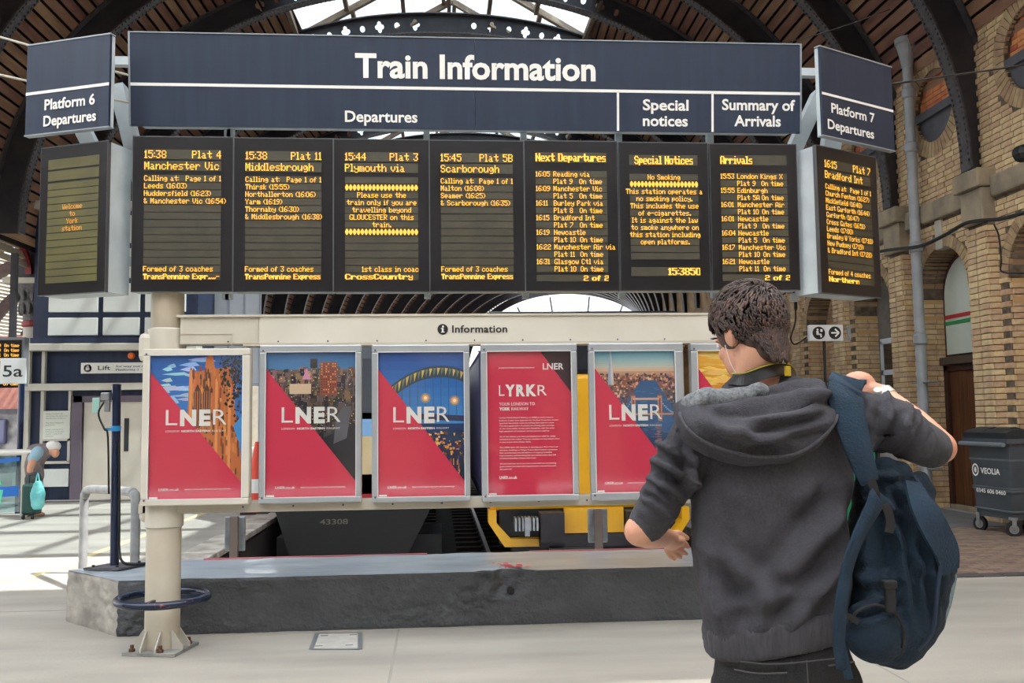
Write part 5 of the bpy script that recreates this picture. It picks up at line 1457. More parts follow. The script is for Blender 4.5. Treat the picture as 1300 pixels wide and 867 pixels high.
def pic_river(r):
    S = grad((92, 160, 186), (190, 192, 176), 0, 0.12, 8)+grad((214, 180, 150), (150, 96, 80), 0.12, 0.22, 4)+grad((150, 100, 84), (60, 80, 110), 0.22, 0.42, 6)+grad((56, 84, 124), (34, 52, 84), 0.42, 1, 8)
    for k in range(560):
        v = 0.155+r.betavariate(1.1, 2)*0.28; u = r.uniform(0, 1); w_ = r.uniform(.01, .04); h_ = r.uniform(.006, .022)
        if 0.60-(v-.15)*.9 < u < 0.74+(v-.15)*.75 and v > .21: continue
        S.append((R4(u, v, u+w_, v+h_), rgb(r.choice([(214, 150, 116), (130, 84, 72), (92, 74, 78), (232, 176, 140), (70, 66, 80)]), 14, r)))
    S.append(([(0.58, 0.21), (0.76, 0.21), (0.98, 0.42), (0.98, 0.6), (0.32, 0.5), (0.42, .34)], (62, 98, 140)))
    for k in range(70):
        u, v = r.uniform(.4, .95), r.uniform(.26, .8); S.append((R4(u, v, u+.05, v+.003), rgb((96, 130, 164), 20, r)))
    S.append(([(0.165, 0.24), (0.195, 0.0), (0.21, 0.0), (0.245, 0.24)], (150, 168, 186))); S.append(([(0.205, 0.24), (0.205, 0.0), (0.21, 0.0), (0.245, 0.24)], (206, 196, 186)))
    for u in (0.47, 0.80):
        S.append((R4(u-.02, 0.32, u+.035, 0.50), (206, 142, 112))); S.append(([(u-.02, .32), (u+.0075, .29), (u+.035, .32)], (120, 96, 96))); S.append((R4(u-.005, 0.34, u+.02, 0.49), (140, 92, 80)))
    S.append((R4(0.47, .335, .80, .35), (214, 168, 140))); S.append((R4(0.30, .445, 1.0, .458), (196, 150, 124)))
    for i in range(10):
        u = .82+i*.018; v = .36+0.08*(1-(1-i/10)**2); S.append((R4(u, v, u+.02, v+.008), (150, 180, 206)))
        u = .45-i*.015; S.append((R4(u-.015, v, u, v+.008), (150, 180, 206)))
    for k in range(60):
        v = r.uniform(.52, .74); S.append((R4(.76+r.uniform(-.03, .03), v, .80+r.uniform(-.02, .03), v+.004), (150, 112, 110)))
    return S
def pic_gold(r):
    S = grad((236, 176, 40), (214, 140, 50), 0, .3, 8)+grad((190, 120, 56), (110, 70, 50), .3, 1, 6)
    for k in range(90):
        u, v = r.uniform(0, 1), r.uniform(0, .24); w_ = r.uniform(.05, .2); S.append(([(u-w_, v), (u, v-.012), (u+w_, v), (u, v+.01)], rgb((246, 206, 96), 22, r)))
    for k in range(260):
        u, v = r.uniform(0, 1), r.uniform(.26, .8); S.append((R4(u, v, u+r.uniform(.01, .04), v+r.uniform(.01, .04)), rgb(r.choice([(206, 130, 60), (120, 72, 48), (232, 170, 90), (90, 60, 50)]), 14, r)))
    return S
def poster(lab, l, r_, t, bm_, pict, kind='std', framem=None, yoff=-0.05, inner=None):
    a = at(l, t, Y=YB+yoff); c = at(r_, bm_, Y=YB+yoff)
    root = thing('poster_case', lab, 'poster', ((a.x+c.x)/2, YB, c.z), 'railway posters in the frame')
    W_, Hh = c.x-a.x, a.z-c.z
    pn = Panel((a.x, YB+yoff, a.z), (1, 0, 0), W_, Hh)
    fm = framem or M_alu; il, it, ir, ib = inner
    u0, v0 = pn.uv(il, it); u1, v1 = pn.uv(ir, ib)
    b = MB()
    for q in ((0, 0, 1, v0), (0, v1, 1, 1), (0, v0, u0, v1), (u1, v0, 1, v1)):
        A, B = pn.P(q[0], q[1]), pn.P(q[2], q[3]); b.bev((A.x, YB+yoff-0.012, A.z), (B.x, YB+0.0, B.z), 0.007)
    b.each('case_frame', fm, root)
    b = MB()
    for q in ((u0-.004, v0-.004, u1+.004, v0), (u0-.004, v1, u1+.004, v1+.004), (u0-.006, v0, u0, v1), (u1, v0, u1+.006, v1)):
        b.slab(pn.quad(*q, 0.0135), pn.n, 0.02)
    b.each('inner_bead', mat('bead_white', (222, 224, 224), 0.35), root)
    b = MB()
    for v in (0.035, 0.965): b.lathe(pn.P(0.035, v, 0.012), [(0.007, -0.003), (0.007, 0.002)], 10, 'y')
    b.each('screw', M_lead, root)
    A, B = pn.P(u0, v0), pn.P(u1, v1)
    pp = Panel((A.x, YB+yoff+0.012, A.z), (1, 0, 0), B.x-A.x, A.z-B.z)
    MB().slab(pp.quad(0, 0, 1, 1), pp.n, 0.006).build('poster_sheet', M_red if kind == 'text' else M_white, root)
    rr = random.Random(int(l))
    if kind == 'std':
        S = [s for s in pict(rr)]
        # keep the picture inside the sheet
        S = [([(min(max(u, 0), 1), min(max(v, 0), 1)) for u, v in P_], c) for P_, c in S]
        picture(pp, S, root)
        b = MB(); b.add([pp.P(u, v, 0.0075) for u, v in REDP], [(0, 1, 2, 3)]); b.build('red_field', M_red, root, fix=False)
        lnn = 0.009
        # the four big letters: thin L, heavy N and E, thin R
        wL = lambda s, x0, x1, bo: lettering(s, pp, x0, 0.488, 0.106 if bo > 0 else 0.114, M_white, root, bo, u1=x1, off=lnn)
        wL('L', 0.175, 0.300, -0.004); wL('N', 0.328, 0.502, 0.055); wL('E', 0.532, 0.655, 0.055); wL('R', 0.683, 0.83, -0.004)
        lettering('LONDON', pp, 0.175, 0.537, 0.014, M_white, root, 0.0, u1=0.32, off=lnn)
        lettering('NORTH EASTERN', pp, 0.345, 0.537, 0.014, M_white, root, 0.04, u1=0.655, off=lnn)
        lettering('RAILWAY', pp, 0.675, 0.537, 0.014, M_white, root, 0.0, u1=0.825, off=lnn)
        lettering('LNER.co.uk', pp, 0.11, 0.943, 0.018, M_white, root, 0.02, u1=0.33, off=lnn)
        lettering('TRAINS TO SCOTLAND, THE NORTH EAST AND ENGLAND', pp, 0.385, 0.94, 0.008, M_white, root, 0.02, u1=0.885, off=lnn)
    else:
        b = MB(); b.add([pp.P(u, v, 0.0015) for u, v in ((0.64, 0), (1, 0), (1, 0.29))], [(0, 1, 2)]); b.build('dark_corner', mat('plum', (58, 38, 46), 0.4), root, fix=False)
        lettering('LNER', pp, 0.665, 0.127, 0.045, M_white, root, 0.02, u1=0.915, off=0.003)
        lettering('LONDON NORTH EASTERN RAILWAY', pp, 0.14, 0.118, 0.008, M_white, root, 0.02, u1=0.565, off=0.003)
        for s, x0, x1, bo in (('L', .14, .205, -.004), ('Y', .215, .33, .05), ('R', .345, .45, .05), ('K', .465, .585, .05), ('R', .60, .71, -.004)):
            lettering(s, pp, x0, 0.31, 0.078, M_white, root, bo, u1=x1, off=0.003)
        lettering('YOUR LONDON TO', pp, 0.14, 0.378, 0.022, M_white, root, 0.005, u1=0.565, off=0.003)
        lettering('YORK', pp, 0.14, 0.412, 0.022, M_white, root, 0.045, u1=0.27, off=0.003); lettering('RAILWAY', pp, 0.285, 0.412, 0.022, M_white, root, 0.005, u1=0.49, off=0.003)
        para = ["London North Eastern Railway, or LNER as you'll come to", "know it, is your new operator for the East Coast line. A new", "operator but pretty much everything else stays the same.", "The same great team of people are running your services,", "on the same trains, to the same timetable, with the same", "high standards of customer service you are used to.", "", "All of the tickets you have purchased are valid for dates", "indicated on the ticket. You can continue to buy tickets from", "us just as you have always done.", "", "The LNER team will continue to develop your East Coast rail", "services, building on Virgin Trains East Coast's successes.", "Our commitments include delivery of ongoing timetable", "improvements and launching the new Azuma trains that will", "revolutionise East Coast rail travel.", "", "We are here for all of you who travel with us, connecting", "great towns and cities and supporting the communities you", "are part of."]
        for i, s in enumerate(para):
            if s: lettering(s, pp, 0.14, 0.468+i*0.0188, 0.0095, M_white, root, 0.01, u1=0.14+0.70*len(s)/60, off=0.003)
        lettering('LNER.co.uk', pp, 0.135, 0.888, 0.020, M_white, root, 0.03, u1=0.345, off=0.003)
    b = MB(); b.slab(pp.quad(0.01, 0.985, 0.10, 0.997, 0.011 if kind == 'std' else .003), pp.n, 0.001); b.build('corner_label', M_white, root)
    pq = Panel((A.x, YB+yoff-0.0, A.z), (1, 0, 0), B.x-A.x, A.z-B.z)
    MB().slab(pq.quad(0, 0, 1, 1), pq.n, 0.0015).build('acrylic_cover', glass('acrylic', (250, 250, 250), 0.955, 0.06), root)
    return root
poster('railway poster with a sunlit minster tower, leftmost in the frame', 182, 316, 443, 640, pic_minster, 'std', M_cream, -0.09, (191, 451.5, 306.5, 632))
poster('railway poster with a city skyline at dusk, second from the left', 330, 459, 438.5, 637, pic_leeds, 'std', None, -0.05, (338, 447.5, 451.5, 629.5))
poster('railway poster with a lit steel arch bridge at night', 472, 597.5, 438, 636, pic_bridge, 'std', None, -0.05, (480, 447.5, 590, 629))
poster('all red poster of small white text with a dark corner', 610, 735.5, 437, 635, None, 'text', None, -0.05, (618, 446.5, 727.5, 627))
poster('railway poster with a river, glass spire and tower bridge at sunset', 747, 872, 436, 633.5, pic_river, 'std', None, -0.05, (754, 446, 860.5, 623.5))
poster('railway poster with a golden sky, partly behind the man\'s head', 876, 1001, 436, 633, pic_gold, 'std', None, -0.05, (885, 445.5, 991, 623))

# ================================================================== RIGHT SIDE THINGS
# drainpipe
px_ = at(1164.5, 350, X=7.50); PX_, PY_ = 7.50, px_.y
dp = thing('drainpipe', 'tall pale grey drainpipe with hopper head on the brick wall', 'pipe', (PX_, PY_, 0.1))
M_pipe = mat('pipe_grey', (168, 170, 172), 0.45, c2=(150, 152, 154), scale=5)
ztop = at(1147, 48, Y=PY_).z
b = MB(); b.tube([(PX_, PY_, 0.05), (PX_, PY_, ztop-0.35)], 0.078, 18); smooth_angle(b.build('pipe', M_pipe, dp))
b = MB(); b.lathe((PX_, PY_, ztop-0.5), [(0.085, 0), (0.10, 0.12), (0.12, 0.22), (0.16, 0.38), (0.18, 0.40), (0.18, 0.48)], 20); b.build('hopper', M_pipe, dp)
b = MB()
for z in (ztop-1.0, 4.0, 2.55, 5.6): b.lathe((PX_, PY_, z), [(0.083, 0), (0.105, 0.02), (0.105, 0.14), (0.083, 0.17)], 18)
smooth_angle(b.each('pipe_collar', M_pipe, dp))
b = MB()
for z in (1.95, 0.62): b.bev((PX_-0.03, PY_-0.26, z), (PX_+0.12, PY_+0.26, z+0.03), 0.008)
b.each('pipe_bracket', M_steel, dp)
b = MB(); b.tube([(PX_, PY_, ztop-0.1), (PX_+0.0, PY_, ztop+0.55)], 0.06, 12); b.build('upper_pipe', M_lead, dp)
# toilets sign on the brick wall
ts_ = thing('toilets_sign', 'white hanging sign with a seated figure symbol and a right arrow', 'sign', at(1048, 424, Y=12.6))
pn = Panel(at(1027.5, 412.5, Y=12.6), (1, 0, 0), at(1070, 412, Y=12.6).x-at(1027.5, 412, Y=12.6).x, at(1028, 412.5, Y=12.6).z-at(1028, 433, Y=12.6).z)
b = MB(); A, B = pn.P(0, 0), pn.P(1, 1); b.bev((A.x, A.y, A.z), (B.x, B.y+0.08, B.z), 0.006); b.build('sign_box', mat('sign_grey_white', (204, 204, 204), 0.5), ts_)
b = MB()
for u in (0.27, 0.75): b.lathe(pn.P(u, 0.5, 0.0), [(0.088, -0.006), (0.088, 0.004)], 24, 'y')
b.each('symbol_disc', M_blackink, ts_)
c = pn.P(0.75, 0.5, 0.010)
b = MB(); b.b2((c.x-0.055, c.y-0.002, c.z-0.010), (c.x+0.04, c.y, c.z+0.010)); b.bar((c.x+0.055, c.y-0.001, c.z), (c.x+0.0, c.y-0.001, c.z+0.052), 0.004, 0.02, up=(1, 0, 1)); b.bar((c.x+0.055, c.y-0.001, c.z), (c.x+0.0, c.y-0.001, c.z-0.052), 0.004, 0.02, up=(1, 0, -1)); b.each('arrow', M_white, ts_)
c = pn.P(0.27, 0.5, 0.010)
b = MB(); b.lathe((c.x-0.02, c.y, c.z+0.045), [(0.014, -0.002), (0.014, 0)], 12, 'y'); b.b2((c.x-0.038, c.y-0.002, c.z-0.02), (c.x-0.005, c.y, c.z+0.028)); b.b2((c.x-0.038, c.y-0.002, c.z-0.028), (c.x+0.035, c.y, c.z-0.010)); b.b2((c.x+0.018, c.y-0.002, c.z-0.06), (c.x+0.038, c.y, c.z-0.01)); b.b2((c.x+0.02, c.y-0.002, c.z+0.015), (c.x+0.05, c.y, c.z+0.05)); b.build('seated_symbol', M_white, ts_)
b = MB(); e = pn.P(1, 0.5, 0); b.b2((e.x, e.y+0.03, e.z-0.08), (e.x+0.10, e.y+0.05, e.z-0.06)); b.b2((e.x, e.y+0.03, e.z+0.06), (e.x+0.10, e.y+0.05, e.z+0.08)); b.b2((e.x+0.09, e.y+0.0, e.z-0.1), (e.x+0.11, e.y+0.07, e.z+0.1)); b.each('bracket', M_steel, ts_)
b = MB(); q = pn.P(0.45, 1, -0.04); b.tube([q, (q.x, q.y, 0)], 0.02, 8); b.build('thin_pole', M_blackink, ts_)
# junction box with drop cable
jb = thing('junction_box', 'small grey junction box hanging under the arrivals screen', 'box', at(1009, 378, Y=6.6))
A, B = at(1004.5, 372.5, Y=6.6), at(1013.5, 382.5, Y=6.6)
b = MB(); b.bev((A.x, 6.58, A.z), (B.x, 6.63, B.z), 0.005); b.build('box_body', mat('box_grey', (186, 188, 188), 0.5), jb)
b = MB(); b.lathe((at(1010, 385, Y=6.6).x, 6.6, at(1010, 395, Y=6.6).z), [(0.004, 0), (0.013, 0.02), (0.013, 0.065)], 10); b.build('cable_gland', M_blackink, jb)
kk = [(1010, 392), (1010, 405), (1008, 415), (1005, 424), (1004, 431), (1008, 437), (1016, 434), (1024, 428)]
b = MB(); b.tube(spline([at(x, y, Y=6.62) for x, y in kk], 4), 0.006, 6); b.tube(spline([at(x, y, Y=6.6) for x, y in ((1008, 373), (1006, 366), (1003, 362), (996, 373), (986, 376))], 4), 0.006, 6); b.build('cable', M_blackink, jb)
# cables along the wall and across the hall
def cable(pts, r, lab, m=None, grp='cables across the hall'):
    o = MB().tube(spline(pts, 6), r, 6).build('cable', m or M_blackink); o.data.shade_smooth(); tag(o, lab, 'cable', grp); return o
cable([at(x, y, X=7.35) for x, y in ((1300, 270), (1270, 278), (1245, 280), (1225, 284), (1200, 298), (1170, 312), (1140, 316), (1115, 320), (1090, 332))], 0.028, 'thick black cable swagged along the brick wall')
cable([at(x, y, X=7.5) for x, y in ((1262, 285), (1268, 300), (1271, 330), (1272, 345), (1300, 347))], 0.012, 'thin black cable dropping down the brick wall at the right edge')
cable([at(1130, 107, Y=6.7), at(1200, 97, Y=6.9), at(1258, 89, Y=7.1), at(1330, 78, Y=7.4)], 0.008, 'black rod running from the Platform 7 sign to the right edge')
cable([at(968, 62, Y=9), at(1050, 40, Y=9), at(1130, 12, Y=9)], 0.005, 'thin wire crossing the roof right of the sign')
for k, (p, q, lab) in enumerate((((0, 47), (42, 59), 'upper pale rod at the left, tied to the Platform 6 sign'), ((0, 95), (36, 103), 'lower pale rod at the left, tied to the Platform 6 sign'), ((143, 90), (165, 96), 'short pale rod between the Platform 6 sign and the big sign'), ((143, 126), (168, 131), 'lower short pale rod beside the big sign'))):
    o = MB().tube([at(*p, Y=6.5), at(*q, Y=6.5)], 0.008, 6).build('tie_rod', M_creamd); tag(o, lab, 'rod', 'tie rods')
# lamp fitting on the wall at the right edge
lf = thing('floodlight', 'small dark floodlight on the brick wall at the right edge', 'lamp', at(1297, 193, X=7.4))
c = at(1299, 194, X=7.35); b = MB(); b.lathe(c, [(0.05, -0.10), (0.10, -0.06), (0.11, 0.06), (0.09, 0.08)], 14, 'y'); b.build('lamp_head', M_blackink, lf)
b = MB(); b.bar(c, (7.66, c.y+0.1, c.z+0.05), 0.03, 0.03); b.each('arm', M_blackink, lf)

# wheelie bin
wb = thing('waste_bin', 'dark grey wheeled bin with white lettering by the brown door', 'bin', (7.1, 11.3, 0))
A = Vector((6.76, 11.68, 0)); B = Vector((6.80, 10.88, 0)); ddir = (B-A).normalized(); nn = Vector((ddir.y, -ddir.x, 0))
if nn.x > 0: nn = -nn
W_ = 0.80; Dp = 0.66
M_bin = mat('bin_grey', (66, 72, 78), 0.45, c2=(74, 80, 86), scale=4); M_lid = mat('bin_lid', (40, 43, 48), 0.4)
def BP(u, d, z): return A + ddir*(u*W_) - nn*(d*Dp) + Vector((0, 0, z))
b = MB()
rings = []
for z, i in ((0.20, 0.07), (0.50, 0.05), (0.52, 0.045), (0.80, 0.03), (0.82, 0.025), (1.10, 0.0), (1.12, 0.0)):
    rings.append([BP(i, i, z), BP(1-i, i, z), BP(1-i, 1-i, z), BP(i, 1-i, z)])
b.loft(rings); b.build('bin_body', M_bin, wb)
b = MB()
for z, i, h_ in ((0.285, 0.055, 0.02), (0.53, 0.035, 0.02), (0.56, 0.035, 0.015), (0.90, 0.018, 0.02)):
    b.loft([[BP(i-0.012, i-0.02, zz), BP(1-i+0.012, i-0.02, zz), BP(1-i+0.012, 1-i+0.02, zz), BP(i-0.012, 1-i+0.02, zz)] for zz in (z, z+h_)])
b.each('moulded_rib', mat('bin_rib', (96, 102, 108), 0.45), wb)
b = MB(); b.loft([[BP(-0.06, -0.06, z), BP(1.03, -0.06, z), BP(1.03, 1.03, z), BP(-0.06, 1.03, z)] for z in (1.11, 1.17)]); b.each('rim', M_bin, wb)
b = MB(); b.tube([BP(-0.06, -0.12, 1.10), BP(1.02, -0.12, 1.10)], 0.028, 10); b.build('lifting_bar', mat('bar_grey', (112, 118, 124), 0.4), wb)
b = MB(); rings = []
for t in np.linspace(0, 1, 9):
    z = 1.17+0.12*math.sin(math.pi*min(1, t*1.1+0.1)**0.7) if t < .99 else 1.18
    rings.append([BP(-0.05, -0.05+1.08*t, 1.165), BP(1.02, -0.05+1.08*t, 1.165), BP(1.02, -0.05+1.08*t, z), BP(-0.05, -0.05+1.08*t, z)])
b.loft(rings); b.build('lid', M_lid, wb)
b = MB(); 
for u in (0.02, 0.5): b.loft([[BP(u, -0.02+0.5*t, 1.2), BP(u+0.44, -0.02+0.5*t, 1.2), BP(u+0.40, -0.02+0.5*t, 1.25+0.06*math.sin(math.pi*t)), BP(u+0.04, -0.02+0.5*t, 1.25+0.06*math.sin(math.pi*t))] for t in np.linspace(0, 1, 7)])
b.each('lid_bulge', M_lid, wb)
b = MB()
for u in (0.14, 0.66): b.slab([BP(u, -0.03, 1.205), BP(u+0.11, -0.03, 1.205), BP(u+0.11, -0.01, 1.245), BP(u, -0.01, 1.245)], nn, 0.012)
b.each('reflector', mat('reflector_red', (200, 60, 60), 0.4), wb)
bp = Panel(BP(0.04, 0.02, 1.10)+nn*0.0, ddir, W_*0.92, 0.85)
bp.n = nn
lettering('VEOLIA', bp, 0.30, 0.43, 0.085, M_white, wb, 0.03, u1=0.82, off=0.030)
lettering('0345 606 0460', bp, 0.14, 0.71, 0.06, M_white, wb, 0.02, u1=0.92, off=0.02)
cc = bp.P(0.16, 0.385, 0.030); b = MB(); K = 24
for r0, r1 in ((0.050, 0.068),):
    for i in range(K):
        a0, a1 = 2*math.pi*i/K, 2*math.pi*(i+1)/K
        b.add([cc+ddir*(r*math.cos(a))+Vector((0, 0, r*1.15*math.sin(a))) for r, a in ((r0, a0), (r1, a0), (r1, a1), (r0, a1))], [(0, 1, 2, 3)])
b.add([cc+ddir*(0.024*math.cos(a))+Vector((0, 0, -0.005+0.03*math.sin(a)*(1.4 if math.sin(a) > 0 else 1))) for a in np.linspace(0, 2*math.pi, 17)[:-1]], [tuple(range(16))])
b.build('emblem', M_white, wb, fix=False)
for i, (u, d) in enumerate(((0.07, 0.12), (0.90, 0.10), (0.93, 0.9), (0.07, 0.9))):
    c = BP(u, d, 0.09); ax = (nn*0.35+ddir).normalized() if i % 2 else (nn+ddir*0.3).normalized()
    b = MB(); b.tube([c-ax*0.022, c+ax*0.022], 0.092, 20); wl_ = b.each('wheel', M_blackink, wb)
    b = MB(); b.tube([c-ax*0.026, c+ax*0.026], 0.055, 16); b.build('wheel_hub', M_steel, wl_)
    b = MB(); b.bar(c-ax*0.04, c-ax*0.04+Vector((0, 0, 0.13)), 0.05, 0.008, up=tuple(ax)); b.bar(c+ax*0.04, c+ax*0.04+Vector((0, 0, 0.13)), 0.05, 0.008, up=tuple(ax)); b.lathe(c+Vector((0, 0, 0.11)), [(0.05, 0), (0.05, 0.03)], 10); b.each('castor_fork', M_steel, wb)
# second, green-topped unit glimpsed under the man's arm
gb = thing('information_kiosk', 'green and grey cabinet glimpsed between the backpack strap and the raised arm', 'cabinet', (at(1108, 580, Y=12).x, 12, 0))
A_k, B_k = at(1096, 600, Y=12), at(1114, 570, Y=12)
b = MB(); b.bev((A_k.x-0.12, 12, 0), (B_k.x-0.03, 12.3, B_k.z+0.0), 0.01); b.build('green_panel', mat('kiosk_green', (28, 140, 96), 0.4), gb)
b = MB(); b.bev((B_k.x-0.02, 11.97, 0), (B_k.x+0.02, 12.32, B_k.z+0.03), 0.006); b.build('black_edge', M_blackink, gb)
b = MB(); b.bev((B_k.x+0.03, 12.02, 0), (B_k.x+0.30, 12.3, B_k.z-0.02), 0.01); b.build('grey_panel', mat('kiosk_grey', (118, 118, 118), 0.5), gb)
# ================================================================== MAN WITH BACKPACK
Ym = 2.42
man = thing('person', 'young man seen from behind in a charcoal hoodie and black jeans, arms raised', 'person', (0.88, 2.45, 0))
M_hood = mat('hoodie', (72, 71, 76), 0.95, c2=(64, 63, 68), scale=160, bump=0.25, bscale=300, detail=2, spec=0.2)
M_hoodin = mat('hoodie_inside', (122, 124, 126), 1.0, c2=(88, 90, 94), scale=120, bump=0.25, bscale=300, detail=3)
M_jean = mat('black_denim', (36, 35, 38), 0.85, c2=(28, 27, 30), scale=200, bump=0.3, bscale=300)
def sec(z, xl, xr, dy, yc, n=28, p=2.4, tw=0.0):
    cx, rx = (xl+xr)/2, (xr-xl)/2; out = []
    for k in range(n):
        a = 2*math.pi*k/n; ca, sa = math.cos(a), math.sin(a)
        x = rx*math.copysign(abs(ca)**(2/p), ca); y = dy*math.copysign(abs(sa)**(2/p), sa)
        out.append(Vector((cx+x, yc+y, z+tw*x)))
    return out
# --- torso of the hoodie
b = MB()
S = [(0.945, .688, 1.050, .125, 2.46, .15), (0.970, .684, 1.058, .130, 2.46, .14), (1.00, .678, 1.068, .134, 2.46, .10), (1.05, .672, 1.075, .134, 2.46, .06), (1.15, .664, 1.076, .130, 2.46, .02),
     (1.25, .664, 1.078, .130, 2.46, 0), (1.34, .668, 1.085, .132, 2.46, 0), (1.42, .664, 1.095, .130, 2.47, 0), (1.49, .668, 1.098, .115, 2.48, 0), (1.535, .700, 1.075, .095, 2.49, 0.02), (1.58, .765, 1.01, .075, 2.50, 0.05), (1.605, .80, .96, .06, 2.51, 0)]
b.loft([sec(z, a, c, d, y, tw=t) for z, a, c, d, y, t in S])
# left sleeve pushed up to the elbow
Lsh, Lmid, Lel = Vector((.715, 2.47, 1.475)), at(858, 596, Y=2.44), at(832, 647, Y=2.45)
chain(b, [Lsh+Vector((.05, 0, 0)), Lsh, Lmid, Lel, at(822, 662, Y=2.47)], [.085, .082, .066, .050, .044])
def rolls(b, p, q, r0, r1, n, seed):
    """bunched cloth: tilted rings of different size along the sleeve"""
    rr = random.Random(seed); ax = (q-p).normalized()
    for i in range(n):
        t = (i+.5)/n; c = p.lerp(q, t); r = (r0+(r1-r0)*t)*rr.uniform(1.0, 1.16)
        a2 = (ax+Vector((rr.uniform(-.45, .45), rr.uniform(-.3, .3), rr.uniform(-.45, .45)))).normalized()
        Q = a2.to_track_quat('Z', 'Y').to_matrix(); b.ell(c+Vector((rr.uniform(-.006, .006), rr.uniform(-.008, .0), 0)), (r, r, .013), 20, 8, Q)
rolls(b, at(866, 575, Y=2.44), at(834, 645, Y=2.45), .068, .056, 7, 4)
# right sleeve, raised
Rsh, Rmid, Rel = Vector((1.045, 2.48, 1.485)), at(1130, 538, Y=2.42), at(1174, 564, Y=2.43)
chain(b, [Rsh+Vector((-.05, 0, 0)), Rsh, Rmid, Rel], [.085, .090, .073, .052])
rolls(b, at(1118, 532, Y=2.43), at(1168, 561, Y=2.43), .082, .060, 6, 9)
def seg(px0, py0, px1, py1): return (at(px0, py0, Y=2.33), at(px1, py1, Y=2.33))
FOLDS = [seg(905, 700, 925, 800)+(.011, .020), seg(900, 690, 985, 765)+(.009, .024), seg(1075, 640, 985, 745)+(.010, .030), seg(1085, 700, 1000, 800)+(.009, .022),
         seg(975, 730, 965, 800)+(.007, .022), seg(1090, 600, 1050, 690)+(.008, .03), seg(893, 590, 905, 700)+(.006, .025), seg(930, 775, 1060, 740)+(.006, .02),
         seg(1000, 640, 1075, 610)+(.005, .03), seg(910, 610, 960, 650)+(.004, .03)]
SLV = [seg(820, 600, 880, 640)+(.010, .011), seg(826, 618, 872, 652)+(.010, .010), seg(832, 580, 892, 615)+(.009, .013), seg(838, 560, 890, 590)+(.007, .014), seg(828, 635, 866, 662)+(.007, .009), seg(884, 540, 888, 620)+(.008, .012),
       seg(1120, 500, 1105, 575)+(.007, .016), seg(1138, 520, 1115, 585)+(.008, .014), seg(1155, 530, 1140, 590)+(.009, .013), seg(1095, 560, 1150, 585)+(.009, .016), seg(1165, 545, 1150, 590)+(.007, .010), seg(1100, 520, 1130, 590)+(.006, .015)]
def fold_post(folds, fine=0.0015, depthy=True):
    def f(co, no):
        d = np.zeros(len(co))
        for p, q, amp, wd in folds:
            p = np.array(p); q = np.array(q); v = q-p; v[1] = 0
            w_ = co-p; w_[:, 1] = 0; t = np.clip((w_@v)/(v@v), -0.1, 1.1)
            dist = np.linalg.norm(w_-t[:, None]*v, axis=1)
            fade = np.clip(np.minimum(t+0.1, 1.1-t)*4, 0, 1)
            d += 2.1*amp*fade*(np.exp(-(dist/wd)**2)-0.6*np.exp(-((dist-wd*1.9)/wd)**2))
        n1 = np.array([noise.fractal(Vector(c*9), 0.9, 2.0, 3) for c in co]); n2 = np.array([noise.noise(Vector(c*45)) for c in co])
        d = d*np.clip(0.35-no[:, 1]*0.9, 0.15, 1)+0.006*n1+fine*n2
        return co+no*d[:, None]
    return f
organic('hoodie', b, M_hood, man, 0.0065, 5, fold_post(FOLDS+SLV))
# ribbed hem and cuffs
def rib_post(ax, freq, amp):
    def f(co, no):
        ang = np.arctan2(co[:, 1]-ax[1], co[:, 0]-ax[0]); return co+no*(amp*np.sin(ang*freq))[:, None]
    return f
b = MB(); b.loft([sec(z, a, c, d, 2.46, tw=.15) for z, a, c, d in ((.900, .700, 1.045, .122), (.912, .690, 1.054, .131), (.965, .683, 1.060, .136), (.985, .688, 1.056, .132))])
organic('hem_band', b, mat('hoodie_rib', (74, 73, 78), 0.95, bump=0.5, bscale=60, c2=(62, 61, 66), scale=120, stretch=(1, 1, 0.08)), man, 0.006, 4, rib_post((.87, 2.46), 150, .0012))
b = MB(); chain(b, [at(838, 640, Y=2.455), at(823, 663, Y=2.47)], [.056, .052], 20); organic('cuff', b, mat('hoodie_rib', (74, 73, 78)), man, 0.005, 3)
b = MB(); chain(b, [at(1160, 557, Y=2.43), at(1181, 568, Y=2.44)], [.062, .056], 20); organic('cuff', b, mat('hoodie_rib', (74, 73, 78)), man, 0.005, 3)
# --- hood lying on the back
rim = [(868, 508), (866, 532), (874, 550), (893, 564), (925, 576), (965, 583), (1005, 580), (1038, 562), (1058, 538), (1070, 512), (1066, 490)]
rimp = [at(x, y, Y=2.325-0.02*math.sin(math.pi*i/10)) for i, (x, y) in enumerate(rim)]
rimp[0].y = 2.40; rimp[-1].y = 2.42; rimp[1].y = 2.345; rimp[-2].y = 2.37
nck = [(898, 500), (900, 502), (908, 508), (920, 510), (935, 506), (955, 496), (975, 490), (995, 484), (1010, 481), (1025, 479), (1040, 480)]
nckp = [at(x, y, Y=2.43-0.05*math.sin(math.pi*i/10)) for i, (x, y) in enumerate(nck)]
b = MB(); NU, NV = 44, 16
ru = spline(rimp, 5); nu = spline(nckp, 5); K = len(ru)
outer = []; inner = []
for i in range(K):
    t = i/(K-1); row = []
    for j in range(NV+1):
        v = j/NV; p = nu[i].lerp(ru[i], v)
        bulge = 0.055*math.sin(math.pi*min(v*0.9+0.02, 1))*math.sin(math.pi*min(max(t, .06), .94))**0.5
        fold = 0.010*math.sin(v*9+t*5)*math.sin(math.pi*t)+0.008*math.sin(v*15-t*7)*(v*(1-v)*4)
        row.append(p+Vector((0, -bulge-fold, 0.25*bulge)))
    for j in range(1, 5):                                   # rolled rim
        a = math.pi*j/4; row.append(ru[i]+Vector((0, 0.016*(1-math.cos(a))-0.0, -0.014*math.sin(a))))
    outer.append(row)
nr = len(outer[0])
for row in outer: b.v += [tuple(p) for p in row]
o_ = len(b.v)
for row in outer: b.v += [tuple(p+Vector((0, 0.075 if j < NV-1 else 0.03, -0.01))) for j, p in enumerate(row)]
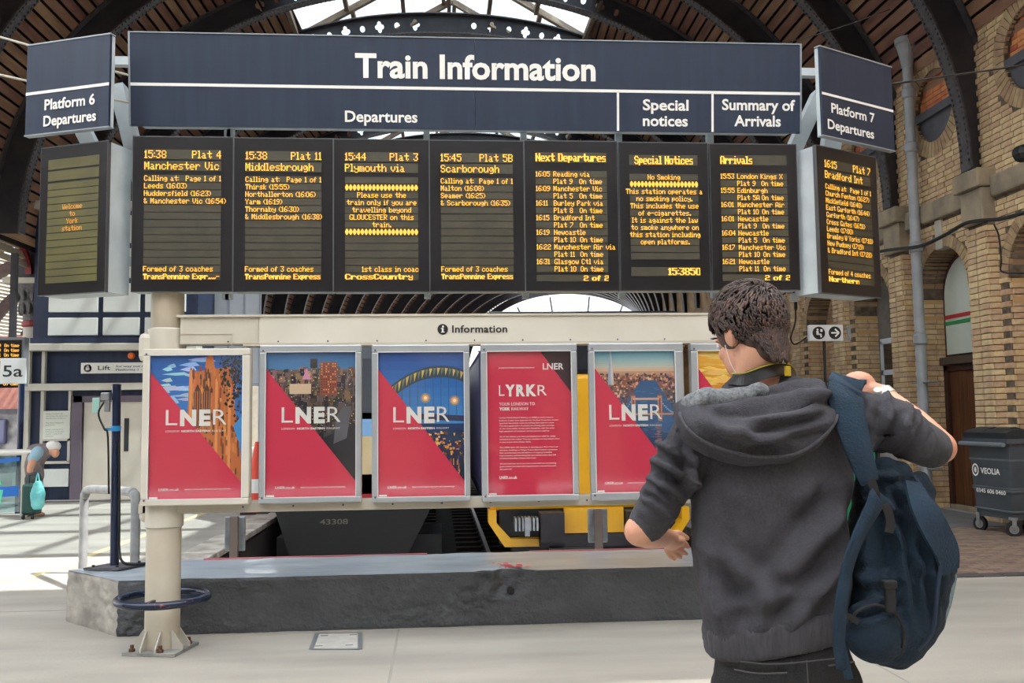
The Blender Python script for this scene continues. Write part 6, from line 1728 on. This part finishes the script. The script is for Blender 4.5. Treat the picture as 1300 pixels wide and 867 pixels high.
for i in range(K-1):
    for j in range(nr-1):
        a = i*nr+j; b.f.append((a, a+1, a+nr+1, a+nr)); a += o_; b.f.append((a, a+nr, a+nr+1, a+1))
for i in range(K-1):
    a = i*nr; b.f.append((a, a+nr, a+nr+o_, a+o_)); a = i*nr+nr-1; b.f.append((a, a+o_, a+nr+o_, a+nr))
for j in range(nr-1):
    a = j; b.f.append((a, a+o_, a+1+o_, a+1)); a = (K-1)*nr+j; b.f.append((a, a+1, a+1+o_, a+o_))
HF = [seg(905, 520, 1030, 500)+(.008, .010), seg(935, 540, 1040, 520)+(.008, .013), seg(905, 545, 1000, 562)+(.006, .012), seg(940, 560, 1045, 535)+(.007, .012), seg(1010, 500, 1060, 500)+(.007, .012)]
organic('hood', b, M_hood, man, 0.006, 5, fold_post(HF, 0.001))
b = MB(); 
for px, py, r in ((882, 512, .030), (900, 508, .034), (920, 508, .034), (940, 503, .032), (888, 526, .026), (962, 496, .026)): b.ell(at(px, py, Y=2.375), (r*1.3, r, r*0.9))
organic('hood_lining', b, M_hoodin, man, 0.006, 10, fold_post([seg(870, 525, 905, 500)+(.002, .010)], .001))
b = MB(); b.tube([p+Vector((0, -0.012, 0.006)) for p in ru[4:-3]], 0.0045, 8); b.build('hood_seam', mat('hoodie_rib', (74, 73, 78)), man, True)
# --- head
hc = Vector((.842, 2.50, 1.715))
ef = Vector((-.36, .87, -.33)).normalized(); er = ef.cross(Vector((0, 0, 1))).normalized(); eu = er.cross(ef).normalized()
RH = Matrix((er, ef, eu)).transposed()
def hp3(r, f, u): return hc+er*r+ef*f+eu*u
b = MB()
b.ell(hp3(0, -0.005, 0.02), (.074, .094, .098), 24, 16, RH)          # skull
b.ell(hp3(0, .038, -.055), (.058, .058, .070), 20, 12, RH)           # face and jaw
b.ell(hp3(0, .070, -.108), (.026, .022, .020), 12, 8, RH)            # chin
capsule(b, hp3(0, .096, .010), hp3(0, .112, -.028), .009, .014, 10)  # nose
for s in (-1, 1):
    b.ell(hp3(s*.030, .083, .018), (.020, .010, .008), 10, 6, RH); b.ell(hp3(s*.040, .066, -.03), (.020, .020, .018), 10, 6, RH)
    b.ell(hp3(s*.075, -.010, -.010), (.010, .022, .032), 12, 8, RH)  # ears
    b.ell(hp3(s*.082, -.020, -.002), (.007, .016, .026), 10, 8, RH)
b.ell(hp3(0, .094, -.062), (.022, .009, .006), 10, 6, RH); b.ell(hp3(0, .092, -.074), (.018, .009, .006), 10, 6, RH)
chain(b, [hp3(0, -.030, -.045), (.855, 2.485, 1.60), (.880, 2.48, 1.52)], [.062, .060, .070], 20)
organic('head', b, M_skin, man, 0.005, 4)
for s in (-1, 1):
    b = MB(); b.ell(hp3(s*.030, .088, .004), (.012, .008, .008), 12, 8, RH); b.build('eye', mat('eye_white', (226, 222, 216), 0.2), man, True)
    b = MB(); 
    for k in range(9): b.ell(hp3(s*(.016+k*.004), .096-k*.001, .026+.004*math.sin(k/8*3)), (.004, .003, .003), 6, 4, RH)
    b.build('eyebrow', M_hair, man, True)
# hair: a cap with hundreds of short overlapping locks
b = MB(); b.ell(hp3(0, -0.010, 0.030), (.083, .100, .100), 28, 18, RH); b.ell(hp3(0, -.052, -.020), (.070, .056, .066), 20, 12, RH); b.ell(hp3(0, -.066, -.062), (.048, .034, .046), 18, 10, RH); b.ell(hp3(0, .045, .075), (.068, .060, .045), 20, 10, RH)
capb = b
rh = random.Random(11); locks = MB()
for k in range(1500):
    r_, u_ = rh.uniform(-.066, .066), rh.uniform(-.100, .01)
    if abs(r_) > .068*(1+min(0, u_+.03)*9): continue
    f_ = -.010-math.sqrt(max(0, 1-(r_/.078)**2))*(.088+min(0, u_+.02)*.25)
    f_ -= .008; p0_ = hp3(r_, f_+.004, u_); p1_ = hp3(r_*.97, f_-.004, u_-.010); p2_ = hp3(r_*.94, f_+.0, u_-.022)
    r = rh.uniform(.002, .0035); locks.tube([p0_, p1_, p2_], [r, r*.9, r*.2], 5)
for k in range(3600):
    th = rh.uniform(0, 2*math.pi); v = rh.uniform(-0.62, 1.0)
    sr = math.sqrt(max(0, 1-v*v)); d = Vector((sr*math.cos(th), sr*math.sin(th), v))
    if d.y > 0.35 and d.z < 0.35: continue
    if d.z < -0.15 and d.y > -0.15: continue
    long_ = max(0, d.z)*0.036+0.020
    base = hp3(d.x*.086, -0.014+d.y*.103, 0.030+d.z*.100)
    nrm = (er*d.x/.08+ef*d.y/.097+eu*d.z/.096).normalized()
    flow = (ef*0.9*max(0.0, d.z+.2)-eu*(0.9-0.6*max(0, d.z))+er*(0.25*d.x+rh.uniform(-.16, .16))-ef*0.35*(1 if d.z < .1 else 0)).normalized()
    flow = (flow-nrm*flow.dot(nrm)).normalized()
    tip = base+flow*long_*1.0+nrm*(0.002+0.20*long_*rh.uniform(.4, 1.2)); midp = base+flow*long_*0.45+nrm*(0.007+.2*long_)
    r = rh.uniform(.0025, .0042); locks.tube([base-nrm*.006, midp, tip], [r, r*.9, r*.15], 5)
hair_cap = organic('hair', capb, M_hair, man, 0.006, 3)
hl = locks.build('hair_locks', mat('hair_strands', (82, 60, 48), 0.5, c2=(40, 28, 23), scale=40, rnd=0.30), hair_cap, True)
hl['kind'] = 'stuff'
# camera strap round the neck and earphone
b = MB(); sp = spline([at(928, 482, Y=2.46), at(945, 481, Y=2.415), at(965, 474, Y=2.40), at(985, 469, Y=2.41), at(1002, 470, Y=2.46), at(1010, 480, Y=2.52)], 6)
cs = ribbon(sp, .036, .004, nrm=(0, -1, 0.25)); nk = cs.build('neck_strap', M_blackink, man)
tk = ribbon([p+Vector((0, -.003, .016)) for p in sp], .004, .003, nrm=(0, -1, 0.2)); tk.build('strap_edge', mat('olive_edge', (150, 134, 40), 0.6), nk, label='olive yellow edge')
b = MB(); c = at(1000, 471, Y=2.40); b.box(c, (.018, .006, .026), Matrix.Rotation(.5, 3, 'Z')); b.build('strap_badge', mat('badge_yellow', (196, 164, 40), 0.5), nk)
eb = hp3(.090, -.005, -.012); b = MB(); b.ell(eb, (.012, .016, .024), 12, 8, RH); ep = b.build('earphone', mat('earphone_white', (222, 220, 216), 0.3), man, True)
b = MB(); b.tube(spline([hp3(-.088, .004, -.03), hp3(-.080, .010, -.08), hp3(-.06, .015, -.13), hp3(-.05, .03, -.18)], 4), .0010, 6); b.build('earphone_wire', mat('earphone_white', (222, 220, 216)), man)
# --- left forearm and hand
el, wr = at(812, 674, Y=2.47), at(845, 682, Y=2.64)
b = MB(); chain(b, [at(830, 652, Y=2.46), el, el.lerp(wr, .45)+Vector((0, 0, -.004)), wr], [.040, .041, .036, .027], 18)
palm = at(853, 686, Y=2.70); chain(b, [wr, palm], [.026, .028], 14); b.ell(palm, (.040, .045, .022), 14, 10)
Lf = [([(858, 690), (870, 690), (873, 694)], .0095), ([(855, 694), (866, 699), (871, 703)], .0092), ([(851, 697), (859, 704), (864, 708)], .0088), ([(846, 698), (851, 706), (856, 710)], .0080)]
for pts, r in Lf: chain(b, [palm.lerp(at(*pts[0], Y=2.70), .6)]+[at(x, y, Y=2.71+.015*k) for k, (x, y) in enumerate(pts)], [r*1.15, r, r*.9, r*.75], 10)
chain(b, [at(850, 680, Y=2.67), at(861, 677, Y=2.69), at(872, 683, Y=2.71)], [.014, .011, .0085], 10)
organic('left_arm', b, M_skin, man, 0.0035, 3)
# --- right forearm, watch and hand on the strap
el2, wr2 = at(1193, 568, Y=2.46), at(1118, 500, Y=2.62)
b = MB(); chain(b, [at(1172, 562, Y=2.44), el2, el2.lerp(wr2, .4)+Vector((0, 0, .006)), wr2], [.042, .044, .040, .029], 18)
p2 = at(1090, 493, Y=2.64); chain(b, [wr2, p2], [.028, .030], 14); b.ell(p2+Vector((0, 0, .012)), (.050, .032, .038), 16, 10)
for k, (x, y) in enumerate(((1066, 490), (1064, 497), (1064, 505), (1066, 512))): chain(b, [at(1088, 489+k*6, Y=2.63), at(x+8, y-4, Y=2.60), at(x, y, Y=2.59), at(x-1, y+8, Y=2.59)], [.0105, .0105, .0095, .008], 10)
chain(b, [at(1100, 500, Y=2.62), at(1085, 508, Y=2.60), at(1074, 512, Y=2.585)], [.014, .012, .009], 10)
organic('right_arm', b, M_skin, man, 0.004, 3)
wd = (wr2-el2).normalized(); wc = at(1123, 504, Y=2.61)
b = MB(); b.tube([wc-wd*.012, wc+wd*.012], .0345, 24); wt = b.build('watch_strap', mat('watch_steel', (184, 182, 172), 0.3, 0.7), man)
b = MB(); c = at(1115, 498, Y=2.575); b.tube([c, c+Vector((-.004, -.006, .008))], .011, 20); b.build('watch_face', mat('watch_pale', (222, 222, 218), 0.2), wt)
# --- shirt and jeans
b = MB(); b.loft([sec(z, a, c, .118, 2.46, tw=.0) for z, a, c in ((.90, .70, 1.045), (.925, .70, 1.045), (.955, .70, 1.04))]); organic('shirt', b, mat('shirt_blue', (136, 160, 204), 0.8, c2=(120, 144, 190), scale=30), man, 0.008, 3)
b = MB()
b.loft([sec(z, a, c, d, 2.46, p=2.3) for z, a, c, d in ((.75, .715, 1.085, .125), (.82, .712, 1.08, .128), (.88, .712, 1.065, .120), (.925, .715, 1.05, .112))])
chain(b, [(.80, 2.46, .80), (.795, 2.48, .50), (.79, 2.46, .10)], [.098, .078, .062], 20); chain(b, [(.995, 2.45, .80), (1.0, 2.44, .50), (1.01, 2.40, .10)], [.098, .078, .062], 20)
organic('jeans', b, M_jean, man, 0.009, 5, fold_post([seg(905, 850, 1000, 845)+(.004, .012), seg(1000, 867, 1004, 835)+(.004, .01)], .001))
def onb(px, py): return at(px, py, Y=2.325)
b = MB(); b.tube(spline([onb(932, 850), onb(962, 855), onb(999, 854)], 4), .0022, 6); b.tube(spline([onb(1052, 845), onb(1085, 840)], 4), .0022, 6)
b.tube(spline([onb(940, 840), onb(985, 843), onb(1060, 836)], 6), .0018, 6); b.tube([onb(1024, 838), onb(1026, 867)], .0016, 6); b.each('denim_stitching', mat('stitching', (70, 68, 70), 0.8), man)
for s, x, y in ((0, .79, 2.43), (1, 1.01, 2.37)):
    b = MB(); b.ell((x, y+.07, .055), (.052, .14, .055), 16, 10); b.ell((x, y-.02, .05), (.045, .06, .05), 12, 8); organic('shoe', b, mat('shoe_dark', (40, 40, 44), 0.6), man, 0.01, 3)

# ================================================================== BACKPACK
bp_ = thing('backpack', 'worn dark teal blue backpack hanging from the man\'s right shoulder', 'backpack', (1.2, 2.42, .85))
M_bag = mat('bag_teal', (16, 39, 57), 0.9, c2=(10, 28, 42), scale=5, bump=0.35, bscale=120)
M_bag2 = mat('bag_strap', (23, 50, 71), 0.85, c2=(17, 39, 57), scale=8, bump=0.3, bscale=150)
M_web = mat('black_webbing', (24, 23, 26), 0.7)
prof = [(590, 1104, 1136, .045), (600, 1096, 1152, .07), (618, 1092, 1172, .09), (645, 1090, 1192, .105), (675, 1086, 1204, .115), (705, 1081, 1211, .12), (735, 1079, 1210, .12), (765, 1078, 1203, .12), (790, 1081, 1195, .115), (812, 1088, 1184, .105), (832, 1102, 1166, .09), (846, 1118, 1150, .06)]
b = MB(); rr_ = []
for y, xl_, xr_, d in prof:
    a, c = at(xl_, y, Y=2.42), at(xr_, y, Y=2.42); rr_.append(sec((a.z+c.z)/2, a.x, c.x, d, 2.44, 24, 2.3))
b.loft(rr_)
for px, py, r in ((1122, 600, .040), (1140, 606, .040), (1105, 610, .036), (1168, 612, .030), (1176, 625, .028), (1160, 618, .034)): b.ell(at(px, py, Y=2.40), (r, r, r*1.1))
b.ell(at(1112, 800, Y=2.35), (.085, .055, .082), 22, 14)                    # round bottom pocket
def bs_(x0, y0, x1, y1, a, w_): return (at(x0, y0, Y=2.3), at(x1, y1, Y=2.3), a, w_)
BF = [bs_(1150, 610, 1190, 700, .010, .012), bs_(1165, 640, 1180, 790, .009, .012), bs_(1115, 640, 1120, 780, .010, .016), bs_(1140, 620, 1165, 800, .009, .014), bs_(1095, 640, 1090, 740, .008, .013),
      bs_(1105, 625, 1160, 660, .008, .014), bs_(1185, 690, 1198, 780, .008, .010), bs_(1100, 745, 1150, 735, .006, .014), bs_(1130, 660, 1190, 740, .006, .012), bs_(1075, 790, 1150, 770, -.008, .008), bs_(1120, 605, 1158, 606, .007, .010)]
organic('bag_body', b, M_bag, bp_, 0.0065, 5, fold_post(BF, .0015))
def onp(px, py, y=2.315): return at(px, py, Y=y)
b = MB(); b.tube(spline([onp(1078, 790, 2.31), onp(1090, 775, 2.30), onp(1112, 768, 2.29), onp(1135, 778, 2.29), onp(1147, 798, 2.30), onp(1146, 822, 2.31)], 5), .004, 8); b.build('pocket_zip', M_web, bp_)
b = MB(); b.tube(spline([onp(1160, 604, 2.36), onp(1182, 640, 2.33), onp(1196, 690, 2.31), onp(1190, 750, 2.31), onp(1184, 800, 2.33), onp(1165, 826, 2.34)], 5), .0055, 8); b.build('piping', mat('bag_dark', (20, 40, 60), 0.6), bp_)
flapp = spline([onp(1158, 612, 2.34), onp(1170, 640, 2.30), onp(1186, 670, 2.29), onp(1202, 700, 2.31), onp(1206, 726, 2.33)], 5)
ribbon(flapp, [.05+.03*math.sin(3*i/len(flapp)) for i in range(len(flapp))], .008, nrm=(0.25, -1, 0.1)).build('front_flap', M_bag2, bp_)
# mesh pocket at the outer edge
b = MB(); b.loft([[at(x0, y, Y=2.335), at(x1, y, Y=2.37), at(x1, y, Y=2.385), at(x0, y, Y=2.35)] for y, x0, x1 in ((706, 1200, 1213), (735, 1190, 1215), (765, 1186, 1209), (795, 1184, 1199), (808, 1182, 1190))]); b.build('mesh_pocket', mat('mesh_grey', (120, 138, 142), 0.6, c2=(96, 116, 124), scale=160), bp_)
# straps
st = spline([at(1078, 484, Y=2.50), at(1073, 488, Y=2.40), at(1072, 500, Y=2.345), at(1078, 530, Y=2.315), at(1088, 565, Y=2.30), at(1097, 592, Y=2.295), at(1104, 612, Y=2.30)], 6)
ribbon(st, [.090]*14+[.090-.045*i/22 for i in range(len(st)-14)], .012, nrm=[(0, -0.1, 1)]*5+[(0, -1, .5)]*5+[(0, -1, 0.05)]*(len(st)-10)).build('shoulder_strap', M_bag2, bp_, True)
for pts, w_, nm, m_ in ((((1104, 606), (1110, 622), (1113, 640)), .022, 'webbing', M_web), (((1112, 625), (1104, 650), (1098, 668)), .018, 'webbing', M_web), (((1124, 640), (1130, 660), (1128, 676)), .022, 'webbing', M_web)):
    ribbon(spline([onp(x, y, 2.295) for x, y in pts], 4), w_, .004, nrm=(0, -1, 0)).build(nm, m_, bp_)
low = spline([onp(1117, 626, 2.30), onp(1108, 645, 2.285), onp(1090, 680, 2.275), onp(1076, 720, 2.27), onp(1068, 770, 2.27), onp(1065, 810, 2.275), onp(1068, 850, 2.28)], 6)
ribbon(low, [.050, .052, .054, .054, .052]+[.048-.024*i/(len(low)-5) for i in range(len(low)-5)], .006, nrm=[(.1+.5*math.sin(i*.12), -1, 0) for i in range(len(low))]).build('lower_strap', M_bag2, bp_, True)
ribbon(spline([onp(1065, 800, 2.28), onp(1072, 835, 2.275), onp(1078, 862, 2.28)], 5), .020, .004, nrm=(-.3, -1, 0)).build('strap_tail', M_bag2, bp_)
b = MB(); c = onp(1129, 752, 2.285); b.bev((c.x-.012, c.y-.008, c.z-.05), (c.x+.014, c.y+.008, c.z+.012), .005); b.bev((c.x-.018, c.y-.012, c.z+.010), (c.x+.018, c.y+.01, c.z+.03), .005); b.build('buckle', M_web, bp_)
ribbon(spline([onp(1090, 790, 2.30), onp(1076, 782, 2.30), onp(1068, 786, 2.30)], 4), .014, .004, nrm=(0, -1, 0)).build('webbing', M_web, bp_)

# ================================================================== OLD MAN BENDING
Yo = 16.1
om = thing('person', 'white haired older man in grey waistcoat bending over a green suitcase by the lift', 'person', (-6.5, Yo, 0))
def oq(px, py, dy=0): return at(px, py, Y=Yo+dy)
b = MB(); chain(b, [oq(42, 604), oq(40, 590), oq(46, 577), oq(60, 571)], [.17, .17, .18, .12], 18); organic('waistcoat', b, mat('waistcoat', (132, 120, 122), 0.85, c2=(112, 100, 104), scale=12), om, .02, 4)
b = MB()
for s in (-.12, .16): chain(b, [oq(48, 574, s), oq(42, 582, s)], [.10, .09], 12)
organic('shirt', b, mat('old_shirt', (146, 178, 196), 0.8), om, .02, 2)
b = MB()
for s in (-.14, .18): chain(b, [oq(42, 583, s), oq(38, 597, s), oq(45, 607, s*.5), oq(48, 613, s*.3)], [.07, .055, .045, .05], 12)
b.ell(oq(67, 569), (.10, .11, .12)); b.ell(oq(70, 575, -.05), (.07, .06, .08)); chain(b, [oq(58, 572), oq(66, 570)], [.07, .07], 12); b.ell(oq(73, 574, -.06), (.02, .025, .025), 8, 6)
organic('head_and_arms', b, M_skin, om, .018, 3)
b = MB(); b.ell(oq(67.5, 566.5), (.12, .125, .095)); b.build('hair', mat('white_hair', (226, 222, 216), 0.7), om, True)
b = MB()
for s in (-.1, .1): chain(b, [oq(42, 608, s), oq(38, 628, s), oq(40, 650, s)], [.13, .085, .07], 14)
organic('trousers', b, mat('old_trousers', (70, 76, 76), 0.85), om, .02, 3)
b = MB()
for s in (-.1, .1): b.ell(oq(46, 653, s), (.14, .05, .05), 12, 8)
b.build('shoe', mat('tan_shoe', (176, 128, 104), 0.6), om, True)
su = thing('suitcase', 'dark green suitcase standing at the bending man\'s feet', 'suitcase', (at(42, 650, Y=15.75).x, 15.75, 0))
cx_ = at(41, 650, Y=15.75).x
b = MB(); b.bev((cx_-.12, 15.6, .06), (cx_+.10, 15.9, .55), .04); b.build('case_body', mat('case_green', (22, 62, 56), 0.5), su)
b = MB(); b.tube([(cx_-.07, 15.78, .5), (cx_-.07, 15.78, .68), (cx_+.06, 15.78, .68), (cx_+.06, 15.78, .5)], .012, 8); b.build('handle', M_blackink, su)
b = MB()
for s in (-.09, .05): b.tube([(cx_+s, 15.6, .035), (cx_+s+.03, 15.6, .035)], .035, 10)
b.each('wheel', M_blackink, su)
cb = thing('carrier_bag', 'pale teal carrier bag hanging in front of the green suitcase', 'bag', (cx_+.22, 15.6, .1))
b = MB()
for zz in (0,): b.loft([sec(z, cx_+.10-w_, cx_+.26+w_, .06, 15.5, 16, 2.2) for z, w_ in ((.16, -.02), (.22, .02), (.40, .04), (.50, .01), (.60, -.04))])
organic('bag_body', b, mat('bag_mint', (120, 200, 196), 0.5, c2=(90, 170, 176), scale=8), cb, .015, 2, fold_post([], .006))
b = MB(); b.tube(spline([(cx_+.14, 15.5, .58), (cx_+.17, 15.5, .72), (cx_+.20, 15.5, .58)], 4), .01, 6); b.build('handle', mat('bag_mint', (120, 200, 196)), cb)
